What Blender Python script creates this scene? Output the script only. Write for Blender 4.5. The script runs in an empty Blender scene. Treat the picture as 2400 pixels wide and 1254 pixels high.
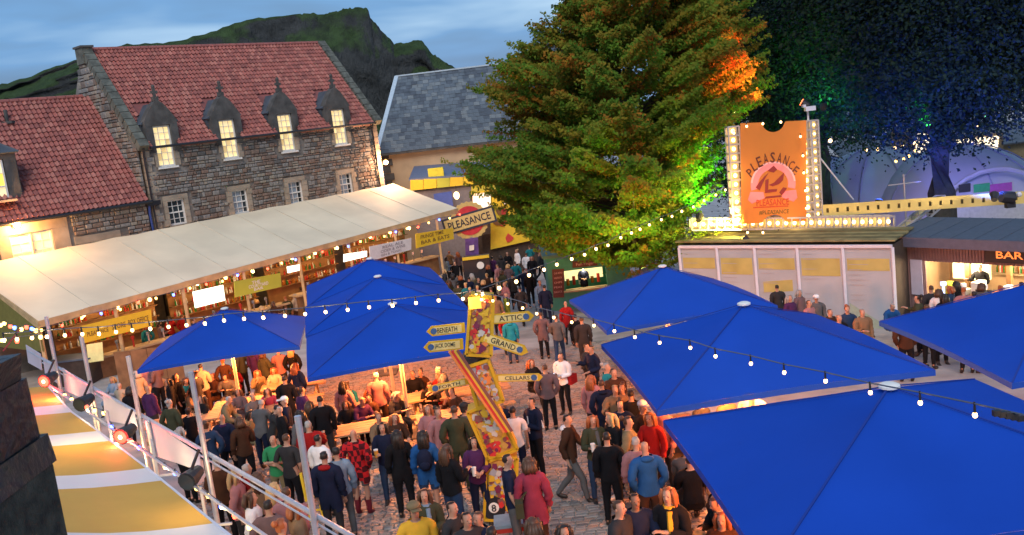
import bpy, math, random
import numpy as np
from math import sin, cos, pi, radians, sqrt, atan2
from mathutils import Vector, Matrix
random.seed(7); rng = np.random.default_rng(7)
sc = bpy.context.scene
col = sc.collection

# ------------------------------------------------------------------ camera, world, sun, exposure
CAMP = Vector((0, 0, 5.5)); PITCH = radians(9.03); ROLL = radians(6.84); FPX = 2200.0
AF = Vector((0, cos(PITCH), -sin(PITCH))); R0 = Vector((1, 0, 0)); U0 = Vector((0, sin(PITCH), cos(PITCH)))
AX = cos(ROLL)*R0 - sin(ROLL)*U0; AY = sin(ROLL)*R0 + cos(ROLL)*U0
cam = bpy.data.objects.new('camera', bpy.data.cameras.new('camera')); col.objects.link(cam)
M = Matrix((AX, AY, -AF)).transposed().to_4x4(); M.translation = CAMP
cam.matrix_world = M
cam.data.sensor_width = 36; cam.data.lens = 36*FPX/2400; cam.data.clip_end = 6000; cam.data.clip_start = 0.05
sc.camera = cam
w = bpy.data.worlds.new('World'); sc.world = w; w.use_nodes = True
nt = w.node_tree; nt.nodes.clear()
N = nt.nodes.new; Lk = nt.links.new
sky = N('ShaderNodeTexSky'); sky.sky_type = 'NISHITA'; sky.sun_disc = False
SUN_EL = radians(9); SUN_AZ = radians(186)      # low in the west, behind the camera
sky.sun_elevation = SUN_EL; sky.sun_rotation = SUN_AZ; sky.air_density = 1.6; sky.dust_density = 1.5; sky.ozone_density = 4
tc = N('ShaderNodeTexCoord'); mp = N('ShaderNodeMapping'); mp.inputs['Scale'].default_value = (1.1, 1.1, 5.0)
mp.inputs['Rotation'].default_value = (0.0, radians(14), 0.0); mp.inputs['Location'].default_value = (0.6, 0.2, 0.9)
Lk(tc.outputs['Generated'], mp.inputs['Vector'])
no = N('ShaderNodeTexNoise'); no.inputs['Scale'].default_value = 2.2; no.inputs['Detail'].default_value = 4; no.inputs['Roughness'].default_value = .45; no.inputs['Distortion'].default_value = .5
Lk(mp.outputs[0], no.inputs['Vector'])
cr = N('ShaderNodeValToRGB')
cr.color_ramp.elements[0].position = .34; cr.color_ramp.elements[0].color = (.075, .128, .222, 1)
cr.color_ramp.elements[1].position = .68; cr.color_ramp.elements[1].color = (.30, .43, .58, 1)
e = cr.color_ramp.elements.new(.50); e.color = (.098, .215, .415, 1)
Lk(no.outputs['Fac'], cr.inputs['Fac'])
sm = N('ShaderNodeVectorMath'); sm.operation = 'SCALE'; sm.inputs['Scale'].default_value = .10
Lk(sky.outputs[0], sm.inputs[0])
mx = N('ShaderNodeMix'); mx.data_type = 'RGBA'; mx.inputs['Factor'].default_value = .86
Lk(sm.outputs[0], mx.inputs['A']); Lk(cr.outputs[0], mx.inputs['B'])
bg = N('ShaderNodeBackground'); bg.inputs['Strength'].default_value = 1.0
out = N('ShaderNodeOutputWorld'); Lk(mx.outputs['Result'], bg.inputs['Color']); Lk(bg.outputs[0], out.inputs['Surface'])
sun = bpy.data.objects.new('sun', bpy.data.lights.new('sun', 'SUN')); col.objects.link(sun)
sun.data.energy = 1.2; sun.data.angle = radians(30); sun.data.color = (1, .90, .80)
sun.rotation_euler = Vector((sin(SUN_AZ), cos(SUN_AZ), math.tan(radians(42)))).to_track_quat('Z', 'Y').to_euler()
sc.view_settings.view_transform = 'Standard'; sc.view_settings.look = 'None'; sc.view_settings.exposure = 0.85
sc.view_settings.gamma = 1; sc.view_settings.use_curve_mapping = False
sc.render.engine = 'CYCLES'; sc.cycles.use_denoising = True
sc.cycles.max_bounces = 5; sc.cycles.diffuse_bounces = 3; sc.cycles.glossy_bounces = 2; sc.cycles.transparent_max_bounces = 6
sc.cycles.sample_clamp_indirect = 3.0; sc.cycles.caustics_reflective = False; sc.cycles.caustics_refractive = False

# ------------------------------------------------------------------ where things stand
def gz(y):                                   # the yard falls away from the camera, then levels out
    return -.09*y if y < 30 else -2.7 - .045*(y-30)
def ray(x, y): return AF*FPX + AX*(x-1200) + AY*(627-y)
def D(x, y, Y):
    d = ray(x, y); return CAMP + d*(Y/d.y)
def Zp(x, y, z):
    d = ray(x, y); return CAMP + d*((z-CAMP.z)/d.z)
def G(x, y, h=0.0):
    d = ray(x, y)
    t = (h-CAMP.z)/(d.z+.09*d.y); P = CAMP+d*t
    if t < 0 or P.y > 30:
        t = (-1.35+h-CAMP.z)/(d.z+.045*d.y); P = CAMP+d*t
    return P
def onplane(x, y, P0, n):
    d = ray(x, y); return CAMP + d*((P0-CAMP).dot(n)/d.dot(n))
def proj(P):
    v = P-CAMP; z = v.dot(AF)
    return (1200+FPX*v.dot(AX)/z, 627-FPX*v.dot(AY)/z, z)

# ------------------------------------------------------------------ materials
MATS = {}
def mat(name, c, rough=.7, metal=0.0, var=.12, scale=6.0, bump=0.0, emit=None, es=1.0, trans=0.0, spec=.4, c2=None, bscale=None, stretch=None):
    if name in MATS: return MATS[name]
    m = bpy.data.materials.new(name); MATS[name] = m; m.use_nodes = True
    n = m.node_tree; b = n.nodes['Principled BSDF']; L = n.links.new
    b.inputs['Roughness'].default_value = rough; b.inputs['Metallic'].default_value = metal
    b.inputs['Specular IOR Level'].default_value = spec
    if var > 0 or c2:
        t = n.nodes.new('ShaderNodeTexCoord'); z = n.nodes.new('ShaderNodeTexNoise'); z.inputs['Scale'].default_value = scale; z.inputs['Detail'].default_value = 4
        if stretch:
            q = n.nodes.new('ShaderNodeMapping'); q.inputs['Scale'].default_value = stretch; L(t.outputs['Object'], q.inputs[0]); L(q.outputs[0], z.inputs['Vector'])
        else: L(t.outputs['Object'], z.inputs['Vector'])
        r = n.nodes.new('ShaderNodeValToRGB'); r.color_ramp.elements[0].position = .3; r.color_ramp.elements[1].position = .7
        ca = c2 if c2 else tuple(v*(1-var) for v in c); cb = c if c2 else tuple(min(1, v*(1+var)) for v in c)
        r.color_ramp.elements[0].color = (*ca, 1); r.color_ramp.elements[1].color = (*cb, 1)
        L(z.outputs['Fac'], r.inputs[0]); L(r.outputs[0], b.inputs['Base Color'])
        if bump > 0:
            z2 = n.nodes.new('ShaderNodeTexNoise'); z2.inputs['Scale'].default_value = bscale or scale*5; z2.inputs['Detail'].default_value = 3; L(t.outputs['Object'], z2.inputs['Vector'])
            bp = n.nodes.new('ShaderNodeBump'); bp.inputs['Strength'].default_value = bump; bp.inputs['Distance'].default_value = .03; L(z2.outputs['Fac'], bp.inputs['Height']); L(bp.outputs[0], b.inputs['Normal'])
    else: b.inputs['Base Color'].default_value = (*c, 1)
    if emit:
        b.inputs['Emission Color'].default_value = (*emit, 1); b.inputs['Emission Strength'].default_value = es
    if trans > 0:
        tr = n.nodes.new('ShaderNodeBsdfTranslucent'); tr.inputs['Color'].default_value = (*c, 1)
        mm = n.nodes.new('ShaderNodeMixShader'); mm.inputs[0].default_value = trans
        o = n.nodes['Material Output']; L(b.outputs[0], mm.inputs[1]); L(tr.outputs[0], mm.inputs[2]); L(mm.outputs[0], o.inputs['Surface'])
        if var > 0 or c2: L(r.outputs[0], tr.inputs['Color'])
    return m

# ------------------------------------------------------------------ mesh builder
class MB:
    def __init__(s): s.v = []; s.f = []; s.m = []
    def add(s, vs, fs, mi=0):
        o = len(s.v); s.v.extend([tuple(p) for p in vs]); s.f.extend([tuple(i+o for i in f) for f in fs]); s.m.extend([mi]*len(fs)); return s
    def hexa(s, p, mi=0):                     # 4 bottom, 4 top
        return s.add(p, [(3,2,1,0),(4,5,6,7),(0,1,5,4),(1,2,6,5),(2,3,7,6),(3,0,4,7)], mi)
    def box(s, c, d, rot=None, mi=0):
        c = Vector(c); x, y, z = d[0]/2, d[1]/2, d[2]/2
        p = [Vector(q) for q in ((-x,-y,-z),(x,-y,-z),(x,y,-z),(-x,y,-z),(-x,-y,z),(x,-y,z),(x,y,z),(-x,y,z))]
        if rot is not None: p = [rot @ q for q in p]
        return s.hexa([q+c for q in p], mi)
    def bar(s, a, b, wd, ht=None, up=Vector((0,0,1)), mi=0):
        a = Vector(a); b = Vector(b); d = (b-a)
        if d.length < 1e-6: return s
        d = d.normalized(); ht = ht or wd
        x = d.cross(up)
        if x.length < 1e-3: x = d.cross(Vector((0,1,0)))
        x.normalize(); y = x.cross(d).normalized()
        x = x*wd/2; y = y*ht/2
        return s.hexa([a-x-y, a+x-y, b+x-y, b-x-y, a-x+y, a+x+y, b+x+y, b-x+y], mi)
    def tube(s, path, r, n=8, mi=0, cap=True):
        path = [Vector(p) for p in path]; rr = r if isinstance(r, (list, tuple)) else [r]*len(path)
        vs = []; prev = None
        for i, p in enumerate(path):
            d = (path[min(i+1, len(path)-1)]-path[max(i-1, 0)]).normalized()
            x = d.cross(Vector((0,0,1)) if prev is None else prev)
            if x.length < 1e-3: x = d.cross(Vector((1,0,0)))
            x.normalize(); y = d.cross(x).normalized(); prev = Vector((0,0,1)) if prev is None else prev
            for k in range(n): vs.append(p + rr[i]*(cos(2*pi*k/n)*x + sin(2*pi*k/n)*y))
        fs = []
        for i in range(len(path)-1):
            for k in range(n): fs.append((i*n+k, i*n+(k+1) % n, (i+1)*n+(k+1) % n, (i+1)*n+k))
        if cap: fs.append(tuple(range(n))[::-1]); fs.append(tuple((len(path)-1)*n+k for k in range(n)))
        return s.add(vs, fs, mi)
    def ball(s, c, r, n=8, k=5, mi=0, sc3=(1,1,1)):
        c = Vector(c); vs = [c+Vector((0,0,r*sc3[2]))]
        for i in range(1, k):
            t = pi*i/k
            for j in range(n): vs.append(c+Vector((r*sc3[0]*sin(t)*cos(2*pi*j/n), r*sc3[1]*sin(t)*sin(2*pi*j/n), r*sc3[2]*cos(t))))
        vs.append(c-Vector((0,0,r*sc3[2]))); fs = [(0, 1+j, 1+(j+1) % n) for j in range(n)]
        for i in range(k-2):
            for j in range(n): fs.append((1+i*n+j, 1+(i+1)*n+j, 1+(i+1)*n+(j+1) % n, 1+i*n+(j+1) % n))
        l = len(vs)-1; fs += [(l, 1+(k-2)*n+(j+1) % n, 1+(k-2)*n+j) for j in range(n)]
        return s.add(vs, fs, mi)
    def slab(s, pts, th, n=None, mi=0):       # polygon given thickness against its normal
        pts = [Vector(p) for p in pts]
        if n is None:
            n = (pts[1]-pts[0]).cross(pts[2]-pts[0]).normalized()
        q = [p-n*th for p in pts]; k = len(pts)
        fs = [tuple(range(k)), tuple(range(2*k-1, k-1, -1))]+[(i, i+k, (i+1) % k+k, (i+1) % k) for i in range(k)]
        return s.add(pts+q, fs, mi)
    def build(s, name, ms, parent=None, smooth=False):
        me = bpy.data.meshes.new(name); me.from_pydata(s.v, [], s.f)
        if not isinstance(ms, (list, tuple)): ms = [ms]
        for m in ms: me.materials.append(m)
        if len(ms) > 1: me.polygons.foreach_set('material_index', s.m)
        if smooth: me.polygons.foreach_set('use_smooth', [True]*len(s.f))
        me.update()
        return link(name, me, parent)
def link(name, me, parent=None):
    o = bpy.data.objects.new(name, me); col.objects.link(o)
    if parent is not None:
        o.parent = parent
        if parent.type == 'EMPTY': o.matrix_parent_inverse = Matrix.Translation(-parent.location)
    return o
def tag(o, label=None, cat=None, group=None, kind=None):
    if label: o['label'] = label
    if cat: o['category'] = cat
    if group: o['group'] = group
    if kind: o['kind'] = kind
    return o
def thing(name, label, cat, loc=(0,0,0), group=None):
    o = bpy.data.objects.new(name, None); col.objects.link(o); o.location = loc
    return tag(o, label, cat, group)
def struct(o): o['kind'] = 'structure'; return o
def lamp(kind, loc, energy, color, size=.1, target=None, spot=60, parent=None, blend=.5):
    d = bpy.data.lights.new('lamp_light', kind); d.energy = energy; d.color = color
    if kind == 'AREA': d.size = size
    else: d.shadow_soft_size = size
    if kind == 'SPOT': d.spot_size = radians(spot); d.spot_blend = blend
    o = bpy.data.objects.new('lamp_light', d); col.objects.link(o); o.location = loc
    if target is not None: o.rotation_euler = (Vector(loc)-Vector(target)).to_track_quat('Z', 'Y').to_euler()
    return o

UNIT = {}
def unit_piece(kind):
    if kind in UNIT: return UNIT[kind]
    b = MB(); r = random.Random(len(UNIT)+3)
    if kind.startswith('stone'):              # x along, z up, faces -y, front at y=-.5
        j = lambda: r.uniform(-.06, .06)
        bk = [(-.5,.5,-.5),(.5,.5,-.5),(.5,.5,.5),(-.5,.5,.5)]
        fr = [(-.42+j(),-.5,-.38+j()),(.42+j(),-.5,-.38+j()),(.42+j(),-.5,.38+j()),(-.42+j(),-.5,.38+j())]
        md = [(-.5,-.2,-.5),(.5,-.2,-.5),(.5,-.2,.5),(-.5,-.2,.5)]
        b.add(fr+md+bk, [(3,2,1,0)[::-1]]+[(i,(i+1)%4,(i+1)%4+4,i+4)[::-1] for i in range(4)]+[(i+4,(i+1)%4+4,(i+1)%4+8,i+8)[::-1] for i in range(4)])
    elif kind.startswith('sett'):             # flat stone, up is +z
        j = lambda: r.uniform(-.05, .05)
        tp = [(-.42+j(),-.40+j(),.5),(.42+j(),-.40+j(),.5),(.42+j(),.40+j(),.5),(-.42+j(),.40+j(),.5)]
        bt = [(-.5,-.5,-.5),(.5,-.5,-.5),(.5,.5,-.5),(-.5,.5,-.5)]; md = [(x, y, .1) for x, y, z in bt]
        b.add(tp+md+bt, [(0,1,2,3)]+[(i,i+4,(i+1)%4+4,(i+1)%4) for i in range(4)]+[(i+4,i+8,(i+1)%4+8,(i+1)%4+4) for i in range(4)])
    elif kind == 'pantile':                   # x across, y up the slope, z out of it
        xs = [-.5,-.3,-.12,.06,.24,.4,.52]; zs = [.2,-.3,-.5,-.3,.2,.5,.35]
        vs = [(x,-.5,z+.45) for x, z in zip(xs, zs)]+[(x,.55,z-.2) for x, z in zip(xs, zs)]+[(x,-.5,z-.05) for x, z in zip(xs, zs)]
        b.add(vs, [(i,i+1,i+8,i+7) for i in range(6)]+[(i+14,i+15,i+1,i) for i in range(6)])
    elif kind == 'slate':
        b.add([(-.49,-.5,.5),(.49,-.5,.5),(.49,.6,-.1),(-.49,.6,-.1),(-.49,-.5,0),(.49,-.5,0)], [(0,1,2,3),(4,5,1,0),(0,3,4),(1,5,2)])
    else:                                     # plank
        b.box((0,0,0), (1,1,1))
    me = bpy.data.meshes.new(kind); me.from_pydata(b.v, [], b.f); me.materials.append(None); me.update(); UNIT[kind] = (me, b.v, b.f); return UNIT[kind]
def pieces(parent, name, items, ms, limit=300, rest=None):
    """items: (matrix, size, material index, unit kind). the ones that show largest are parts, the rest one joined part"""
    def big(it):
        P = it[0].translation; u = proj(P)
        if u[2] < .1: return 0
        inside = -20 < u[0] < 2420 and -20 < u[1] < 1274
        return (it[1][0]*it[1][1]*it[1][2])**(1/3.)/u[2] if inside else .0001/max(u[2], 1)
    items = sorted(items, key=big, reverse=True)
    for (Mx, s, mi, kd) in items[:limit]:
        o = bpy.data.objects.new(name, unit_piece(kd)[0]); col.objects.link(o); o.parent = parent
        W = Mx @ Matrix.Diagonal((s[0], s[1], s[2], 1))
        if parent.type == 'EMPTY': W = Matrix.Translation(-parent.location) @ W
        o.matrix_basis = W
        o.material_slots[0].link = 'OBJECT'; o.material_slots[0].material = ms[mi]
    if len(items) > limit:
        b = MB()
        for (Mx, s, mi, kd) in items[limit:]:
            W = Mx @ Matrix.Diagonal((s[0], s[1], s[2], 1)); _, v, f = unit_piece(kd)
            b.add([W @ Vector(q) for q in v], f, mi)
        o = b.build(rest or name+'_field', ms, parent); o['kind'] = 'stuff'
_TX = {}
def text_geo(ch, spacing=1.0):
    if ch in _TX: return _TX[ch]
    cu = bpy.data.curves.new('t', 'FONT'); cu.body = ch; cu.align_x = 'CENTER'; cu.align_y = 'CENTER'; cu.size = 1; cu.resolution_u = 2; cu.offset = .012
    o = bpy.data.objects.new('t', cu); col.objects.link(o)
    me = bpy.data.meshes.new_from_object(o.evaluated_get(bpy.context.evaluated_depsgraph_get()))
    r = ([tuple(v.co) for v in me.vertices], [tuple(p.vertices) for p in me.polygons])
    bpy.data.objects.remove(o); bpy.data.meshes.remove(me); _TX[ch] = r; return r
def lettering(s, O, ux, uz, height, width=None, parent=None, m=None, name='lettering', off=.012):
    """text centred at O, running along ux, up uz, stretched to the width"""
    v, f = text_geo(s); xs = [p[0] for p in v]; ys = [p[1] for p in v]
    sy = height/(max(ys)-min(ys)); sx = (width/(max(xs)-min(xs))) if width else sy
    cx = (max(xs)+min(xs))/2; cy = (max(ys)+min(ys))/2
    n = ux.cross(uz).normalized(); b = MB()
    b.add([O+ux*((p[0]-cx)*sx)+uz*((p[1]-cy)*sy)+n*off for p in v], f)
    return b.build(name, m or MATS['ink'], parent)
mat('ink', (.02,.02,.022), .6, var=0)
# ------------------------------------------------------------------ ground, hill
asph = mat('courtyard_stone', (.33,.315,.31), .75, var=.3, scale=.9, bump=.35, bscale=9)
b = MB(); xs = [-900,-200,-60,-30,-15,0,15,30,60,200,900]; ys = [-30,-10,0,10,20,30,45,60,80,120,300,800,2500]
zz = lambda y: gz(max(y, 0)) if y < 120 else gz(120)-.01*(y-120)
for y in ys:
    for x in xs: b.v.append((x, y, zz(y)))
n = len(xs)
for j in range(len(ys)-1):
    for i in range(n-1): b.f.append((j*n+i, j*n+i+1, (j+1)*n+i+1, (j+1)*n+i)); b.m.append(0)
ground = struct(b.build('ground', asph)); ground['label'] = 'grey sett paved courtyard ground sloping away'
# setts: rows across the view in the open part of the yard
setm = [mat('sett_grey', (.22,.21,.205), .55, var=.25, scale=14), mat('sett_brown', (.24,.185,.155), .6, var=.25, scale=14),
        mat('sett_dark', (.12,.12,.125), .5, var=.25, scale=14), mat('sett_pink', (.27,.215,.19), .6, var=.25, scale=14)]
it = []; r = random.Random(5); y = 11.2; row = 0
while y < 33:
    x = -7.6 + (row % 2)*.11; yw = .125
    while x < 4.6:
        wd = r.uniform(.17, .26); px, py, pz = proj(Vector((x, y, gz(y))))
        if 420 < px < 1640:
            yy = y+yw/2; sl = math.atan(-.09 if yy < 30 else -.045)
            Mx = Matrix.Translation((x+wd/2, yy, gz(yy)+.012+r.uniform(-.006, .008))) @ Matrix.Rotation(sl+r.uniform(-.03,.03), 4, 'X') @ Matrix.Rotation(r.uniform(-.03,.03), 4, 'Y')
            it.append((Mx, (wd-.016, yw-.012, .05), r.choice([0,0,1,1,2,3]), 'sett%d' % r.randint(0,3)))
        x += wd
    y += yw; row += 1
pieces(ground, 'sett', it, setm, 300)
tag(bpy.data.objects['sett_field'], kind='stuff')

prof = [(-500,330),(-200,262),(0,200),(70,180),(150,150),(210,128),(290,105),(400,100),(480,80),(570,48),(640,38),(730,31),(757,34),(800,22),(845,17),(862,18),(868,40),(900,78),(925,102),(955,100),(975,94),(990,96),(1012,125),(1060,155),(1100,185),(1200,225),(1300,262),(1450,300),(1700,330),(2200,300),(2700,300)]
px_ = [p[0] for p in prof]; py_ = [p[1] for p in prof]
cols = np.concatenate([np.arange(-500,700,14), np.arange(700,1120,4), np.arange(1120,2700,30)]); NR = 34
b = MB(); hr = np.random.default_rng(3)
def fbm(x, y):
    s = 0
    for k, (fx, a) in enumerate(((1,1),(2.1,.5),(4.3,.28),(9,.15))):
        s += a*math.sin(x*fx+1.7*k+2*math.sin(y*fx*.8+k))*math.cos(y*fx*1.1+.9*k+1.3*math.sin(x*fx*.7))
    return s
for ci, cx in enumerate(cols):
    cy = float(np.interp(cx, px_, py_)) + hr.normal(0, 1.2)
    P = D(cx, cy, 700)
    cliff = float(np.interp(cx, [-500,300,560,700,860,900,960,1010,1060,2700], [.1,.15,.45,.55,.62,.45,.35,.4,.1,.05]))
    for j in range(NR):
        t = j/(NR-1); H = P.z+45
        if t < .4: fz = cliff*(t/.4)**1.25; yy = P.y-26*(t/.4)**.8
        else: fz = cliff+(1-cliff)*((t-.4)/.6)**.82; yy = P.y-26-330*((t-.4)/.6)
        q = fbm(P.x*.03, t*7+P.x*.004)
        amp = (9 if t < .4 else 6)*min(1, t*8)*(1 if j else 0)
        b.v.append((P.x*(yy/P.y) + 0*q, yy+q*amp, P.z-H*fz+(q*2.2 if 0 < t < .98 else 0)))
for i in range(len(cols)-1):
    for j in range(NR-1): b.f.append((i*NR+j, i*NR+j+1, (i+1)*NR+j+1, (i+1)*NR+j)); b.m.append(0)
hm = bpy.data.materials.new('hillside'); hm.use_nodes = True; n_ = hm.node_tree; L = n_.links.new; bs = n_.nodes['Principled BSDF']; bs.inputs['Roughness'].default_value = .95; bs.inputs['Specular IOR Level'].default_value = .1
geo = n_.nodes.new('ShaderNodeNewGeometry'); sp = n_.nodes.new('ShaderNodeSeparateXYZ'); L(geo.outputs['Normal'], sp.inputs[0])
t1 = n_.nodes.new('ShaderNodeTexNoise'); t1.inputs['Scale'].default_value = .03; t1.inputs['Detail'].default_value = 8; t1.inputs['Roughness'].default_value = .7
L(geo.outputs['Position'], t1.inputs['Vector'])
ad = n_.nodes.new('ShaderNodeMath'); ad.operation = 'MULTIPLY_ADD'; ad.inputs[1].default_value = 1.1; L(t1.outputs[0], ad.inputs[0]); L(sp.outputs['Z'], ad.inputs[2])
rp = n_.nodes.new('ShaderNodeValToRGB'); E = rp.color_ramp.elements; E[0].position = .75; E[0].color = (.062,.068,.070,1); E[1].position = 1.25; E[1].color = (.060,.100,.042,1)
E[1].position = .92; q = E.new(.80); q.color = (.054,.070,.050,1)
dv = n_.nodes.new('ShaderNodeMath'); dv.operation = 'MULTIPLY'; dv.inputs[1].default_value = .80; L(ad.outputs[0], dv.inputs[0]); L(dv.outputs[0], rp.inputs[0])
t2 = n_.nodes.new('ShaderNodeTexNoise'); t2.inputs['Scale'].default_value = .12; t2.inputs['Detail'].default_value = 6; L(geo.outputs['Position'], t2.inputs['Vector'])
mr = n_.nodes.new('ShaderNodeMapRange'); mr.inputs[1].default_value = .3; mr.inputs[2].default_value = .7; mr.inputs[3].default_value = .65; mr.inputs[4].default_value = 1.2; L(t2.outputs[0], mr.inputs[0])
mu = n_.nodes.new('ShaderNodeVectorMath'); mu.operation = 'SCALE'; L(rp.outputs[0], mu.inputs[0]); L(mr.outputs[0], mu.inputs['Scale']); L(mu.outputs[0], bs.inputs['Base Color'])
mpv = n_.nodes.new('ShaderNodeMapping'); mpv.inputs['Scale'].default_value = (.10,.10,.028); L(geo.outputs['Position'], mpv.inputs[0]); t3 = n_.nodes.new('ShaderNodeTexNoise'); t3.inputs['Scale'].default_value = 1; t3.inputs['Detail'].default_value = 7; t3.inputs['Roughness'].default_value = .65; L(mpv.outputs[0], t3.inputs['Vector'])
bpn = n_.nodes.new('ShaderNodeBump'); bpn.inputs['Strength'].default_value = 1; bpn.inputs['Distance'].default_value = 14; L(t3.outputs[0], bpn.inputs['Height']); L(bpn.outputs[0], bs.inputs['Normal'])
hill = struct(b.build('hill', hm, smooth=True)); hill['label'] = 'dark green hill with a rocky crag on its ridge'
# scrub on the green slope and along the skyline
sb = MB(); r = random.Random(11)
for k in range(420):
    cx = r.uniform(560, 1110); cy = float(np.interp(cx, px_, py_))
    if r.random() < .5: cx = r.gauss(930, 60); cy = float(np.interp(cx, px_, py_)); yy = r.uniform(560, 672); dy = 0
    else: yy = r.uniform(500, 672); dy = 0
    ci = int(np.argmin(abs(cols-cx))); j = min(range(NR), key=lambda j: abs(b.v[ci*NR+j][1]-yy)); P = b.v[ci*NR+j]
    s_ = r.uniform(1.2, 3.2)
    sb.ball((P[0], P[1], P[2]+s_*.2), s_, 6, 4, 0, (1.4, 1, .8))
o = sb.build('hillside_scrub', mat('scrub', (.022,.035,.015), .95, var=.5, scale=.4)); tag(o, 'dark gorse scrub scattered over the green hillside', 'scrub', kind='stuff')

# ------------------------------------------------------------------ stone house (facade frame: u along it, w into it)
A0 = D(378, 340, 47.6); A0.z = 0
FA = Vector((.69, .724, 0)).normalized(); FB = Vector((-FA.y, FA.x, 0))
def F(u, z, w_=0.0): return A0+FA*u+FB*w_+Vector((0,0,z))
def UV(x, y, w_=0.0):
    P = onplane(x, y, A0+FB*w_, FB); return ((P-A0).dot(FA), P.z)
FR = Matrix((FA, FB, Vector((0,0,1)))).transposed().to_4x4()
def FM(u, z, w_=0.0): m_ = FR.copy(); m_.translation = F(u, z, w_); return m_
GROUND_H = -3.7
rubble = [mat('rubble_grey', (.23,.215,.20), .9, var=.3, scale=3), mat('rubble_red', (.21,.145,.115), .9, var=.3, scale=3), mat('rubble_tan', (.28,.245,.20), .9, var=.25, scale=3),
          mat('rubble_dark', (.12,.115,.11), .9, var=.3, scale=3), mat('rubble_brown', (.18,.135,.11), .9, var=.3, scale=3)]
mortar = mat('mortar', (.20,.18,.16), .95, var=.3, scale=2, bump=.5)
dressed = mat('dressed_stone', (.33,.27,.205), .85, var=.22, scale=1.6, bump=.25)
darkst = mat('weathered_stone', (.085,.082,.078), .9, var=.35, scale=2.5, bump=.3)
mossy = mat('mossy_coping', (.12,.125,.105), .95, var=.4, scale=3, bump=.4)
tilem = [mat('pantile_red', (.33,.105,.085), .6, var=.2, scale=2), mat('pantile_deep', (.25,.082,.07), .6, var=.2, scale=2), mat('pantile_pale', (.38,.145,.115), .6, var=.2, scale=2)]
slatem = [mat('slate_blue', (.10,.125,.15), .55, var=.25, scale=2), mat('slate_dark', (.07,.085,.105), .5, var=.25, scale=2), mat('slate_pale', (.15,.175,.19), .6, var=.25, scale=2)]
white = mat('white_paint', (.75,.74,.70), .5, var=.05)
iron = mat('black_iron', (.02,.02,.025), .4, var=.1); bluep = mat('blue_pipe', (.02,.05,.22), .4, var=.1)
glow = mat('lit_window_glass', (.8,.7,.4), .4, var=.0, emit=(1,.72,.30), es=.46)
glow2 = mat('lit_curtain', (.8,.7,.5), .8, var=.0, emit=(1,.76,.36), es=.40)
glow3 = mat('dim_lit_glass', (.6,.5,.3), .4, var=0, emit=(1,.66,.24), es=.28)
darkgl = mat('dark_glass', (.02,.03,.035), .08, var=0, spec=.8); coolgl = mat('sky_glass', (.30,.36,.42), .15, var=.1, spec=.8)
def rubble_wall(parent, u0, u1, z0, z1, holes, w_=0.0, clip=None, frame=None, seed=1, lim=300, sz=1.0):
    r = random.Random(seed); it = []; z = z0; fr = frame or (lambda u, z_, ww: FM(u, z_, ww))
    while z < z1-.05:
        h = min(r.uniform(.13, .36)*sz, z1-z); u = u0-r.uniform(0,.3)
        while u < u1-.04:
            wd = min(r.uniform(.16, .66)*sz, u1-u)
            if not any(u+wd > a and u < c and z+h > b_ and z < d for a, b_, c, d in holes) and (clip is None or clip(u+wd/2, z+h/2)):
                hh = h
                if r.random() < .3 and h > .24:
                    for q in (0, 1):
                        it.append((fr(u+wd/2, z+h*(.25+.5*q), w_-.02-r.uniform(0,.03)), (wd-.03, .12, h/2-.03), r.choice([0,0,1,2,3,4,4]), 'stone%d' % r.randint(0,4)))
                else: it.append((fr(u+wd/2, z+h/2, w_-.02-r.uniform(0,.04)), (wd-.03, .12, hh-.03), r.choice([0,0,0,1,2,3,4,4]), 'stone%d' % r.randint(0,4)))
            u += wd
        z += h
    pieces(parent, 'stone', it, rubble, lim, 'stones')
def sash(parent, u0, u1, z0, z1, gl, nx=3, nz=4, cur=None, w_=.12):
    """a sash window: frame part with bars, pane sub-parts"""
    fr = MB(); t = .07; du = u1-u0; dz = z1-z0
    B = lambda ua, ub, za, zb, wa, wb, mb: mb.hexa([F(ua,za,wa),F(ub,za,wa),F(ub,za,wb),F(ua,za,wb),F(ua,zb,wa),F(ub,zb,wa),F(ub,zb,wb),F(ua,zb,wb)])
    B(u0,u0+t,z0,z1,w_-.05,w_+.05,fr); B(u1-t,u1,z0,z1,w_-.05,w_+.05,fr); B(u0+t,u1-t,z0,z0+t*1.2,w_-.05,w_+.05,fr); B(u0+t,u1-t,z1-t,z1,w_-.05,w_+.05,fr)
    for i in range(1, nx): uu = u0+du*i/nx; B(uu-.014,uu+.014,z0+t*1.2,z1-t,w_-.02,w_+.02,fr)
    for j in range(1, nz): z_ = z0+dz*j/nz; hh = .035 if j == nz//2 else .014; B(u0+t,u1-t,z_-hh,z_+hh,w_-.03,w_+.03,fr)
    fo = fr.build('window', white, parent)
    for i in range(nx):
        for j in range(nz):
            p = MB(); e_ = .001
            a_, c_ = u0+t*.6+(du-t*1.2)*i/nx, u0+t*.6+(du-t*1.2)*(i+1)/nx; d_, f_ = z0+t*.6+(dz-t*1.2)*j/nz, z0+t*.6+(dz-t*1.2)*(j+1)/nz
            p.slab([F(a_+e_,d_+e_,w_+.034), F(c_-e_,d_+e_,w_+.034), F(c_-e_,f_-e_,w_+.034), F(a_+e_,f_-e_,w_+.034)], .008)
            p.build('pane', gl[(i*7+j*3) % len(gl)], fo)
    s_ = MB(); B(u0-.08,u1+.08,z0-.1,z0-.003,-.12,w_+.1,s_); s_.build('window_sill', white if cur else dressed, fo)
    return fo
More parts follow.
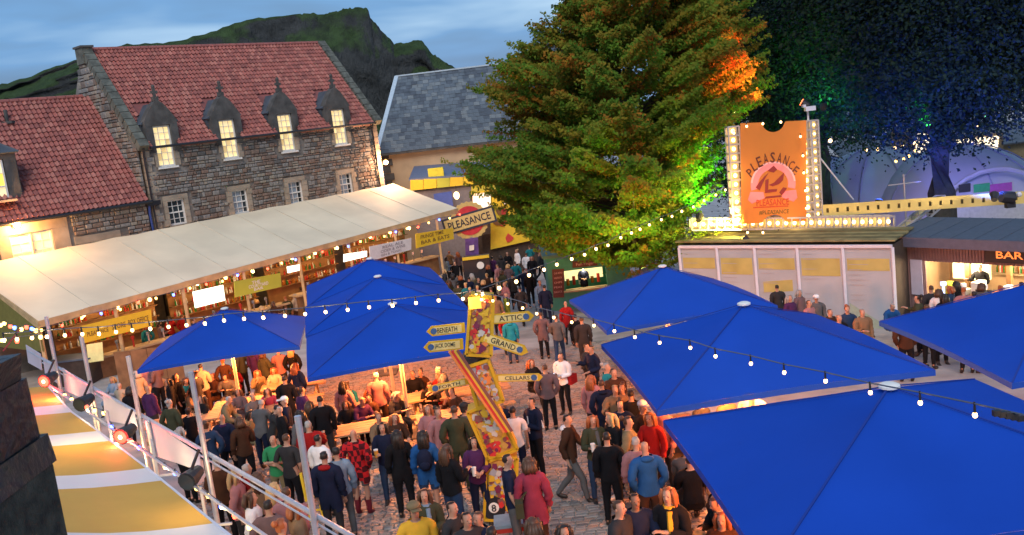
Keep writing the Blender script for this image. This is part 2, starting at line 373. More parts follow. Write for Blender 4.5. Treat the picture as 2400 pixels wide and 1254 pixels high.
def margins(par_, u0, u1, z0, z1, t=.22, wf=-.07, top=True):
    B = lambda ua, ub, za, zb: MB().hexa([F(ua,za,wf),F(ub,za,wf),F(ub,za,.1),F(ua,za,.1),F(ua,zb,wf),F(ub,zb,wf),F(ub,zb,.1),F(ua,zb,.1)]).build('surround_stone', dressed, par_)
    r = random.Random(int(u0*100)); z = z0
    while z < z1-.01:
        h = min(.33, z1-z)
        for sgn, uu in ((-1, u0), (1, u1)):
            e_ = r.choice([t, t*1.5]); B(*(sorted((uu+sgn*.001, uu+sgn*e_))), z+.008, z+h-.008)
        z += h
    if top: B(u0-t, u1+t, z1+.002, z1+t*1.1)
    B(u0-t*.9, u1+t*.9, z0-t*.8, z0-.105)
H = thing('stone_house', 'rubble stone house with a red pantile roof and four lit dormer windows', 'house', F(4, GROUND_H, 3))
EZ = 6.22; RW = 4.2; RZ = 11.45; UL = -1.05; UR = 13.75
up = [(UV(a,295)[0], UV(c,295)[0]) for a, c in ((356,408),(513,560),(652,692),(780,814))]
zt, zb_ = 7.15, 5.12
upw = [(a, a+.92) for a, _ in up]
lo = [(UV(a,470)[0], UV(c,470)[0]) for a, c in ((390,436),(545,585),(680,716),(802,834))]
lz1, lz0 = 3.42, 2.15
lo = [(a, a+.92) for a, _ in lo]
# wall core behind the stones: closed box with recesses cut as separate blocks would show, so the core stays 12 cm back at the openings
core = MB(); holes = [(a-.02, zb_-.02, c+.02, EZ+2) for a, c in upw]+[(a-.02, lz0, c+.02, lz1) for a, c in lo]
def core_wall(mb, u0, u1, z0, z1, holes, front=.0, back=.5):
    us = sorted(set([u0, u1]+[h[0] for h in holes]+[h[2] for h in holes]))
    for a, c in zip(us[:-1], us[1:]):
        hs = sorted([(h[1], h[3]) for h in holes if h[0] < (a+c)/2 < h[2]]); z = z0; seg = []
        for q in hs:
            if q[0] > z: seg.append((z, min(q[0], z1)))
            z = max(z, q[1])
        if z < z1: seg.append((z, z1))
        for (s0, s1) in seg: mb.hexa([F(a,s0,front),F(c,s0,front),F(c,s0,back),F(a,s0,back),F(a,s1,front),F(c,s1,front),F(c,s1,back),F(a,s1,back)])
core_wall(core, UL, UR, GROUND_H, EZ, holes)
core.hexa([F(UL,GROUND_H,.5),F(UR,GROUND_H,.5),F(UR,GROUND_H,8.4),F(UL,GROUND_H,8.4),F(UL,EZ,.5),F(UR,EZ,.5),F(UR,EZ,8.4),F(UL,EZ,8.4)])
wall = core.build('wall', mortar, H)
rubble_wall(wall, UL+.3, UR-.35, 1.2, EZ-.02, [(a-.28, zb_-.3, c+.28, 9) for a, c in upw]+[(a-.28, lz0-.25, c+.28, lz1+.28) for a, c in lo], seed=4, sz=.78)
z = GROUND_H; k = 0
while z < EZ-.1:
    for uu, sg in ((UL, 1), (UR, -1)):
        e_ = .5 if k % 2 else .32; a, c = sorted((uu-.03*sg, uu+sg*e_))
        MB().hexa([F(a,z+.01,-.08),F(c,z+.01,-.08),F(c,z+.01,.3),F(a,z+.01,.3),F(a,z+.34,-.08),F(c,z+.34,-.08),F(c,z+.34,.3),F(a,z+.34,.3)]).build('quoin', dressed, wall)
    z += .36; k += 1
for a, c in lo: margins(wall, a, c, lz0, lz1)
for a, c in upw: margins(wall, a, c, zb_, EZ-.37, t=.16, top=False)
# roof deck and pantiles
def roofP(u, t, off=0.0): return F(u, EZ-.12+(RZ-EZ+.12)*t, -.22+(RW+.22)*t)+rn*off
rdir = (F(0,RZ,RW)-F(0,EZ-.12,-.22)); RL = rdir.length; rdir.normalize(); rn = FA.cross(rdir).normalized()
if rn.z < 0: rn = -rn
dk = MB(); dorm = [((a+c)/2) for a, c in upw]; td = .215
dk.slab([roofP(UL+.2,td), roofP(UR-.25,td), roofP(UR-.25,1), roofP(UL+.2,1)], .1, rn)
ue = [UL+.2]+[x for d in dorm for x in (d-.85, d+.85)]+[UR-.25]
for a, c in zip(ue[::2], ue[1::2]): dk.slab([roofP(a,0), roofP(c,0), roofP(c,td), roofP(a,td)], .1, rn)
dk.slab([F(UL+.2,RZ,RW+.01), F(UR-.25,RZ,RW+.01), F(UR-.25,EZ,8.6), F(UL+.2,EZ,8.6)], .1)
roof = dk.build('roof', tilem[1], H)
dorm = [((a+c)/2) for a, c in upw]
def tiles(parent, u0, u1, L_, P_, dr, nr, skip, seed, tw=.225, ex=.30, lim=300, umat=FA):
    r = random.Random(seed); it = []; nrow = int(L_/ex); nc = int((u1-u0)/tw)
    R_ = Matrix((umat, dr, nr)).transposed().to_4x4()
    for j in range(nrow):
        for i in range(nc):
            u = u0+(i+.5)*(u1-u0)/nc; t = (j+.5)/nrow
            if skip(u, t): continue
            m_ = R_.copy(); m_.translation = P_(u, t, .05+r.uniform(-.006,.01))
            m_ = m_ @ Matrix.Rotation(r.uniform(-.012,.012), 4, 'Z')
            it.append((m_, ((u1-u0)/nc, L_/nrow, .09), r.choices([0,1,2],[5,3,2])[0], 'pantile'))
    pieces(parent, 'roof_tile', it, tilem, lim, 'roof_tiles')
tiles(roof, UL+.22, UR-.27, RL, roofP, rdir, rn, lambda u, t: any(abs(u-d) < .70-.95*max(0, t-.28)*2.2 and t < .42 for d in dorm), 9)
rg = MB()                                          # ridge tiles with gaps
u = UL+.25
while u < UR-.5:
    rg.tube([F(u,RZ+.02,RW), F(u+.42,RZ+.02,RW)], .13, 7); u += .45
rg.build('ridge_tile', tilem[0], roof)
def skew(u, wd, top=1.0):                          # coping stones up the gable
    s_ = MB(); n_ = 15
    for i in range(n_):
        t0, t1_ = i/n_+.004, (i+1)/n_-.004
        p = lambda t, uu, o: F(uu, EZ-.12+(RZ-EZ+.12)*t, -.3+(RW+.3)*t)+rn*o
        s_.hexa([p(t0,u-wd/2,-.15),p(t0,u+wd/2,-.15),p(t1_,u+wd/2,-.15),p(t1_,u-wd/2,-.15),p(t0,u-wd/2,.22),p(t0,u+wd/2,.22),p(t1_,u+wd/2,.24),p(t1_,u-wd/2,.24)])
    return s_.build('coping', mossy, H)
skew(UL-.02, .5); skew(UR-.05, .5)
gl_ = MB()                                         # gable walls
for uu in (UL-.04, UR-.06):
    gl_.slab([F(uu-.15,EZ-.1,-.05), F(uu-.15,RZ-.05,RW), F(uu-.15,EZ-.1,8.5)], .3, -FA)
gable = gl_.build('gable_wall', mortar, H)
def gfr(u, z, w_):                                 # stones on the left gable: u runs into the building
    m_ = Matrix((-FB, FA, Vector((0,0,1)))).transposed().to_4x4(); m_.translation = F(UL-.2+w_, z, -u); return m_
rubble_wall(gable, -8.4, 0, 3.6, RZ-.2, [], 0, clip=lambda u, z: z < RZ-.25-max(0, abs(-u-RW)-.0)*(RZ-EZ)/RW, frame=gfr, seed=8, lim=120)
ch = MB(); ch.hexa([F(UL-.35,RZ-.7,RW-.4),F(UL+.2,RZ-.7,RW-.4),F(UL+.2,RZ-.7,RW+.4),F(UL-.35,RZ-.7,RW+.4),F(UL-.35,RZ+.10,RW-.4),F(UL+.2,RZ+.10,RW-.4),F(UL+.2,RZ+.10,RW+.4),F(UL-.35,RZ+.10,RW+.4)])
chim = ch.build('chimney', mossy, H)
c2 = MB(); c2.hexa([F(UL-.42,RZ+.102,RW-.47),F(UL+.27,RZ+.102,RW-.47),F(UL+.27,RZ+.102,RW+.47),F(UL-.42,RZ+.102,RW+.47),F(UL-.42,RZ+.2,RW-.47),F(UL+.27,RZ+.2,RW-.47),F(UL+.27,RZ+.2,RW+.47),F(UL-.42,RZ+.2,RW+.47)]); c2.build('chimney_cap', darkst, chim)
# dormers
for k, (a, c) in enumerate(upw):
    m0 = (a+c)/2; hw = .86; sh = 7.42; ap = 8.45
    d = MB()
    for s0, s1 in ((m0-hw, a-.01), (c+.01, m0+hw)):    # jambs
        d.hexa([F(s0,EZ-.36,-.06),F(s1,EZ-.36,-.06),F(s1,EZ-.36,.4),F(s0,EZ-.36,.4),F(s0,zt+.02,-.06),F(s1,zt+.02,-.06),F(s1,zt+.02,.4),F(s0,zt+.02,.4)])
    pts = [(m0-hw, zt+.022)] + [(m0-hw, sh)] + [(m0-hw*(1-t)**.72 if t < 1 else m0, sh+(ap-sh)*t) for t in (.2,.4,.6,.8)] + [(m0, ap)] + [(m0+hw*(1-t)**.72, sh+(ap-sh)*t) for t in (.8,.6,.4,.2)] + [(m0+hw, sh), (m0+hw, zt+.022)]
    d.slab([F(u_, z_, -.06) for u_, z_ in pts][::-1], .45, -FB)
    dob = d.build('dormer', darkst, H)
    f_ = MB(); z_ = ap-.05                             # cross finial
    f_.box(F(m0,z_+.1,.12), (.26,.26,.2), FR.to_3x3()); f_.box(F(m0,z_+.4,.12), (.12,.12,.5), FR.to_3x3()); f_.box(F(m0,z_+.42,.12), (.36,.11,.13), FR.to_3x3()); f_.ball(F(m0,z_+.7,.12), .1, 6, 4)
    f_.build('finial', darkst, dob)
    r_ = MB(); wb = RW*((ap-.25-EZ)/(RZ-EZ)); wl = RW*((sh-EZ)/(RZ-EZ))   # little slated roof running back
    for s_ in (-1, 1):
        r_.slab([F(m0+s_*(hw+.12), sh-.12, .1), F(m0, ap-.2, .1), F(m0, ap-.2, wb+.2), F(m0+s_*(hw+.12), sh-.12, wl+.1)], .07)
        r_.slab([F(m0+s_*hw, sh-.1, .3), F(m0+s_*hw, EZ+.1, .3), F(m0+s_*hw, sh-.1, wl+.05)], .05)
    ro = r_.build('dormer_roof', slatem[1], dob)
    ba = MB(); ba.hexa([F(a-.1,zb_,.55),F(c+.1,zb_,.55),F(c+.1,zb_,.6),F(a-.1,zb_,.6),F(a-.1,zt,.55),F(c+.1,zt,.55),F(c+.1,zt,.6),F(a-.1,zt,.6)]); ba.build('window_glow_sheet', glow2, dob)  # upright glowing sheet behind the dormer panes, standing in for the lit room
    fw = sash(H, a, c, zb_, zt, [glow, glow, glow2, glow3, glow], 3, 6, cur=True)
    ob = MB()
    for s_ in range(5 if k in (0, 3) else 2):
        r = random.Random(k*9+s_); ob.ball(F(a+.25+.11*s_, zb_+.25+r.uniform(0,.12), .30), r.uniform(.05,.10), 6, 5, 0, (1, 1, 1.5))
    ob.build('sill_ornament', mat('ornament', (.05,.04,.03), .6), fw)
for k, (a, c) in enumerate(lo):
    sash(H, a, c, lz0, lz1, [darkgl] if k == 0 else [coolgl, coolgl, darkgl], 3, 4)
g_ = MB(); g_.tube([F(UL+.3,EZ-.1,-.32), F(UR-.2,EZ-.07,-.32)], .075, 6); g_.build('gutter', iron, H)
g_ = MB(); g_.tube([F(UV(330,350)[0],EZ-.12,-.3), F(UV(330,350)[0]+.02,EZ-.5,-.16), F(UV(330,350)[0]+.05,1,-.16)], .06, 6); g_.build('downpipe', iron, H)
g_ = MB(); g_.tube([F(UR-.42,EZ-.12,-.3), F(UR-.42,EZ-.5,-.16), F(UR-.4,1,-.16)], .06, 6); g_.build('downpipe', iron, H)

# lower house to the left
LH = thing('low_stone_house', 'lower stone house with red pantile roof at the left, lamp over two lit windows', 'house', F(-7, GROUND_H, 3))
LU, LR = -15.5, UL-.27; LEZ = 3.62; LRZ = 9.1
lw = [(UV(a,570)[0], UV(a,570)[0]+.92) for a in (24, 76)] + [(UV(212,560)[0], UV(212,560)[0]+.95)]
lh = [(a, 1.3 if i < 2 else .6, c, 2.95 if i < 2 else 2.05) for i, (a, c) in enumerate(lw)]
core = MB(); core_wall(core, LU, LR, GROUND_H, LEZ, lh)
core.hexa([F(LU,GROUND_H,.5),F(LR,GROUND_H,.5),F(LR,GROUND_H,8.2),F(LU,GROUND_H,8.2),F(LU,LEZ,.5),F(LR,LEZ,.5),F(LR,LEZ,8.2),F(LU,LEZ,8.2)])
lwall = core.build('wall', mortar, LH)
rubble_wall(lwall, -9.9, LR-.02, .6, LEZ-.02, [(lh[0][0]-.5, 0, lh[1][2]+.75, 3.4), (lh[2][0]-.75, 0, lh[2][2]+.5, lh[2][3]+.38)], seed=14, lim=300, sz=.8)
MB().hexa([F(lh[0][0]-.5,0,-.05),F(lh[0][0]-.005,0,-.05),F(lh[0][0]-.005,0,.1),F(lh[0][0]-.5,0,.1),F(lh[0][0]-.5,2.96,-.05),F(lh[0][0]-.005,2.96,-.05),F(lh[0][0]-.005,2.96,.1),F(lh[0][0]-.5,2.96,.1)]).build('surround_stone', dressed, lwall)
for a, c, zt_ in ((lh[0][2]+.005, lh[1][0]-.005, 2.96), (lh[1][2]+.005, lh[1][2]+.75, 2.96), (lh[2][0]-.6, lh[2][0]-.005, 2.05), (lh[2][2]+.005, lh[2][2]+.4, 2.05)):
    MB().hexa([F(a,0,-.05),F(c,0,-.05),F(c,0,.1),F(a,0,.1),F(a,zt_,-.05),F(c,zt_,-.05),F(c,zt_,.1),F(a,zt_,.1)]).build('surround_stone', dressed, lwall)
for a, c, z0, z1 in ((lh[0][0]-.5, lh[1][2]+.75, 2.965, 3.4), (lh[2][0]-.75, lh[2][2]+.5, 2.055, 2.4)):
    MB().hexa([F(a,z0,-.06),F(c,z0,-.06),F(c,z0,.1),F(a,z0,.1),F(a,z1,-.06),F(c,z1,-.06),F(c,z1,.1),F(a,z1,.1)]).build('surround_stone', dressed, lwall)
for (a, z0, c, z1) in lh: sash(LH, a, c, z0, z1, [glow, glow2], 2, 4 if z0 > 1 else 3)
def lroofP(u, t, off=0.0): return F(u, LEZ-.05+(LRZ-LEZ+.05)*t, -.25+(RW+.25)*t)+ln*off
ld = (F(0,LRZ,RW)-F(0,LEZ-.05,-.25)); LL = ld.length; ld.normalize(); ln = FA.cross(ld).normalized()
if ln.z < 0: ln = -ln
dk = MB(); dk.slab([lroofP(LU,0), lroofP(LR,0), lroofP(LR,1), lroofP(LU,1)], .1, ln); dk.slab([F(LU,LRZ,RW+.01), F(LR,LRZ,RW+.01), F(LR,LEZ,8.4), F(LU,LEZ,8.4)], .1)
lroof = dk.build('roof', tilem[1], LH)
DU = UV(0, 400, .6)[0]
tiles(lroof, -10.6, LR, LL, lroofP, ld, ln, lambda u, t: u < DU+.85 and .22 < t < .55, 12)
rg = MB(); u = -10.6
while u < LR-.4: rg.tube([F(u,LRZ+.02,RW), F(u+.42,LRZ+.02,RW)], .13, 7); u += .45
rg.build('ridge_tile', tilem[0], lroof)
g_ = MB(); g_.tube([F(-11,LEZ-.12,-.34), F(LR+.15,LEZ-.1,-.34)], .085, 6); g_.box(F(LR+.25,LEZ-.2,-.2), (.7,.3,.22), FR.to_3x3()); g_.build('gutter', iron, LH)
g_ = MB(); g_.tube([F(LR+.0,LEZ-.2,-.3), F(LR+.02,LEZ-.7,-.16), F(LR+.1,0,-.16)], .06, 6); g_.build('downpipe', bluep, LH)
v_ = MB(); P = onplane(15, 275, F(0,LRZ-1,RW-.8), FB); v_.tube([P+Vector((0,0,-.3)), P+Vector((0,0,.35))], .09, 7); v_.box(P+Vector((0,0,-.25)), (.6,.4,.12)); v_.build('roof_vent', darkst, LH)
# half-hidden slated dormer at the left edge
d = MB(); m0 = DU-.35; a_, b2 = m0-1.2, m0+1.05; z0, z1 = 4.55, 6.6; wf = RW*.12
d.hexa([F(m0+.55,z0,wf),F(b2,z0,wf),F(b2,z0,wf+.2),F(m0+.55,z0,wf+.2),F(m0+.55,z1,wf),F(b2,z1,wf),F(b2,z1,wf+.2),F(m0+.55,z1,wf+.2)])
d.slab([F(b2,z0,wf+.2),F(b2,z1,wf+.2),F(b2,z1,wf+2.2)], .1)
d.hexa([F(a_,z1-.25,wf),F(m0+.55,z1-.25,wf),F(m0+.55,z1-.25,wf+.2),F(a_,z1-.25,wf+.2),F(a_,z1,wf),F(m0+.55,z1,wf),F(m0+.55,z1,wf+.2),F(a_,z1,wf+.2)])
dd = d.build('dormer', darkst, LH)
r_ = MB(); r_.slab([F(b2+.12,z1-.02,wf-.15),F(m0-.4,z1+1.0,wf+.6),F(m0-.4,z1+1.0,wf+2.6),F(b2+.12,z1-.02,wf+2.2)], .1); r_.slab([F(a_-.2,z1+.02,wf-.15),F(b2+.12,z1+.02,wf-.15),F(m0-.4,z1+1.02,wf+.6)], .08); r_.build('dormer_roof', slatem[1], dd)
sash(LH, m0-.85, m0+.5, z0, z1-.28, [mat('amber_curtain', (.8,.5,.1), .8, var=0, emit=(1,.55,.08), es=.8), glow2], 2, 3, w_=wf+.1)
# bulkhead lamps on the walls
def wall_lamp(px, py, label, e_, colr):
    u, z_ = UV(px, py); P = F(u, z_, -.1)
    t = thing('wall_lamp', label, 'wall lamp', F(u, z_, -.02))
    m_ = MB(); m_.box(F(u, z_, -.11), (.34,.12,.22), FR.to_3x3()); m_.build('back_plate', iron, t)
    m_ = MB(); m_.ball(F(u, z_, -.24), .15, 10, 6); m_.build('globe', mat('orange_globe', (1,.6,.3), .3, var=0, emit=(1,.42,.12), es=9), t)
    lamp('POINT', F(u, z_-.1, -.55), e_, colr, .12)
wall_lamp(35, 528, 'glowing orange bulkhead lamp on the low stone house wall above the lit windows', 400, (1,.44,.12))
wall_lamp(898, 381, 'small orange lamp at the right corner of the dormered stone house', 500, (1,.52,.26))
# ------------------------------------------------------------------ marquee against the house
MW = -7.0
mLB = F(UV(0,610)[0]-1.6, 1.95, -.35); mRB = F(UV(920,432)[0], 2.35, -.35)
def mp_(px, py, w_): 
    u, z_ = UV(px, py, w_); return F(u, z_, w_)
mLF = mp_(90, 752, MW); mRF = mp_(1072, 488, MW)
mLB = mLF-FB*MW*.95-FA*.2; mLB.z = UV(60, 600, -.35)[1]
mRB = mp_(922, 430, -.35)
MQ = thing('marquee', 'long cream fabric marquee roof leaning on the stone houses above a row of bars', 'marquee', (mLF.x, mLF.y, gz(mLF.y)))
canvas = mat('cream_canvas', (.70,.62,.455), .65, var=.10, scale=.45, bump=.12, bscale=1.5, spec=.2)
nb = 22; rb = MB()
for i in range(nb+1):
    a_ = i/nb
    for j in range(7):
        t = j/6; P = (mLB.lerp(mRB, a_)).lerp(mLF.lerp(mRF, a_), t); sag = -.09*sin(pi*t)*(1 if i % 2 else .15)-.04*(i % 2)+random.uniform(-.012,.012)
        rb.v.append(tuple(P+Vector((0,0,sag))))
for i in range(nb):
    for j in range(6): rb.f.append((i*7+j, i*7+j+1, (i+1)*7+j+1, (i+1)*7+j)); rb.m.append(0)
rf = rb.build('roof', canvas, MQ, smooth=True)
sm_ = MB()
for i in range(1, 11):
    a_ = i/11; A_ = mLB.lerp(mRB, a_); B_ = mLF.lerp(mRF, a_)
    sm_.bar(A_+Vector((0,0,.005)), B_+Vector((0,0,.005)), .03, .012)
sm_.build('seam', mat('canvas_seam', (.60,.55,.43), .7), MQ)
wood = mat('pale_timber', (.50,.34,.17), .7, var=.2, scale=3, stretch=(1,1,1)); plyb = mat('plywood', (.42,.30,.17), .75, var=.2, scale=2)
fs_ = MB(); fs_.bar(mLF-Vector((0,0,.14)), mRF-Vector((0,0,.14)), .06, .26); fs_.bar(mRF-Vector((0,0,.12)), mRB-Vector((0,0,.12)), .06, .16); fs_.bar(mLF-Vector((0,0,.12)), mLB-Vector((0,0,.12)), .06, .16); fs_.build('fascia', wood, MQ)
MD = (mRF-mLF); MDl = MD.length; mdir = MD.normalized()
def ME(t, dz=0.0, dw=0.0):                       # along the marquee front
    P = mLF+MD*t; return P+FB*dw+Vector((0,0,dz))
for i in range(8):
    P = ME(i/7*.93, -.27, .08); p = MB(); p.bar(P, (P.x, P.y, gz(P.y)), .12); p.build('post', wood, MQ)
ul = MB(); ul.slab([mLB+Vector((0,0,-.1)), mLF+Vector((0,0,-.35)), Vector((mLF.x, mLF.y, gz(mLF.y)+1.7)), Vector((mLB.x, mLB.y, gz(mLB.y)+1.7))], .05)
ul.build('end_panel', mat('olive_panel', (.17,.15,.035), .8), MQ)
rf_ = MB()
for i in range(9): rf_.bar(ME(i/8, -.3, 0)+Vector((0,0,0)), mLB.lerp(mRB, i/8)-Vector((0,0,.3)), .08, .14)
rf_.build('rafter', wood, MQ)

def mq_px(px, py, dw=-.05):                      # pixel on the vertical plane of the marquee front
    n = mdir.cross(Vector((0,0,1))).normalized(); return onplane(px, py, mLF-FB*(-dw), n)
ux_m = Vector((mdir.x, mdir.y, 0)).normalized()
yellow = mat('sign_yellow', (.72,.50,.03), .6, var=.06); ink2 = mat('sign_brown_ink', (.16,.10,.03), .6, var=0)
def sign_quad(name, pts, m_, label, cat, texts=(), th=.04, frame=None, group=None):
    """pts: bottom-left, bottom-right, top-right, top-left in the world"""
    pts = [Vector(p) for p in pts]; c = sum(pts, Vector())/4
    t = thing(name, label, cat, pts[0].lerp(pts[1], .5), group)
    n = (pts[1]-pts[0]).cross(pts[3]-pts[0]).normalized()
    if (CAMP-c).dot(n) < 0: n = -n
    b_ = MB(); b_.slab(pts, th, n); b_.build('board', m_, t)
    ux = (pts[1]-pts[0]); W_ = ux.length; ux.normalize(); uz = (pts[3]-pts[0]); Hh = uz.length; uz.normalize()
    for (s, fx, fy, fw, fh, mm) in texts:
        O = pts[0]+(pts[1]-pts[0])*fx+(pts[3]-pts[0])*fy
        lettering(s, O, ux, uz, Hh*fh, W_*fw, t, mm)
    if frame:
        f_ = MB(); k = .06
        for a_, c_ in ((0,1),(1,2),(2,3),(3,0)): f_.bar(pts[a_]+n*.01, pts[c_]+n*.01, k, k)
        f_.build('frame', frame, t)
    return t
Q4 = lambda f, p: [f(*q) for q in p]
sign_quad('banner', Q4(mq_px, [(195,805),(357,763),(354,725),(188,765)]), yellow, 'long yellow banner at the left end of the marquee front, brown lettering', 'banner', [('PLEASANCE', .22, .45, .30, .26, ink2), ('STORE', .52, .5, .2, .3, ink2), ('BOX OFFICE', .81, .52, .30, .32, ink2)])
sign_quad('menu_board', Q4(mq_px, [(208,850),(243,845),(240,802),(203,808)]), mat('pale_yellow', (.7,.62,.28), .6, emit=(.8,.65,.25), es=.25), 'pale yellow menu panel under the long yellow banner', 'board', [])
lime = mat('lime_sign', (.42,.44,.05), .6, var=.15, scale=.8)
sign_quad('bar_sign', Q4(mq_px, [(551,697),(660,672),(657,640),(549,660)]), lime, 'lime green bar sign with white lettering below the middle of the marquee', 'sign', [('THE', .45, .68, .18, .2, white), ('COURTYARD', .5, .45, .42, .22, white), ('BAR', .5, .22, .2, .18, white)])
wlit = mat('lit_white_panel', (.9,.88,.8), .5, var=0, emit=(1,.90,.72), es=1.5)
sign_quad('light_panel', Q4(mq_px, [(458,722),(528,704),(523,668),(452,684)]), wlit, 'brightly lit blank white panel under the marquee left of the lime sign', 'light panel')
sign_quad('light_panel', Q4(mq_px, [(675,640),(702,634),(702,620),(673,625)]), wlit, 'small brightly lit panel under the marquee right of the lime sign', 'light panel')
sign_quad('light_panel', Q4(mq_px, [(806,614),(860,601),(860,588),(806,596)]), wlit, 'narrow lit strip panel under the marquee beside the white price board', 'light panel')
whs = mat('white_sign', (.62,.62,.66), .6, var=.08); greyi = mat('grey_ink', (.2,.2,.24), .6, var=0)
sign_quad('price_board', Q4(mq_px, [(868,612),(964,585),(964,558),(866,578)]), whs, 'white board with grey lettering under the marquee beside the yellow sign', 'board', [('REAL ALE', .55, .70, .5, .2, greyi), ('CIDER & WINE', .55, .43, .6, .2, greyi), ('GIN & TONIC', .5, .18, .5, .16, greyi)])
sign_quad('bar_sign', Q4(mq_px, [(976,582),(1064,560),(1062,534),(974,548)]), yellow, 'yellow sign with two lines of dark lettering at the right end of the marquee', 'sign', [('FRINGE TIME', .42, .68, .6, .26, ink2), ('BAR & EATS', .5, .3, .75, .26, ink2)])
# bars below: counter, back shelf with bottles, warm light
barwood = mat('bar_wood', (.20,.105,.045), .6, var=.3, scale=3); darkw = mat('dark_stall', (.05,.035,.028), .8, var=.2)
bottlem = [mat('bottle_green', (.03,.16,.04), .15, var=0), mat('bottle_amber', (.30,.11,.02), .15, var=0), mat('bottle_clear', (.5,.55,.55), .1, var=0), mat('bottle_red', (.4,.04,.03), .2, var=0)]
bulbm = mat('warm_bulb', (1,.85,.6), .3, var=0, emit=(1,.56,.20), es=4.5)
barlabels = ['wooden bar counter at the left end under the marquee, below the yellow banner', 'wooden bar counter under the marquee below the bright white panel', 'wooden bar counter under the marquee below the lime green sign', 'wooden bar counter at the right end under the marquee, below the white board']
for k, (t0, t1) in enumerate(((.07,.27),(.30,.50),(.53,.72),(.75,.94))):
    P0, P1 = ME(t0, 0, .6), ME(t1, 0, .6); zt_ = mLF.lerp(mRF, (t0+t1)/2).z-2.0; zb = max(gz(P0.y), gz(P1.y))-.6
    P0.z = P1.z = zb
    T = thing('bar_counter', barlabels[k], 'bar', P0.lerp(P1, .5), 'bars under the marquee')
    up_ = Vector((0,0,1)); m_ = MB(); zc = zt_-.35
    m_.hexa([P0, P1, P1+FB*.5, P0+FB*.5]+[Vector((q.x,q.y,zc)) for q in (P0, P1, P1+FB*.5, P0+FB*.5)]); m_.build('front', barwood, T)
    m_ = MB(); q0, q1 = P0-ux_m*.1-FB*.15, P1+ux_m*.1-FB*.15; m_.hexa([Vector((q.x,q.y,zc+.002)) for q in (q0, q1, q1+FB*.8, q0+FB*.8)]+[Vector((q.x,q.y,zc+.07)) for q in (q0, q1, q1+FB*.8, q0+FB*.8)]); m_.build('counter_top', plyb, T)
    m_ = MB(); q0, q1 = P0+FB*2.6, P1+FB*2.6; m_.hexa([q0, q1, q1+FB*.1, q0+FB*.1]+[Vector((q.x,q.y,zc+2.1)) for q in (q0, q1, q1+FB*.1, q0+FB*.1)]); m_.build('back_wall', mat('bar_back', (.28,.15,.06), .8, var=.3, scale=2), T)
    r = random.Random(k)
    for lv in range(3):
        m_ = MB(); h = zc+.25+.5*lv; m_.hexa([Vector((q.x,q.y,h)) for q in (q0-FB*.3, q1-FB*.3, q1-FB*.01, q0-FB*.01)]+[Vector((q.x,q.y,h+.04)) for q in (q0-FB*.3, q1-FB*.3, q1-FB*.01, q0-FB*.01)])
        sh = m_.build('shelf', barwood, T)
        for c_ in range(4):
            bb = MB(); n_ = 0; t = .03
            while t < .97:
                if r.randrange(4) == c_:
                    P = q0.lerp(q1, t)-FB*.16; hh = r.uniform(.24, .34); bb.tube([(P.x,P.y,h+.042),(P.x,P.y,h+.04+hh*.6),(P.x,P.y,h+.04+hh*.75),(P.x,P.y,h+.04+hh)], [.045,.045,.018,.016], 6)
                t += r.uniform(.016, .035)
            o = bb.build('bottles', bottlem[c_], sh); o['kind'] = 'stuff'
    for t in (.18, .5, .82):
        P = P0.lerp(P1, t)+FB*1.2; P.z = zc+1.75; m_ = MB(); m_.ball(P, .09, 8, 6); m_.tube([P+Vector((0,0,.08)), P+Vector((0,0,.5))], .012, 4); m_.build('hanging_bulb', bulbm, T)
        lamp('POINT', P-Vector((0,0,.2)), 28, (1,.58,.24), .1)
    # beer pumps and glasses on the counter
    for t in (.2, .35, .5, .65, .8):
        P = P0.lerp(P1, t)+FB*.3; m_ = MB(); m_.tube([(P.x,P.y,zc+.07),(P.x,P.y,zc+.45)], .04, 6); m_.box((P.x,P.y,zc+.47), (.12,.1,.14)); m_.build('beer_tap', mat('steel', (.5,.5,.52), .25, metal=.9, var=0) if t != .5 else bottlem[3], T)
# coloured festoon under the fascia
cb = [mat('bulb_yellow', (1,.8,.3), .3, var=0, emit=(1,.58,.12), es=4), mat('bulb_red', (1,.1,.05), .3, var=0, emit=(1,.06,.03), es=5), mat('bulb_amber', (1,.6,.2), .3, var=0, emit=(1,.50,.12), es=4), mat('bulb_blue', (.1,.2,1), .3, var=0, emit=(.07,.14,1), es=6)]
def bulb_string(label, path, spacing_pts, mats_, rad, name='festoon_lights', every=1, cable=True, group=None, drop=.10, lit=0, lc=(1,.7,.35)):
    T = thing(name, label, 'string lights', path[0], group)
    if cable:
        c_ = MB(); pp = [Vector(p)+Vector((0,0,drop)) for p in path]; c_.tube(pp, .008, 4); c_.build('cable', mat('cable_grey', (.10,.11,.14), .5, var=0), T)
    for i, P in enumerate(spacing_pts):
        P = Vector(P); k = mats_[i % len(mats_)]
        s_ = MB(); s_.tube([P+Vector((0,0,rad*.7)), P+Vector((0,0,drop+.015))], [rad*.55, rad*.4], 6); so = s_.build('socket', iron, T)
        bm = unit_bulb(); o = bpy.data.objects.new('bulb', bm); col.objects.link(o); o.parent = T; o.matrix_basis = Matrix.Translation(P-T.location) @ Matrix.Scale(rad, 4)
        o.material_slots[0].link = 'OBJECT'; o.material_slots[0].material = k
        if lit and i % lit == 0: lamp('POINT', P-Vector((0,0,rad*1.5)), 5, lc, .05)
    return T
_ub = []
def unit_bulb():
    if not _ub:
        b_ = MB(); b_.ball((0,0,0), 1, 8, 6, 0, (1,1,1.15)); me = bpy.data.meshes.new('bulb'); me.from_pydata(b_.v, [], b_.f); me.materials.append(None); me.polygons.foreach_set('use_smooth', [True]*len(b_.f)); me.update(); _ub.append(me)
    return _ub[0]
pts = [ME(t, -.36-.05*sin(t*60), -.12) for t in np.linspace(.0, 1.0, 30)]
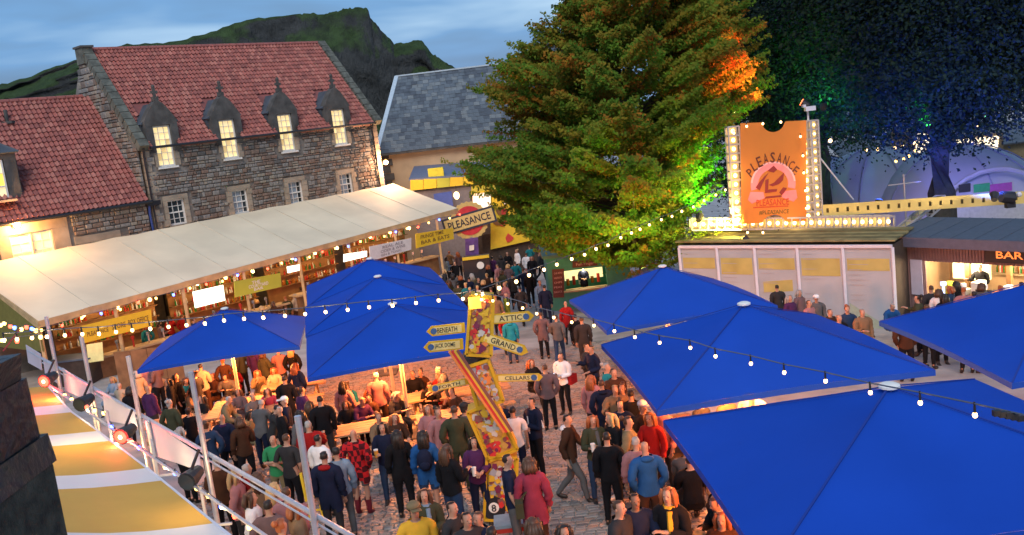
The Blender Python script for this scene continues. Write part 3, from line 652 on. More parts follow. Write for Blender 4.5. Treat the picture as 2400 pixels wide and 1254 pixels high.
bulb_string('string of coloured bulbs along the front edge of the cream marquee', pts, pts, [cb[0], cb[1], cb[2], cb[3]], .055)

# ------------------------------------------------------------------ round sign at the marquee end
SY = 56.0
def sgn(px, py): return D(px, py, SY)
T = thing('round_sign', 'round red and yellow sign with a tilted dark framed name board, on a post past the marquee', 'sign', (sgn(1103,700).x, SY, gz(SY)))
c = sgn(1100, 517); ux = (sgn(1160,500)-sgn(1040,535)).normalized(); uz = Vector((0,-1,0)).cross(ux)*-1; uz = ux.cross(Vector((0,-1,0)))*-1
uz = Vector((0,-1,0)).cross(ux); 
if uz.z < 0: uz = -uz
RR = 43/FPX*SY
def disc(c_, r_, th, n_, off, teeth=0):
    k = n_; pts = [c_+ux*(r_*(1+(.06 if teeth and i % 2 else 0))*cos(2*pi*i/k))+uz*(r_*(1+(.06 if teeth and i % 2 else 0))*sin(2*pi*i/k))-Vector((0,off,0)) for i in range(k)]; m_ = MB(); m_.slab(pts, th, Vector((0,-1,0))); return m_
disc(c, RR, .08, 48, 0, 1).build('rim', mat('sign_gold', (.62,.45,.16), .6), T)
disc(c, RR*.80, .03, 32, .035).build('disc', mat('sign_red', (.55,.035,.05), .6), T)
def brect(w_, h_, off, th): m_ = MB(); m_.slab([c+ux*a_*w_+uz*b_*h_-Vector((0,off,0)) for a_, b_ in ((-.5,-.5),(.5,-.5),(.5,.5),(-.5,.5))], th, Vector((0,-1,0))); return m_
brect(3.22, 1.0, .11, .07).build('name_frame', mat('navy_frame', (.03,.04,.07), .6), T)
brect(2.98, .76, .125, .02).build('name_board', mat('sign_cream', (.66,.50,.20), .6), T)
lettering('PLEASANCE', c-Vector((0,.13,0)), ux, uz, .46, 2.6, T, mat('navy_ink', (.02,.025,.05), .6, var=0))
m_ = MB(); m_.bar((c.x, SY+.06, c.z-RR*.9), (c.x, SY+.06, gz(SY)), .14); m_.build('post', mat('grey_pole', (.3,.3,.32), .5), T)

# ------------------------------------------------------------------ slate-roofed hall behind
SHY = 66.0
def S_(px, py, y=SHY): return D(px, py, y)
T = thing('slate_roofed_hall', 'pale stone hall with a hipped blue slate roof behind the marquee end', 'building', (2, SHY, gz(SHY)))
e0 = S_(893, 356); e1 = S_(1330, 312); e1.z = e0.z-.1
wl_ = MB(); zg = gz(SHY)-2
wl_.hexa([Vector((e0.x,e0.y,zg)), Vector((e1.x,e1.y,zg)), Vector((e1.x,e1.y+14,zg)), Vector((e0.x,e0.y+14,zg)), e0, e1, Vector((e1.x,e1.y+14,e1.z)), Vector((e0.x,e0.y+14,e0.z))])
hw_ = wl_.build('wall', mat('pale_ashlar', (.47,.36,.235), .85, var=.14, scale=.9, bump=.2), T)
dy = 5.5; rL = D(930, 181, SHY+dy); rR = D(1330, 150, SHY+dy); rR.z = rL.z
fo = Vector((0,-.35,-.15)); eL = e0+Vector((-.3,0,0)); bk = Vector((e0.x-.3, SHY+2*dy, e0.z))
hd = MB(); hd.slab([eL+fo, e1+fo, rR, rL], .08); hd.slab([bk, eL+fo, rL], .08); hd.slab([e1+Vector((0,2*dy,0)), bk, rL, rR], .08)
hroof = hd.build('roof', slatem[1], T)
def slates(parent, A_, B_, C_, D_, ex, tw, seed, lim=300):
    """A,B eave left/right; D,C ridge left/right"""
    r = random.Random(seed); it = []; up_ = ((D_+C_)/2-(A_+B_)/2); Lh = up_.length; nr_ = int(Lh/ex)
    ux_ = (B_-A_).normalized(); n_ = ux_.cross(up_).normalized()
    if n_.z < 0: n_ = -n_
    vy = n_.cross(ux_).normalized()
    if vy.z < 0: vy = -vy
    R_ = Matrix((ux_, vy, n_)).transposed().to_4x4()
    for j in range(nr_):
        t = (j+.5)/nr_; a_ = A_.lerp(D_, t); b__ = B_.lerp(C_, t); L_ = (b__-a_).length; nc = max(1, int(L_/tw)); o_ = (j % 2)*.5
        for i in range(nc):
            P = a_.lerp(b__, min(.995, (i+.5*o_+.4)/nc)); m2 = R_.copy(); m2.translation = P+n_*(.05+r.uniform(-.008,.012))
            it.append((m2, (L_/nc*.97, Lh/nr_, .03), r.choices([0,1,2],[5,3,2])[0], 'slate'))
    pieces(parent, 'slate', it, slatem, lim, 'slates')
slates(hroof, eL+fo, e1+fo, rR, rL, .38, .42, 3)
lead = mat('lead_flashing', (.42,.52,.60), .5, var=.1)
m_ = MB(); m_.bar(eL+fo+Vector((0,0,.1)), rL+Vector((0,0,.1)), .32, .07); m_.bar(rL+Vector((0,0,.08)), rR+Vector((0,0,.08)), .25, .1); m_.bar(bk+Vector((0,0,.1)), rL+Vector((0,0,.1)), .2, .07); m_.build('ridge_flashing', lead, hroof)
m_ = MB(); m_.bar(eL+fo-Vector((0,.08,.05)), e1+fo-Vector((0,.08,.05)), .14, .14); m_.build('gutter', darkst, T)
q = MB(); z = zg+1; k = 0
while z < e0.z-.4:
    q.box((e0.x+(.35 if k % 2 else .25), SHY-.03, z+.25), ((.7 if k % 2 else .5), .2, .46)); z += .5; k += 1
q.build('quoin', darkst, T)
# distant gabled building with chimneys
T = thing('distant_gabled_house', 'dark slate gabled house with twin chimney pots far behind the slate roofed hall', 'house', (8, 96, gz(96)))
Y_ = 96
a_ = D(1170,185,Y_); b2 = D(1262,92,Y_); c2_ = D(1400,60,Y_+4)
hb = MB(); hb.hexa([Vector((a_.x+.6,Y_+.2,gz(96)-1)), Vector((a_.x+9,Y_+.2,gz(96)-1)), Vector((a_.x+9,Y_+12,gz(96)-1)), Vector((a_.x+.6,Y_+12,gz(96)-1)), Vector((a_.x+.6,Y_+.2,a_.z-.2)), Vector((a_.x+9,Y_+.2,a_.z-.2)), Vector((a_.x+9,Y_+12,a_.z-.2)), Vector((a_.x+.6,Y_+12,a_.z-.2))]); wl2 = hb.build('wall', darkst, T)
m_ = MB(); A_ = Vector((a_.x, Y_, a_.z)); B_ = Vector((a_.x+9.5, Y_, a_.z)); R1_ = Vector((b2.x, Y_+6, b2.z)); R2_ = Vector((a_.x+7, Y_+6, b2.z+.6))
m_.slab([A_, B_, R2_, R1_], .1); m_.slab([Vector((a_.x,Y_+12,a_.z)), A_, R1_], .1); m_.slab([B_, Vector((B_.x,Y_+12,a_.z)), R2_], .1); dr_ = m_.build('roof', slatem[1], T)
for px in (1183, 1197):
    P = D(px, 175, Y_-.3); m_ = MB(); m_.box((P.x, P.y, P.z), (.45,.45,1.7)); m_.tube([(P.x,P.y,P.z+.85),(P.x,P.y,P.z+1.15)], .14, 6); m_.build('chimney', dressed, dr_)
P = D(1258, 205, Y_-.1); m_ = MB(); m_.box((P.x, Y_+.1, P.z), (1.0,.1,1.1)); m_.build('window', white, T)

# ------------------------------------------------------------------ food stalls under the far trees
def panel(name, pxs, Y, m_, parent=None, th=.05):
    mb_ = MB(); mb_.slab([D(a_, b_, Y) for a_, b_ in pxs], th, Vector((0,-1,0))); return mb_.build(name, m_, parent)
T = thing('food_stall', 'long food stall with yellow fascia panels and blue grey roof beyond the marquee', 'food stall', (D(1040,450,61).x, 61, gz(61)))
def rectpx(x0, y0, x1, y1, sl=-.12): return [(x0, y1), (x1, y1+(x1-x0)*sl), (x1, y0+(x1-x0)*sl), (x0, y0)]
for i in range(6):
    x0 = 962+i*31; panel('fascia_panel', [(x0, 447-i*3.2), (x0+30, 443.8-i*3.2), (x0+30, 421-i*2), (x0, 422-i*2)], 61, yellow if i % 3 != 2 else lime, T)
rp_ = MB(); p0, p1 = D(958,420,61), D(1160,405,61); rp_.slab([p0, p1, p1+Vector((0,5,.6)), p0+Vector((0,5,.6))], .12); rp_.build('roof', mat('blue_grey_roof', (.12,.16,.25), .6), T)
bdy = MB(); p0, p1 = D(965,449,61.3), D(1160,430,61.3); bdy.hexa([Vector((p0.x,61.3,gz(61))), Vector((p1.x,61.3,gz(61))), Vector((p1.x,65,gz(61))), Vector((p0.x,65,gz(61))), p0, Vector((p1.x,61.3,p0.z)), Vector((p1.x,65,p0.z)), Vector((p0.x,65,p0.z))]); bdy.build('body', mat('stall_body', (.16,.15,.17), .7), T)
sgnb = MB(); p = D(1022,405,61.5); sgnb.box(p, (1.0,.5,.65)); sgnb.build('roof_box', mat('lime_box', (.55,.52,.04), .6), T)
m_ = MB(); a_, b_ = D(1016,455,60.6), D(1058,448,60.6); m_.slab([Vector((a_.x,60.6,a_.z-.9)), Vector((b_.x,60.6,a_.z-.9)), b_, a_], .05, Vector((0,-1,0))); m_.build('blue_panel', mat('stall_blue', (.04,.08,.32), .6), T)
T = thing('food_stall', 'brightly lit white food stall with pink painted front half hidden by the leafy tree', 'food stall', (D(1150,480,59).x, 59, gz(59)))
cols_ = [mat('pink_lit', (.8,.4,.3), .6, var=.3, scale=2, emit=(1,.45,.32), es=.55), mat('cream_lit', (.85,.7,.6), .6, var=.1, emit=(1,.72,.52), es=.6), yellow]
xx = 1108
for i, (wd_, k) in enumerate(((44,1),(30,2),(26,1),(38,0),(44,1),(36,2),(50,1),(30,0))):
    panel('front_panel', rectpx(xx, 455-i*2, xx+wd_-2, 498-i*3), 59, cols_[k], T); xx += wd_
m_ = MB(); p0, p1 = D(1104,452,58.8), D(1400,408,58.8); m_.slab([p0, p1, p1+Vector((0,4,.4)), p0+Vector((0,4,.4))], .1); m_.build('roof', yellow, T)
p0 = D(1106,500,59.2); p1 = D(1400,470,59.2); m_ = MB(); m_.hexa([Vector((p0.x,59.3,gz(59))), Vector((p1.x,59.3,gz(59))), Vector((p1.x,62,gz(59))), Vector((p0.x,62,gz(59))), Vector((p0.x,59.3,p0.z+1)), Vector((p1.x,59.3,p0.z+1)), Vector((p1.x,62,p0.z+1)), Vector((p0.x,62,p0.z+1))]); m_.build('body', darkw, T)
for px, lb in ((1070,'small bright lamp over the blue stall panel'), (1318,'orange lantern glowing among the tree branches above the stalls')):
    P = D(px, 458 if px < 1100 else 462, 58.5); t = thing('lantern', lb, 'lantern', P); m_ = MB(); m_.ball(P, .18, 8, 6, 0, (1,1,1.3)); m_.build('globe', mat('lantern_red', (1,.2,.1), .4, var=0, emit=(1,.16,.06), es=5) if px > 1100 else bulbm, t); m_ = MB(); m_.tube([P+Vector((0,0,.2)), P+Vector((0,0,.6))], .02, 5); m_.build('hanger', iron, t)
    lamp('POINT', P-Vector((0,.5,.3)), 90, (1,.6,.35), .15)
# yellow hoarding behind the round sign
T = thing('poster_hoarding', 'yellow hoarding with red artwork standing behind the round sign', 'hoarding', (D(1190,560,57.5).x, 57.5, gz(57.5)))
panel('board', [(1150,585),(1260,560),(1260,468),(1150,484)], 57.5, yellow, T)
art = MB(); r = random.Random(4)
for i in range(14):
    cx, cy = r.uniform(1160,1250), r.uniform(490,560); k = r.choice([5,6,8]); art.add([D(cx+r.uniform(6,13)*cos(6.28*j/k), cy+r.uniform(6,13)*sin(6.28*j/k), 57.42) for j in range(k)], [tuple(range(k))], i % 2)
art.build('artwork', [mat('art_red', (.55,.05,.04), .6), mat('art_brown', (.22,.10,.03), .6)], T)
m_ = MB(); m_.box((D(1205,560,57.9).x, 57.9, gz(57)+1.2), (4.0,.2,2.6)); m_.build('support', darkw, T)
T = thing('black_bar_stand', 'black bar stand with yellow top edge and round white emblem in the far crowd', 'bar', (D(1118,640,50).x, 50, gz(50)))
m_ = MB(); p0 = D(1088,640,50); p1 = D(1150,632,50); zt_ = D(1100,608,50).z; m_.hexa([Vector((p0.x,50,gz(50))), Vector((p1.x,50,gz(50))), Vector((p1.x,51.5,gz(50))), Vector((p0.x,51.5,gz(50))), Vector((p0.x,50,zt_)), Vector((p1.x,50,zt_)), Vector((p1.x,51.5,zt_)), Vector((p0.x,51.5,zt_))]); m_.build('counter', iron, T)
m_ = MB(); m_.box(((p0.x+p1.x)/2, 49.96, zt_+.06), (p1.x-p0.x, .1, .16)); m_.build('top_edge', yellow, T)
m_ = MB(); cc = D(1126,622,49.93); m_.slab([cc+Vector((.2*cos(6.28*i/16), 0, .2*sin(6.28*i/16))) for i in range(16)], .03, Vector((0,-1,0))); m_.build('emblem', white, T)
T = thing('banner', 'tall purple pull up banner with a white square, below the round sign', 'banner', (D(1105,640,54).x, 54, gz(54)))
panel('board', [(1092,630),(1124,626),(1120,556),(1090,560)], 54, mat('purple_banner', (.10,.05,.22), .6, var=.4, scale=3), T); panel('print', [(1100,588),(1111,586),(1111,574),(1100,576)], 53.9, white, T)
m_ = MB(); m_.box((D(1108,640,54.1).x, 54.15, (gz(54)+D(1108,630,54).z)/2), (.1,.1,abs(gz(54)-D(1108,630,54).z)+.1)); m_.build('stand', iron, T)
for (a0, a1, top, lb) in ((1160,1200,575,'low black serving bar left of the tree in the far crowd'), (1290,1345,545,'dark bin store beyond the green kiosk'), (1215,1280,560,'low dark bar wall under the tree at the far end')):
    p0, p1 = D(a0, top, 60), D(a1, top-4, 60); T = thing('serving_bar', lb, 'bar', (p0.x, 60, gz(60))); m_ = MB(); m_.box(((p0.x+p1.x)/2, 60.4, (p0.z+gz(60))/2), (p1.x-p0.x, .8, p0.z-gz(60))); m_.build('counter', darkw, T); m_ = MB(); m_.box(((p0.x+p1.x)/2, 60.3, p0.z+.05), (p1.x-p0.x+.2, 1.1, .09)); m_.build('counter_top', iron, T)

# ------------------------------------------------------------------ green kiosk
KY = 41.0; zr = D(1290,604,KY).z; gzk = gz(KY)
K = thing('green_kiosk', 'green painted kiosk with a lit serving hatch and brown menu boards under the tree', 'kiosk', (D(1380,700,KY).x, KY, gzk))
green = mat('kiosk_green', (.05,.26,.19), .6, var=.1); brn = mat('menu_brown', (.13,.035,.03), .6)
x0, x1 = D(1290,700,KY).x, D(1482,680,KY).x; hx0, hx1 = D(1324,660,KY).x, D(1422,650,KY).x; hz1 = D(1370,630,KY).z; hz0 = D(1370,676,KY).z
m_ = MB(); bx = lambda a, c, z0, z1, ya, yb: m_.hexa([(a,ya,z0),(c,ya,z0),(c,yb,z0),(a,yb,z0),(a,ya,z1),(c,ya,z1),(c,yb,z1),(a,yb,z1)])
bx(x0, hx0, gzk-.4, zr, KY, KY+.08); bx(hx1, x1, gzk-.4, zr, KY, KY+.08); bx(hx0, hx1, gzk-.4, hz0, KY, KY+.08); bx(hx0, hx1, hz1, zr, KY, KY+.08); bx(x0, x0+.08, gzk-.4, zr, KY+.081, KY+3); bx(x1-.08, x1, gzk-.4, zr, KY+.081, KY+3); bx(x0, x1, gzk-.4, zr, KY+3.001, KY+3.1)
m_.build('wall', green, K)
m_ = MB(); bx(x0-.15, x1+.15, zr+.001, zr+.14, KY-.3, KY+3.3); m_.build('roof', mat('kiosk_roof', (.10,.22,.15), .7), K)
m_ = MB(); bx(hx0, hx1, gzk+1, zr-.02, KY+1.6, KY+1.65); m_.build('back_wall', mat('lit_cream', (.8,.75,.45), .7, var=.2, scale=3, emit=(1,.85,.42), es=.5), K)
m_ = MB(); bx(hx0-.1, hx1+.1, hz0-.06, hz0, KY-.25, KY+.35); m_.build('counter', plyb, K)
for i in range(6):
    m_ = MB(); xq = hx0+.2+i*.28; m_.tube([(xq,KY+1.2,hz0),(xq,KY+1.2,hz0+.3+.1*(i % 2))], .08, 6); m_.build('jar', [bottlem[1], bottlem[3], white, bottlem[0]][i % 4], K)
p = [D(1342,628,KY-.06), D(1400,622,KY-.06), D(1400,609,KY-.06), D(1342,613,KY-.06)]; m_ = MB(); m_.slab(p, .04, Vector((0,-1,0))); m_.build('sign_board', brn, K)
lettering('Fish Finger', (p[0]+p[2])/2, (p[1]-p[0]).normalized(), Vector((0,0,1)), .16, .8, K, mat('pink_ink', (.6,.35,.3), .6, var=0), off=.06)
p = [D(1297,698,KY-.06), D(1322,697,KY-.06), D(1322,630,KY-.06), D(1294,632,KY-.06)]; m_ = MB(); m_.slab(p, .05, Vector((0,-1,0))); m_.build('menu_board', brn, K)
for i, s in enumerate(['OUR MENU', 'HADDOCK', 'CHIPS', 'PEAS', 'SAUCE']): lettering(s, D(1308, 640+i*11, KY-.1), Vector((1,0,0)), Vector((0,0,1)), .085, .36, K, mat('pink_ink', (0,0,0)))
lamp('POINT', (.5*(hx0+hx1), KY+.7, hz1-.15), 50, (1,.8,.45), .15)
# ------------------------------------------------------------------ parasols
blue = mat('parasol_blue', (.007,.058,.40), .75, var=.10, scale=.5, bump=.35, bscale=1.6, spec=.12)
seamb = mat('parasol_seam', (.006,.035,.26), .8, var=0); polem = mat('pole_wood', (.62,.50,.34), .5, var=.1)
heat = mat('heater_glow', (1,.3,.1), .4, var=0, emit=(1,.26,.06), es=6)
def parasol(cx, cy, rot, s, ze, za, label, heatE=800, hp=None):
    g = gz(cy); T = thing('parasol', label, 'parasol', (cx, cy, g), 'square blue parasols over the tables')
    c_, s_ = cos(rot), sin(rot); W = lambda x, y, z: Vector((cx+x*c_-y*s_, cy+x*s_+y*c_, z))
    m_ = MB(); N_ = 10; h = s/2; cor = [(-h,-h),(h,-h),(h,h),(-h,h)]
    for k in range(4):
        a, b_ = cor[k], cor[(k+1) % 4]
        o = len(m_.v)
        for i in range(N_+1):
            t = i/N_
            for j in range(N_+1):
                u = j/N_; x = (a[0]+(b_[0]-a[0])*u)*t; y = (a[1]+(b_[1]-a[1])*u)*t
                bulge = .05*sin(pi*t)*(1-abs(2*u-1))**.7*-1; edge = -.05*(t**3)*sin(pi*u)*-1
                m_.v.append(tuple(W(x, y, za-(za-ze)*t+bulge+edge+.0*random.random())))
        for i in range(N_):
            for j in range(N_):
                q = (o+i*(N_+1)+j, o+(i+1)*(N_+1)+j, o+(i+1)*(N_+1)+j+1, o+i*(N_+1)+j+1)
                m_.f.append(q); m_.m.append(0)
    can = m_.build('canopy', blue, T, smooth=True)
    v = MB()                                   # short valance below the edge
    for k in range(4):
        a, b_ = cor[k], cor[(k+1) % 4]
        for j in range(10):
            u0, u1 = j/10, (j+1)/10; P = lambda u, z: W((a[0]+(b_[0]-a[0])*u)*1.001, (a[1]+(b_[1]-a[1])*u)*1.001, z+.05*sin(pi*u))
            v.add([P(u0,ze-.09), P(u1,ze-.09), P(u1,ze), P(u0,ze)], [(0,1,2,3)])
    v.build('valance', blue, can)
    sm = MB()
    for k in range(4): sm.bar(W(cor[k][0]*.03, cor[k][1]*.03, za+.004), W(cor[k][0]*.995, cor[k][1]*.995, ze+.008), .022, .012)
    sm.build('seam', seamb, can)
    cap = MB(); cap.ball((cx, cy, za+.03), .12, 12, 5, 0, (1,1,.35)); cap.build('top_cap', white, T)
    p = MB(); p.tube([(cx, cy, g), (cx, cy, za-.02)], .05, 10); p.build('pole', polem, T)
    bs_ = MB(); bs_.box((cx, cy, g+.05), (.8,.8,.1)); bs_.build('base', darkst, T)
    for k in range(4):
        r_ = MB(); r_.bar(W(0,0,za-.12), W(cor[k][0]*.97, cor[k][1]*.97, ze-.06), .03, .04); r_.build('rib', polem, T)
        a, b_ = cor[k], cor[(k+1) % 4]; r_ = MB(); r_.bar(W(0,0,za-.12), W((a[0]+b_[0])*.48, (a[1]+b_[1])*.48, ze-.02), .025, .035); r_.build('rib', polem, T)
    if heatE:
        for sg in (-1, 1):
            hm = MB(); P = W(.32*sg, 0, ze-.15); hm.box(P, (.12,.5,.07), Matrix.Rotation(rot, 3, 'Z')); ho = hm.build('heater', iron, T)
            e_ = MB(); e_.box(P-Vector((0,0,.045)), (.08,.44,.02), Matrix.Rotation(rot, 3, 'Z')); e_.build('heater_element', heat, ho)
            lamp('POINT', W(.55*sg, 0, ze-.28), heatE/2, (1,.27,.06), .14)
    return T
def par2(apx, s, rot, y, ze, za, lab, **k):
    P = D(apx[0], apx[1], y); return parasol(P.x, y, rot, s, ze+(P.z-za), P.z, lab, **k)
PARA = [(-8.51,27.14,.14,4.32,2.44,3.41,'blue parasol standing apart at the left, in front of the marquee bars'),
        (-2.99,22.45,.20,4.39,2.48,3.39,'nearest blue parasol of the row of three left of the painted signpost')]
for (x, y, rt, s, he, ha, lb) in PARA: parasol(x, y, rt, s, gz(y)+he, gz(y)+ha, lb)
parasol(D(885,650,27.1).x, 27.1, .2, 4.45, D(885,650,27.1).z-.92, D(885,650,27.1).z, 'middle blue parasol of the row of three left of the painted signpost', heatE=520)
parasol(D(866,608,31.8).x, 31.8, .2, 4.5, D(866,608,31.8).z-.92, D(866,608,31.8).z, 'farthest blue parasol of the row of three left of the painted signpost', heatE=520)
parasol(3.9, 24.14, .13, 4.29, gz(24.14)+2.42, gz(24.14)+3.37, 'farthest blue parasol on the right, in front of the poster wall', heatE=350)
parasol(3.86, 15.67, .08, 4.32, gz(15.67)+2.4, gz(15.67)+3.29, 'middle blue parasol on the right, in front of the farthest one', heatE=560)
parasol(3.9, 9.76, .04, 4.19, gz(9.91)+2.27, gz(9.91)+3.03, 'nearest blue parasol, filling the lower right corner', heatE=560)
parasol(8.9, 15.0, .04, 4.25, gz(14.4)+2.25, gz(14.4)+3.19, 'blue parasol at the right edge, partly behind the nearest one', heatE=520)

# ------------------------------------------------------------------ picnic tables and benches
plank = mat('table_timber', (.36,.22,.12), .7, var=.25, scale=2.5, stretch=(1,6,6))
def picnic(x, y, rot, label):
    g = gz(y); T = thing('picnic_table', label, 'picnic table', (x, y, g), 'picnic tables under the parasols')
    R_ = Matrix.Rotation(rot, 3, 'Z'); Lc = lambda a, b_, c: Vector((x, y, g))+R_ @ Vector((a, b_, c))
    for k in range(5): m_ = MB(); m_.box(Lc(0, -.34+.17*k, .74), (1.9,.155,.04), R_); m_.build('tabletop_board', plank, T)
    for s_ in (-1, 1):
        for k in range(2): m_ = MB(); m_.box(Lc(0, s_*(.72+.15*k)-.07*s_, .44), (1.9,.13,.04), R_); m_.build('bench_board', plank, T)
        m_ = MB(); m_.bar(Lc(.65*s_, -.8, .41), Lc(.65*s_, .8, .41), .05, .09); m_.bar(Lc(.7*s_, -.2, .71), Lc(.7*s_, -.65, .01), .05, .09); m_.bar(Lc(.7*s_, .2, .71), Lc(.7*s_, .65, .01), .05, .09); m_.build('leg_frame', plank, T)
    return T
TB = [(-8.0,26.2,.14,'picnic table under the left parasol, nearest its pole'), (-9.3,24.6,.14,'picnic table under the front left of the parasol standing apart'), (-6.6,24.9,.14,'picnic table behind the man in the green tee'), (-7.2,28.4,.14,'picnic table at the back of the left parasol'),
      (-3.9,21.0,.2,'picnic table left of the pole under the nearest parasol of the row of three'), (-1.7,21.3,.2,'picnic table right of the pole under the nearest parasol of the row of three'), (-3.6,23.6,.2,'picnic table at the back of the nearest parasol of the row of three'), (-1.4,23.9,.2,'picnic table beside the painted signpost, under the back right of the parasol'),
      (3.5,10.9,1.45,'picnic table under the nearest parasol, where the man in black sits'), (4.6,9.6,1.45,'picnic table deep under the nearest parasol'), (3.6,16.2,.1,'picnic table under the middle parasol on the right'), (3.8,24,.1,'picnic table under the farthest parasol on the right')]
for t in TB: picnic(*t)
P = G(1570, 1120); T = thing('planter_box', 'brown timber planter box beside the blue hooded jacket, under the nearest parasol', 'planter', P)
for k in range(5): m_ = MB(); m_.box((P.x+.3, P.y-.01, P.z+.1+.2*k), (.62,.04,.185)); m_.build('board', plyb, T)
m_ = MB(); m_.box((P.x+.3, P.y+.32, P.z+.5), (.58,.6,1.0)); m_.build('body', barwood, T)

# ------------------------------------------------------------------ poster wall, plank roof, lit trusses, banner tower
w0 = Zp(1592, 582, 0.0); w1 = Zp(2092, 581, 0.0); wd_ = (w1-w0).normalized(); wn = Vector((wd_.y, -wd_.x, 0)); WL = (w1-w0).length
T = thing('poster_wall', 'white framed wall of festival programme posters behind the parasols on the right', 'wall', (w0+w1)/2-Vector((0,0,2.4)))
post_m = mat('poster_grey', (.35,.39,.43), .6, var=.1, scale=1.2); py_m = mat('poster_yellow', (.42,.37,.12), .6, var=.15, scale=1.5); pg_m = mat('poster_mint', (.30,.38,.30), .6); pp_m = mat('poster_pink', (.42,.24,.20), .6); pi_m = mat('poster_ink', (.33,.34,.36), .6, var=0)
fr_m = mat('cool_white_frame', (.62,.62,.70), .5, var=.05)
bnds = [UVx for UVx in (1592, 1680, 1768, 1868, 1975, 2092)]
us_ = [(onplane(x, 583, w0, wn)-w0).dot(wd_) for x in bnds]; zb = -3.2; ztop = 0.0
Wp = lambda u, z, o=0.0: Vector((w0.x, w0.y, 0))+wd_*u+Vector((0,0,z))+wn*o
r = random.Random(2)
for i in range(5):
    a, c = us_[i], us_[i+1]; m_ = MB(); m_.slab([Wp(a,zb), Wp(c,zb), Wp(c,ztop), Wp(a,ztop)], .06, wn); pb = m_.build('poster_panel', post_m, T)
    pr = MB(); e_ = .12
    pr.slab([Wp(a+e_,ztop-.75-.2*(i % 2),.012), Wp(c-e_,ztop-.75-.2*(i % 2),.012), Wp(c-e_,ztop-.35,.012), Wp(a+e_,ztop-.35,.012)], .004, wn, 0)
    if i >= 3: pr.slab([Wp(a+e_,zb+.3,.008), Wp(c-e_,zb+.05,.008), Wp(c-e_,zb+.5,.008), Wp(a+e_,zb+1.35,.008)], .004, wn, 2 if i == 3 else 1)
    if i in (0, 2): pr.slab([Wp(a+e_*2,ztop-1.6,.008), Wp(c-e_*2,ztop-1.5,.008), Wp(c-e_*2,ztop-1.1,.008), Wp(a+e_*2,ztop-1.2,.008)], .004, wn, 0)
    for k in range(14):
        z_ = ztop-.22-k*.17
        if r.random() < .35: continue
        if z_ < zb+.3: break
        pr.slab([Wp(a+e_+.05,z_,.018), Wp(a+e_+.05+(c-a-.4)*r.uniform(.2,.6),z_,.018), Wp(a+e_+.05+(c-a-.4)*r.uniform(.2,.6),z_+.018,.018), Wp(a+e_+.05,z_+.018,.018)], .003, wn, 3)
    pr.build('print', [py_m, pg_m, pp_m, pi_m], pb)
m_ = MB()
for u in us_: m_.bar(Wp(u,zb,.03), Wp(u,ztop+.02,.03), .09, .09)
m_.bar(Wp(0,ztop+.06,.03), Wp(us_[-1],ztop+.06,.03), .08, .10); m_.build('frame', fr_m, T)
# plank roof behind the wall
T = thing('plank_roof_shed', 'low shed with a plank roof lit green and yellow below the glowing letters', 'shed', Wp(WL/2, -3.2, -1))
plk = [mat('roof_plank', (.24,.20,.09), .8, var=.3, scale=2.5), mat('roof_plank_dark', (.12,.11,.05), .8, var=.3, scale=2.5)]  # planks alternate a lighter and a darker olive brown
r = random.Random(6); A_ = Wp(-.1,ztop+.18,-.06); 
for k in range(7):
    f0, f1 = k/7, (k+.94)/7; up2 = lambda f: -wn*2.0*f+Vector((0,0,.12*f))
    m_ = MB(); a_ = Wp(-.2,ztop+.2,-.08)+up2(f0); b_ = Wp(WL+.05,ztop+.2,-.08)+up2(f0); o_ = Vector((0,0,r.uniform(.01,.05)))
    m_.slab([a_+o_, b_+o_, Wp(WL+.05,ztop+.2,-.08)+up2(f1)+o_, Wp(-.2,ztop+.2,-.08)+up2(f1)+o_], .05); m_.build('plank', plk[k % 2], T)
m_ = MB(); m_.hexa([Wp(0,-3.4,-.1), Wp(WL,-3.4,-.1), Wp(WL,-3.4,-2), Wp(0,-3.4,-2), Wp(0,ztop+.1,-.1), Wp(WL,ztop+.1,-.1), Wp(WL,ztop+.12,-2), Wp(0,ztop+.12,-2)]); m_.build('body', darkw, T)
# lit box truss
tru = mat('truss_grey', (.42,.40,.42), .45, metal=.3, var=.05); glowy = mat('truss_bulb', (1,.8,.4), .3, var=0, emit=(1,.60,.18), es=6)
panelm = mat('truss_backing', (.75,.62,.30), .6, var=.1)
def lit_truss(A_, B_, wd, label, n, back=Vector((0,1,0)), lit=True, lampE=0, name='lit_truss'):
    A_, B_ = Vector(A_), Vector(B_); d = (B_-A_).normalized(); s_ = d.cross(back).normalized()*wd/2; bk_ = back*wd
    T = thing(name, label, 'truss', A_)
    ch_ = MB()
    for q in (s_, -s_, s_+bk_, -s_+bk_): ch_.bar(A_+q, B_+q, .055)
    ch_.build('chord', tru, T); rg_ = MB()
    for i in range(n+1):
        P = A_.lerp(B_, i/n); rg_.bar(P+s_, P-s_, .05); rg_.bar(P+s_+bk_, P-s_+bk_, .04); rg_.bar(P+s_, P+s_+bk_, .04); rg_.bar(P-s_, P-s_+bk_, .04)
    rg_.build('rung', tru, T)
    m_ = MB(); m_.slab([A_-s_*.9+bk_*1.02, B_-s_*.9+bk_*1.02, B_+s_*.9+bk_*1.02, A_+s_*.9+bk_*1.02], .02, -back); m_.build('backing', panelm, T)
    if lit:
        for i in range(n):
            P = A_.lerp(B_, (i+.5)/n)+bk_*.35
            o = bpy.data.objects.new('bulb', unit_bulb()); col.objects.link(o); o.parent = T; o.matrix_basis = Matrix.Translation(P-T.location) @ Matrix.Scale(wd*.17, 4); o.material_slots[0].link = 'OBJECT'; o.material_slots[0].material = glowy
        if lampE: lamp('POINT', A_.lerp(B_, .5)-back*.5, lampE, (1,.66,.25), .3)
    return T
TY = 34.5
h0, h1 = D(1622,527,TY), D(2096,520,TY-1.2)
lit_truss(h0, h1, .40, 'long horizontal truss full of warm bulbs above the plank roof', 24, lampE=8)
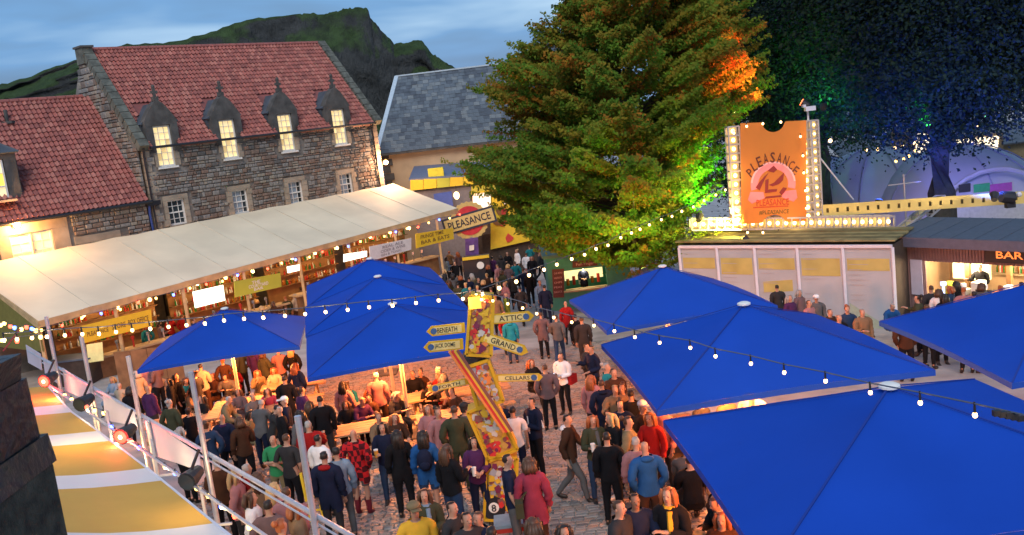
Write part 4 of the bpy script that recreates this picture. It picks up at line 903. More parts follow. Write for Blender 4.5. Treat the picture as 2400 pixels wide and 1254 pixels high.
bl, br, tr_, tl = D(1738,525,TY-.6), D(1890,518,TY-.6), D(1880,281,TY-.6), D(1735,289,TY-.6)
lit_truss(D(1732,525,TY-.5), D(1719,297,TY-.5), .40, 'upright truss of glowing bulbs on the left side of the orange banner', 11, lampE=9)
lit_truss(D(1898,518,TY-.5), D(1886,284,TY-.5), .42, 'upright truss of glowing bulbs next to the right side of the orange banner', 11, lampE=9)
lit_truss(D(1920,512,TY-.2), D(1909,282,TY-.2), .26, 'narrow outer truss of glowing bulbs right of the orange banner', 11)
T = thing('orange_banner', 'large orange PLEASANCE banner with a pink round emblem between glowing trusses', 'banner', bl.lerp(br, .5))
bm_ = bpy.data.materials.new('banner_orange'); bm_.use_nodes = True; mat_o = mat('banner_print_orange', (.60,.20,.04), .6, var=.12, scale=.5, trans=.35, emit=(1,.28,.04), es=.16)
bux = (br-bl); BW = bux.length; bux.normalize(); buz = (tl-bl); BH = buz.length; buz.normalize(); bn = bux.cross(buz).normalized()
BP = lambda x, y, o=0.0: bl+bux*(x*BW)+buz*(y*BH)+bn*o      # 0..1 across, 0..1 up
outl = [(0,0)]+[(.5+.17*cos(a), .0+.075*sin(a)) for a in np.linspace(pi, 0, 9)]+[(1,0),(1,1)]+[(.5+.17*cos(a), 1-.10*sin(a)) for a in np.linspace(0, pi, 9)]+[(0,1)]
m_ = MB()
for k in range(12):                                  # banner cloth split in strips so the notches stay open
    x0_, x1_ = k/12, (k+1)/12
    def lo_(x): return .075*sqrt(max(0, 1-((x-.5)/.17)**2)) if abs(x-.5) < .17 else 0
    def hi_(x): return 1-(.10*sqrt(max(0, 1-((x-.5)/.17)**2)) if abs(x-.5) < .17 else 0)
    for q in range(4):
        a_, c_ = x0_+(x1_-x0_)*q/4, x0_+(x1_-x0_)*(q+1)/4
        m_.add([BP(a_,lo_(a_)), BP(c_,lo_(c_)), BP(c_,hi_(c_)), BP(a_,hi_(a_))], [(0,1,2,3)])
m_.build('cloth', mat_o, T)
binkm = mat('banner_brown_ink', (.11,.025,.015), .6, var=0)
word = 'PLEASANCE'; lt = MB()
for i, ch_c in enumerate(word):
    a = radians(152-i*(152-28)/8); rx, ry = .385, .265; cx_, cy_ = .485+rx*cos(a)*1.02, .385+ry*sin(a)
    v, f = text_geo(ch_c); hgt = .105 if 1 < i < 7 else .088; xs_ = [q[0] for q in v]; ys_ = [q[1] for q in v]
    th = (a-pi/2)*.62; k1 = hgt*BH/(max(ys_)-min(ys_)); k2 = .062*BW*1.15/(max(xs_)-min(xs_)) if ch_c != 'I' else k1
    mxx, myy = (max(xs_)+min(xs_))/2, (max(ys_)+min(ys_))/2
    C_ = BP(cx_, cy_, .02); lt.add([C_+bux*(((q[0]-mxx)*k2*cos(th))-((q[1]-myy)*k1*sin(th)))+buz*(((q[0]-mxx)*k2*sin(th))+((q[1]-myy)*k1*cos(th))) for q in v], f)
lt.build('lettering', binkm, T)
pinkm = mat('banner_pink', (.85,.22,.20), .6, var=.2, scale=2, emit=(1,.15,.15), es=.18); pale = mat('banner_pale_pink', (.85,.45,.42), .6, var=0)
def bdisc(cx, cy, r0, r1, a0, a1, o, m__, nm):
    k = 28; m_ = MB(); q = [(r1, a0+(a1-a0)*i/k) for i in range(k+1)]+[(r0, a1-(a1-a0)*i/k) for i in range(k+1)]
    for i in range(k): m_.add([BP(cx+r_*cos(a_)/BW*2.6, cy+r_*sin(a_)/BH*2.6, o) for r_, a_ in (q[i], q[i+1], q[2*k-i], q[2*k+1-i])], [(0,1,2,3)])
    return m_.build(nm, m__, T)
bdisc(.49,.385,.21,.315,-.25,pi+.25,.012,pinkm,'emblem_ring'); bdisc(.49,.385,.29,.315,.1,pi-.1,.02,pale,'emblem_highlight')
m_ = MB(); P2 = lambda ps, o=.03: m_.add([BP(x, y, o) for x, y in ps], [tuple(range(len(ps)))])
P2([(.40,.52),(.50,.57),(.55,.53),(.50,.50)]); P2([(.22,.36),(.28,.33),(.36,.44),(.42,.50),(.36,.47),(.26,.40)]); P2([(.36,.30),(.54,.31),(.55,.335),(.42,.335)]); P2([(.36,.30),(.41,.32),(.42,.44),(.37,.43)]); P2([(.42,.38),(.50,.40),(.66,.50),(.64,.42),(.58,.385),(.48,.365)]); P2([(.58,.30),(.64,.35),(.70,.34),(.66,.30),(.62,.27)]); P2([(.35,.245),(.62,.255),(.60,.272),(.38,.265)])
m_.build('emblem_figure', mat('banner_dark_red', (.24,.03,.025), .6, var=0), T)
m_ = MB(); P2([(.10,.24),(.16,.20),(.36,.25),(.34,.31),(.14,.32)], .015); P2([(.86,.24),(.80,.20),(.62,.25),(.64,.31),(.84,.32)], .015); m_.build('emblem_ribbon', pinkm, T)
lettering('PLEASANCE', BP(.48,.205,0), bux, buz, BH*.065, BW*.5, T, mat('banner_red_ink', (.55,.06,.02), .6, var=0), off=.03)
m_ = MB(); P2([(.18,.155),(.72,.155),(.72,.165),(.18,.165)], .02); m_.build('underline', MATS['banner_red_ink'], T)
lettering('#PLEASANCE', BP(.5,.105,0), bux, buz, BH*.045, BW*.46, T, mat('banner_olive_ink', (.16,.10,.02), .6, var=0), off=.03)
pts = [D(x, y, TY-.85) for x, y in ((1720,312),(1750,296),(1788,290),(1830,286),(1876,320),(1882,365),(1884,405),(1888,447),(1890,488),(1752,545),(1788,545),(1825,545),(1867,545))]
bulb_string('row of small bulbs round the top, right side and foot of the orange banner', pts, pts, [bulbm], .042, cable=False, name='border_bulbs')
m_ = MB(); P = D(1893,260,TY-.4); T = thing('security_camera', 'white security camera on a short pole above the orange banner', 'camera', P+Vector((0,0,-.4)))
m_.tube([P+Vector((0,0,-.35)), P], .035, 6); m_.build('pole', fr_m, T); m_ = MB(); m_.box(P+Vector((.05,-.1,.08)), (.36,.22,.16)); m_.box(P+Vector((-.16,-.1,.19)), (.10,.2,.1)); m_.build('body', fr_m, T)
lamp('SPOT', D(1800,560,TY-3.2), 90, (1,.34,.10), .25, target=BP(.5,.5), spot=70)
lamp('SPOT', D(1800,470,TY-4.5)+Vector((0,0,-1.6)), 90, (1,.12,.12), .2, target=BP(.5,.38), spot=26)
# perforated beam running right, corner truss going back
T = thing('perforated_beam', 'long yellow beam with a row of square holes running right from the banner', 'beam', D(1925,495,TY-.2))
a_, b_ = D(1928,494,TY-.2), D(2420,461,TY-2.0); yb = mat('beam_yellow', (.62,.50,.16), .55, var=.1, scale=1.5); hgt = .42
m_ = MB(); dd_ = (b_-a_); n_ = 20; dn = dd_.normalized()
for s_ in (-1, 1): m_.bar(a_+Vector((0,0,s_*.15)), b_+Vector((0,0,s_*.15)), .05, .13)
for i in range(n_+1): P = a_+dd_*(i/n_); m_.bar(P-dn*.13, P+dn*.13, .05, .18)
m_.build('web', yb, T)
m_ = MB(); m_.bar(a_+Vector((0,.25,0)), b_+Vector((0,.25,0)), .02, .30); m_.build('back_plate', mat('dim_plate', (.20,.16,.07), .7), T)
lit_truss(D(2112,556,TY-2.6), D(2215,468,TY+1.6), .34, 'grey corner truss rising back from the end of the poster wall', 7, lit=False, back=Vector((.5,-.5,0)).normalized()*-1, name='corner_truss')
lit_truss(D(2108,585,TY-2.7), D(2104,545,TY-2.7), .34, 'short grey truss block standing on the end of the poster wall', 2, lit=True, name='truss_block')
T = thing('cross_pole', 'thin white aerial pole with a crossbar behind the yellow beam', 'pole', D(2119,500,TY+.6)); m_ = MB(); P = D(2119,430,TY+.6); m_.tube([P+Vector((0,0,.35)), P-Vector((0,0,2.4))], .035, 6); m_.bar(P+Vector((-.6,0,.0)), P+Vector((.62,0,0)), .04); m_.build('pole', tru, T)
T = thing('floodlight', 'black floodlight clamped to the yellow beam at the right edge', 'floodlight', D(2362,465,TY-2.2)); m_ = MB(); P = D(2360,466,TY-2.4); m_.tube([P+Vector((-.2,0,.1)), P+Vector((.2,0,.0))], [.2,.24], 10); m_.box(P+Vector((.1,0,-.22)), (.3,.2,.2)); m_.build('body', iron, T); m_ = MB(); m_.ball(P+Vector((.42,0,.1)), .10, 8, 5); m_.build('lens', fr_m, T)
T = thing('guy_wire', 'pale guy wire slanting down right from the banner tower', 'wire', D(1922,370,TY)); m_ = MB(); m_.tube([D(1922,370,TY), D(2000,468,TY+.5)], .03, 5); m_.build('wire', fr_m, T)

# ------------------------------------------------------------------ bar kiosk on the right
k0 = Zp(2098, 562, 0.0); k1 = Zp(2500, 577, 0.0); kd = (k1-k0).normalized(); kn = Vector((kd.y, -kd.x, 0))
KP = lambda u, z, o=0.0: Vector((k0.x, k0.y, 0))+kd*u+Vector((0,0,z))+kn*o
def KU(px, py, o=0.0): P = onplane(px, py, k0+kn*o, kn); return ((P-k0).dot(kd), P.z)
T = thing('bar_kiosk', 'corrugated bar kiosk with a flat grey roof and bright serving hatch at the right edge', 'kiosk', KP(3, -3.2, -1))
corr = mat('corrugated_brown', (.22,.14,.14), .6, var=.1); greyr = mat('kiosk_grey_roof', (.075,.105,.15), .6, var=.1)
KL = (k1-k0).length; uh0, zh1 = KU(2166, 612); _, zh0 = KU(2200, 700); zbk = -3.6
def kbox(u0, u1, z0, z1, o0, o1, m__): m__.hexa([KP(u0,z0,o0), KP(u1,z0,o0), KP(u1,z0,o1), KP(u0,z0,o1), KP(u0,z1,o0), KP(u1,z1,o0), KP(u1,z1,o1), KP(u0,z1,o1)])
m_ = MB(); u = 0.1
while u < KL:                                       # corrugated sheet, rib by rib
    if u < uh0-.05: kbox(u, u+.06, zbk, -.2, -.06, 0, m_); kbox(u+.06, u+.1, zbk, -.2, -.09, -.03, m_)
    else: kbox(u, u+.06, zh1, -.2, -.06, 0, m_); kbox(u+.06, u+.1, zh1, -.2, -.09, -.03, m_)
    u += .1
m_.build('corrugated_wall', corr, T)
m_ = MB(); u = uh0
while u < KL: kbox(u, u+.11, zbk, zh0-.06, -.09, -.01 if int(u*10) % 2 else -.03, m_); u += .12
m_.build('front_board', mat('kiosk_front', (.10,.09,.09), .7, var=.2), T)
m_ = MB(); kbox(-.15, KL, -.16, .16, .3, .36, m_); m_.build('fascia', mat('fascia_slate', (.09,.10,.15), .5), T)
rp = MB(); rp.slab([KP(-.15,.165,.36), KP(KL,.165,.36), KP(KL,.40,-2.3), KP(-.15,.40,-2.3)], .08); ro = rp.build('roof', greyr, T)
for i in range(12): m_ = MB(); m_.bar(KP(-.15+i*.75,.18,.34), KP(-.15+i*.75,.410,-2.28), .025, .015); m_.build('roof_seam', greyr, ro)
m_ = MB(); kbox(-.05, .14, zbk, -.2, -.1, .1, m_); m_.build('corner_post', iron, T); m_ = MB(); kbox(-.32, -.06, zbk, -.3, -.2, .02, m_); m_.build('side_post', plyb, T)
m_ = MB(); kbox(.1, KL, zbk, .1, -3.0, -2.9, m_); kbox(.1, .2, zbk, .1, -2.89, -.1, m_); m_.build('back_wall', mat('kiosk_back', (.62,.42,.25), .7, var=.2, scale=1.5), T)
m_ = MB(); kbox(uh0-.1, KL, zh0-.05, zh0, -.5, .12, m_); m_.build('counter', mat('counter_wood', (.55,.36,.20), .5, var=.15), T)
m_ = MB(); kbox(uh0+.05, KL, zh1-.36, zh1-.02, -2.2, -2.1, m_); m_.build('menu_lightbox', mat('lightbox', (1,.9,.7), .5, var=.25, scale=3, emit=(1,.84,.55), es=1.5), T)
for z_ in (.35, .75):
    m_ = MB(); kbox(uh0+.9, KL, zh0+z_, zh0+z_+.04, -2.85, -2.5, m_); sh = m_.build('shelf', plyb, T)
    for c_ in range(4):
        bb = MB(); r = random.Random(int(z_*10)+c_); u = uh0+1+.05*c_
        while u < KL: P = KP(u, zh0+z_+.042, -2.7); bb.tube([P, P+Vector((0,0,.16)), P+Vector((0,0,.24))], [.04,.04,.015], 6); u += r.uniform(.16, .4)
        o = bb.build('bottles', bottlem[c_], sh); o['kind'] = 'stuff'
for i, u in enumerate(np.linspace(uh0+.5, KL-.5, 6)): m_ = MB(); P = KP(u, zh0, -.2); m_.tube([P, P+Vector((0,0,.42))], .04, 7); m_.box(P+Vector((0,0,.46)), (.14,.12,.12)); m_.build('beer_tap', fr_m if i else mat('tap_blue', (.2,.3,.9), .3, var=0, emit=(.5,.6,1), es=1.5), T)
m_ = MB(); kbox(KU(2313,0)[0] if False else uh0+1.6, uh0+2.1, zh0+.05, zh0+.38, -.15, -.1, m_); m_.build('till_screen', iron, T)
m_ = MB(); kbox(uh0+1.72, uh0+1.98, zh0+.0, zh0+.25, .0, .03, m_); m_.build('lit_screen', mat('till_white', (1,1,1), .5, var=0, emit=(1,.95,.85), es=3), T)
r = random.Random(19)
for i in range(16):
    m_ = MB(); u = uh0+.15+i*.33; hh = r.uniform(.12,.45); kbox(u, u+r.uniform(.12,.26), zh0+.002, zh0+hh, -1.0-r.uniform(0,.3), -.7, m_); m_.build('bar_item', [bottlem[1], iron, white, barwood, lime, fr_m][r.randrange(6)], T)
for u in (uh0+.55, uh0+1.9, uh0+3.3): m_ = MB(); kbox(u, u+.14, zh0, zh1, -1.6, -1.45, m_); m_.build('inner_post', barwood, T)
m_ = MB(); kbox(uh0, uh0+1.2, zh1-.9, zh1-.35, -1.9, -1.7, m_); m_.build('fridge', mat('fridge_glow', (.9,.8,.5), .4, var=.4, scale=5, emit=(1,.82,.45), es=.7), T)
a0, z0 = KU(2133,608,.03); a1, z1 = KU(2166,692,.03); m_ = MB(); kbox(a0, a1-.03, z1, z0, .01, .04, m_); pb = m_.build('price_list', mat('lilac_board', (.50,.48,.60), .6, var=.05), T)
a0, z0 = KU(2308,575,.1); m_ = MB(); kbox(a0, a0+1.6, z0-.52, z0-.02, .05, .12, m_); m_.build('name_board', iron, T)
lettering('BAR', KP(a0+.75, z0-.27, .12), kd, Vector((0,0,1)), .22, .8, T, mat('neon_orange', (1,.4,.1), .5, var=0, emit=(1,.20,.04), es=.7), off=.015)
for u in (uh0+.8, uh0+2.6, uh0+4.4): lamp('POINT', KP(u, zh1-.25, -1.2), 150, (1,.74,.42), .2)

# ------------------------------------------------------------------ igloo tents
domem = mat('tent_white', (.55,.55,.66), .55, var=.06, scale=.8, trans=.2); arch = mat('tent_seam', (.30,.30,.42), .6)
def igloo(px, py, rad, Y, label, openf=False):
    P = D(px, py, Y); cz = P.z-rad*.98; T = thing('igloo_tent', label, 'tent', (P.x, Y, gz(Y)), 'white igloo tents behind the bar kiosk')
    m_ = MB(); nu, nv = 24, 10
    for j in range(nv+1):
        t = (pi/2)*j/nv
        for i in range(nu): a = 2*pi*i/nu; sc_ = 1+.015*(i % 2)*cos(t); m_.v.append((P.x+rad*1.05*cos(t)*cos(a)*sc_, Y+rad+rad*1.05*cos(t)*sin(a)*sc_, cz+rad*.98*sin(t)))
    for j in range(nv):
        for i in range(nu): m_.f.append((j*nu+i, j*nu+(i+1) % nu, (j+1)*nu+(i+1) % nu, (j+1)*nu+i)); m_.m.append(0)
    sh = m_.build('shell', domem, T, smooth=True)
    m_ = MB(); m_.tube([(P.x+rad*1.05*cos(a), Y+rad+rad*1.05*sin(a), cz) for a in np.linspace(0, 2*pi, 25)], .06, 5); 
    for a in (0.35, .95, 1.6, 2.2, 2.8): m_.tube([(P.x+rad*1.07*cos(t)*cos(-a), Y+rad-rad*1.07*cos(t)*sin(a), cz+rad*.99*sin(t)) for t in np.linspace(0, pi/2, 9)], .035, 4)
    m_.build('rib', arch, T)
    if cz > gz(Y)+.3: m_ = MB(); m_.tube([(P.x, Y+rad, gz(Y)), (P.x, Y+rad, cz+.02)], rad*1.05, 24); m_.build('skirt', domem, T)
    if openf:
        m_ = MB(); m_.tube([(P.x+rad*.72*cos(a), Y+rad-rad*.85, cz+rad*.74*sin(a)) for a in np.linspace(.05, pi-.05, 15)], .12, 6); m_.build('arch', domem, T)
    return T, P, cz
igloo(1955, 372, 3.3, 51, 'small igloo tent left of the tree trunk, behind the banner guy wire')
igloo(2118, 348, 3.7, 49, 'middle igloo tent just left of the dark tree trunk')
T, P, cz = igloo(2345, 345, 4.6, 45, 'largest igloo tent with an arched front at the right edge', True)
m_ = MB(); a_, b_ = D(2217,508,44), D(2440,500,44); m_.slab([Vector((a_.x,44,a_.z-.6)), Vector((b_.x,44,a_.z-.6)), Vector((b_.x,44,D(2300,462,44).z)), Vector((a_.x,44,D(2300,462,44).z))], .3, Vector((0,-1,0))); m_.build('white_front', mat('tent_front', (.42,.42,.38), .6), T)
pA = D(2250,450,43.8); uxx = Vector((1,0,0))
m_ = MB(); 
for x0, x1, k in ((2248,2275,0),(2283,2320,1),(2320,2372,2)):
    m_.slab([D(x0,452,43.8), D(x1,452-(x1-x0)*.1,43.8), D(x1,432-(x1-x0)*.1,43.8), D(x0,433,43.8)], .05, Vector((0,-1,0)), k)
m_.build('logo_strip', [iron, mat('logo_green', (.03,.25,.10), .6), mat('logo_plum', (.30,.06,.25), .6)], T)
# lit openings far behind the tents
for k, (pxs, lb) in enumerate((([(2240,362),(2338,352),(2342,318),(2238,328)], 'bright white stall opening right of the dark tree trunk'), ([(2146,360),(2186,356),(2186,308),(2150,312)], 'pale lit stall opening left of the dark tree trunk'))):
    Yq = 56; T = thing('distant_stall', lb, 'stall', (D(pxs[0][0],pxs[0][1],Yq).x, Yq, gz(Yq)))
    panel('lit_opening', pxs, Yq, mat('stall_glow', (1,.85,.6), .5, var=.3, scale=1.5, emit=(1,.78,.48), es=1.3 if k == 0 else .7), T)
    a_, b_ = D(pxs[0][0]-12,pxs[0][1],Yq+.2), D(pxs[1][0]+12,pxs[1][1],Yq+.2); c_ = D(pxs[2][0]+12, pxs[2][1]-10, Yq+.2)
    m_ = MB(); m_.hexa([Vector((a_.x,Yq+.1,gz(Yq))), Vector((b_.x,Yq+.1,gz(Yq))), Vector((b_.x,Yq+3,gz(Yq))), Vector((a_.x,Yq+3,gz(Yq))), Vector((a_.x,Yq+.1,c_.z)), Vector((b_.x,Yq+.1,c_.z)), Vector((b_.x,Yq+3,c_.z)), Vector((a_.x,Yq+3,c_.z))]); m_.build('body', mat('stall_brown', (.22,.16,.09), .7), T)
T = thing('brown_shed', 'brown timber building behind the igloo tents', 'shed', (D(2150,380,60).x, 60, gz(60))); a_, b_ = D(1990,380,60), D(2480,330,60)
m_ = MB(); m_.hexa([Vector((a_.x,60,gz(60))), Vector((b_.x,60,gz(60))), Vector((b_.x,66,gz(60))), Vector((a_.x,66,gz(60))), Vector((a_.x,60,a_.z)), Vector((b_.x,60,a_.z)), Vector((b_.x,66,a_.z)), Vector((a_.x,66,a_.z))]); m_.build('wall', mat('shed_brown', (.20,.16,.09), .8), T); m_ = MB(); m_.slab([Vector((a_.x-.3,59.6,a_.z+.01)), Vector((b_.x,59.6,a_.z+.01)), Vector((b_.x,63,a_.z+1.2)), Vector((a_.x-.3,63,a_.z+1.2))], .1); m_.build('roof', slatem[1], T)
for px, py, e_, cl, hr_ in ((2000,300,330,(.55,.45,1),0),(2230,440,480,(.45,.42,1),0)):
    P = D(px, py, 41.5); lamp('SPOT', P+Vector((0,0,1)), e_, cl, .3, target=D(px+90, 430, 49), spot=110)
pts = [D(x, y, 46) for x, y in ((2030,352),(2057,350),(2097,347),(2115,343),(2142,335),(2158,329),(2182,318))]
bulb_string('warm bulb string in front of the brown shed left of the dark trunk', pts, pts, [bulbm], .07, cable=True)
pts = [D(x, y, 44) for x, y in ((2100,378),(2118,373),(2130,366),(2145,353))]
bulb_string('short string of amber bulbs over the middle igloo tent', pts, pts, [cb[0]], .06, cable=True)
for px, py, k, lb in ((1946,330,0,'tiny warm bulb hanging in the dark tree above the first igloo tent'),(2338,199,0,'amber bulb high in the blue lit tree'),(2292,296,0,'warm bulb above the bright stall opening'),(2245,278,0,'faint bulb in the blue leaves right of the trunk'),(2314,273,1,'green bulb in the blue lit tree at the right'),(1724,266,0,'tiny bulb left of the orange banner top')):
    P = D(px, py, 41); t = thing('hanging_bulb', lb, 'bulb', P); m_ = MB(); m_.ball(P, .085, 8, 6); m_.build('glass', bulbm if not k else mat('green_bulb', (.1,1,.3), .3, var=0, emit=(.08,1,.3), es=7), t); m_ = MB(); m_.tube([P+Vector((0,0,.07)), P+Vector((0,0,.5))], .012, 4); m_.build('wire', iron, t)
# ------------------------------------------------------------------ trees
def leafm(name, c, var=.3):
    return mat(name, c, .7, var=var, scale=.8, trans=.5, spec=.12)
bark = mat('bark', (.07,.055,.045), .95, var=.3, scale=4, bump=.5); barkb = mat('bark_dark', (.05,.045,.04), .95, var=.3, scale=4, bump=.5)
def leaf_mesh(P, Nn, size, rr, mats_idx, name, ms, parent, aspect=.55):
    """P: n x 3 leaf centres, rr rng; each leaf a bent kite of two triangles"""
    n = len(P); a = rr.normal(size=(n,3)); nrm = Nn+a*.55; nrm /= np.linalg.norm(nrm, axis=1)[:,None]
    t = rr.normal(size=(n,3)); t -= (t*nrm).sum(1)[:,None]*nrm; t /= np.linalg.norm(t, axis=1)[:,None]; b_ = np.cross(nrm, t)
    s = size*rr.uniform(.65, 1.35, (n,1))
    V = np.stack([P-t*s, P+b_*s*aspect+nrm*s*.12, P+t*s, P-b_*s*aspect+nrm*s*.12], 1).reshape(-1,3)
    me = bpy.data.meshes.new(name); me.vertices.add(4*n); me.vertices.foreach_set('co', V.astype(np.float32).ravel())
    me.loops.add(4*n); me.loops.foreach_set('vertex_index', np.arange(4*n, dtype=np.int32)); me.polygons.add(n)
    me.polygons.foreach_set('loop_start', np.arange(0, 4*n, 4, dtype=np.int32)); me.polygons.foreach_set('loop_total', np.full(n, 4, dtype=np.int32))
    for m_ in ms: me.materials.append(m_)
    me.polygons.foreach_set('material_index', mats_idx.astype(np.int32)); me.update(calc_edges=True); me.validate()
    return link(name, me, parent)
def branch(mb, a, b_, r0, r1, rr, n=5, wob=.12):
    a = np.array(a, float); b_ = np.array(b_, float); L_ = np.linalg.norm(b_-a); pts = []
    for i in range(n+1):
        t = i/n; p = a+(b_-a)*t
        if 0 < i < n: p = p+rr.normal(size=3)*L_*wob*.35
        pts.append(Vector(p))
    mb.tube(pts, [r0+(r1-r0)*i/n for i in range(n+1)], 6); return pts
# the big leafy tree over the middle of the yard: layered, slightly drooping fans of leaves
tx, ty = D(1500, 640, 37).x, 37.0; tg = gz(ty); rr = np.random.default_rng(21)
T = thing('leafy_tree', 'big spreading tree with layered green and amber foliage above the middle of the yard', 'tree', (tx, ty, tg))
tb = MB(); top = np.array([tx-.9, ty+.5, 12.6])
trunk = branch(tb, (tx, ty, tg-.2), (tx-.1, ty+.2, 5.5), .42, .24, rr, 6, .04); branch(tb, trunk[-1], top, .24, .05, rr, 6, .05)
fans = []
def rad_at(z, side):                               # crown half width by height, left and right
    pass
    zs = [-1.6,-.6,.6,2,4,5.6,7,9,11,13]; l = [1.2,3.2,4.6,5.6,7.2,5.6,4.9,4.3,3.6,2.6]; r_ = [2.0,3.0,3.4,4.0,5.0,6.3,6.8,6.6,6.4,5.5]
    q_ = LZ if side < 0 else RZ_
    return max(.3, float(np.interp(z, [a for a, b_ in q_], [b_ for a, b_ in q_])) - (.25 if side < 0 else .5))
LP, LN, LM = [], [], []
nfan = 1750
LO_ = [(1290,0),(1235,100),(1170,165),(1085,190),(1130,260),(1130,330),(1045,390),(1090,440),(1170,500),(1190,550),(1290,590),(1400,612),(1470,640)]
RO_ = [(1740,0),(1820,40),(1790,120),(1800,220),(1720,290),(1690,380),(1700,450),(1640,500),(1620,560),(1600,620)]
LZ = sorted([(D(x,y,ty).z, tx-D(x,y,ty).x) for x, y in LO_]); RZ_ = sorted([(D(x,y,ty).z, D(x,y,ty).x-tx) for x, y in RO_])
BO = []
for k in range(330):
    z = -.3+12.8*((k*.618034) % 1); a = rr.uniform(0, 2*pi); side = -1 if cos(a) < 0 else 1
    R_ = rad_at(z, side)*rr.uniform(.70, 1.0); c_ = cos(a); ex = c_*R_; ey = sin(a)*min(R_, 5.0)*.9
    BO.append((np.array([tx+ex, ty+ey, z]), np.array([tx-.1+ex*.05, ty+.2+ey*.05, z-.30*sqrt(ex*ex+ey*ey)-.3]), a))
for (tip, root_, a) in BO:                          # boughs rising outwards, each a flattened feathery mass with gaps between
    d = tip-root_; Lb = np.linalg.norm(d); d /= Lb; pv = np.cross(d, [0,0,1.]); pv /= np.linalg.norm(pv)+1e-6; z = tip[2]
    if rr.random() < .5 and root_[2] > 0: branch(tb, root_, tip-d*.4, .05, .012, rr, 5, .06)
    hf = (z+1)/13; mixv = np.clip(hf*1.25-.05+rr.normal(0,.22), 0, 1); nf = int(5+Lb*2.3)
    for q in range(nf):
        s_ = rr.uniform(.30, 1.02)**.8; cpt = root_+d*(Lb*s_)+pv*rr.normal(0,.42)*(1.25-s_)*1.1; cpt[2] += rr.normal(0,.13)+.25*sin(s_*3)
        nl = int(rr.uniform(105, 180)); fl = rr.uniform(.5, 1.0); fw = rr.uniform(.28, .6); fd = d+pv*rr.normal(0,.35); fd /= np.linalg.norm(fd)
        u = rr.uniform(-.8, 1.0, nl); v = rr.normal(0, .5, nl)*(1-.6*np.clip(u, 0, 1)); pts_ = cpt+np.outer(u*fl, fd)+np.outer(v*fw, pv); pts_[:,2] += rr.normal(0,.055,nl)-.16*abs(v)
        LP.append(pts_); LN.append(np.tile([0,-.75,.55], (nl,1))+fd*.3)
        m0 = rr.choice([0,1,2,3], p=[.60-.42*mixv, .27, .11+.27*mixv, .02+.15*mixv]); mi = np.full(nl, m0); sw = rr.random(nl) < .25; mi[sw] = rr.integers(0, 3, sw.sum()); LM.append(mi)
def spray(tip, dv_, nl, fl, fw, m0):               # long feathery tips that break the outline
    pv = np.cross(dv_, [0,0,1.]); pv /= np.linalg.norm(pv)+1e-6
    u = rr.uniform(-1.0, 1.0, nl); v = rr.normal(0, .5, nl)*(1-.85*np.clip(u, -.2, 1)); q = tip+np.outer(u*fl, dv_)+np.outer(v*fw, pv); q[:,2] += rr.normal(0,.05,nl)-.10*abs(v)
    LP.append(q); LN.append(np.tile([0,-.75,.55], (nl,1))+dv_*.3); mi = np.full(nl, m0); sw = rr.random(nl) < .25; mi[sw] = rr.integers(0,3,sw.sum()); LM.append(mi)
for side, OL in ((-1, LZ), (1, RZ_)):
    for k in range(120):
        z = rr.uniform(OL[0][0]-.2, 11.5); dx = float(np.interp(z, [a for a, b_ in OL], [b_ for a, b_ in OL])); q = rr.uniform(.62, 1.0)
        a = rr.normal(0, .5); dv_ = np.array([side*cos(a), sin(a), rr.uniform(.05,.42)]); dv_ /= np.linalg.norm(dv_)
        spray(np.array([tx+side*(dx*q-.75), ty+rr.uniform(-2.6,1.5)*(1.2-q), z]), dv_, 120, rr.uniform(.8,1.5), rr.uniform(.22,.4), rr.choice([0,1,2,3], p=[.45,.33,.17,.05] if z < 5 else [.15,.35,.33,.17]))
tb.build('trunk', bark, T)
o = leaf_mesh(np.concatenate(LP), np.concatenate(LN), .066, rr, np.concatenate(LM), 'crown', [leafm('leaf_green', (.13,.25,.028)), leafm('leaf_moss', (.20,.25,.03)), leafm('leaf_olive', (.27,.22,.028)), leafm('leaf_amber', (.38,.17,.025))], T)
# dark trees on the right, lit blue and green from below
def dark_tree(x, y, zc, rx, ry, rz, n, seed, label, cols4, trunk_r=.5, topx=0.0, zmin=None, ls=.085, trunk=True, gap=None):
    rr = np.random.default_rng(seed); T = thing('dark_tree', label, 'tree', (x, y, gz(y)), 'dark trees on the right'); tb = MB()
    if trunk:
        tk = branch(tb, (x, y, gz(y)-.2), (x+topx*.3, y, zc-.2*rz), trunk_r, trunk_r*.62, rr, 6, .03)
        for k in range(9):
            a = rr.uniform(0, 2*pi); branch(tb, tk[-1-(k % 2)], (x+cos(a)*rx*.6, y+sin(a)*ry*.6, zc+rr.uniform(-.3,.6)*rz), trunk_r*.4, .05, rr, 5, .12)
        tb.build('trunk', barkb, T)
    P_, N_, M_ = [], [], []; ncl = n//120
    for k in range(ncl):
        while True:
            d = rr.normal(size=3); d /= np.linalg.norm(d); q = rr.uniform(.35, 1.02)**.5; c = np.array([x+topx*.5, y, zc])+d*q*np.array([rx,ry,rz])
            if zmin is None or c[2] > zmin+1.0*sin(c[0]*1.3)+.5*sin(c[0]*3.1): 
                break
        nl = int(rr.uniform(70, 170)); sp_ = rr.uniform(.5, 1.05)
        pts_ = c+rr.normal(size=(nl,3))*np.array([sp_, sp_, sp_*.5]); P_.append(pts_); N_.append(np.tile(d*.6+np.array([0,0,.7]), (nl,1))); m0 = rr.integers(0, 3); mi = np.full(nl, m0); sw = rr.random(nl) < .3; mi[sw] = rr.integers(0,3,sw.sum()); M_.append(mi)
    leaf_mesh(np.concatenate(P_), np.concatenate(N_), ls, rr, np.concatenate(M_), 'crown', cols4, T)
    return T
dk = [leafm('leaf_dark', (.022,.042,.030)), leafm('leaf_dark_blue', (.020,.036,.045)), leafm('leaf_dark_green', (.030,.055,.028))]
xt = D(2207, 440, 39).x
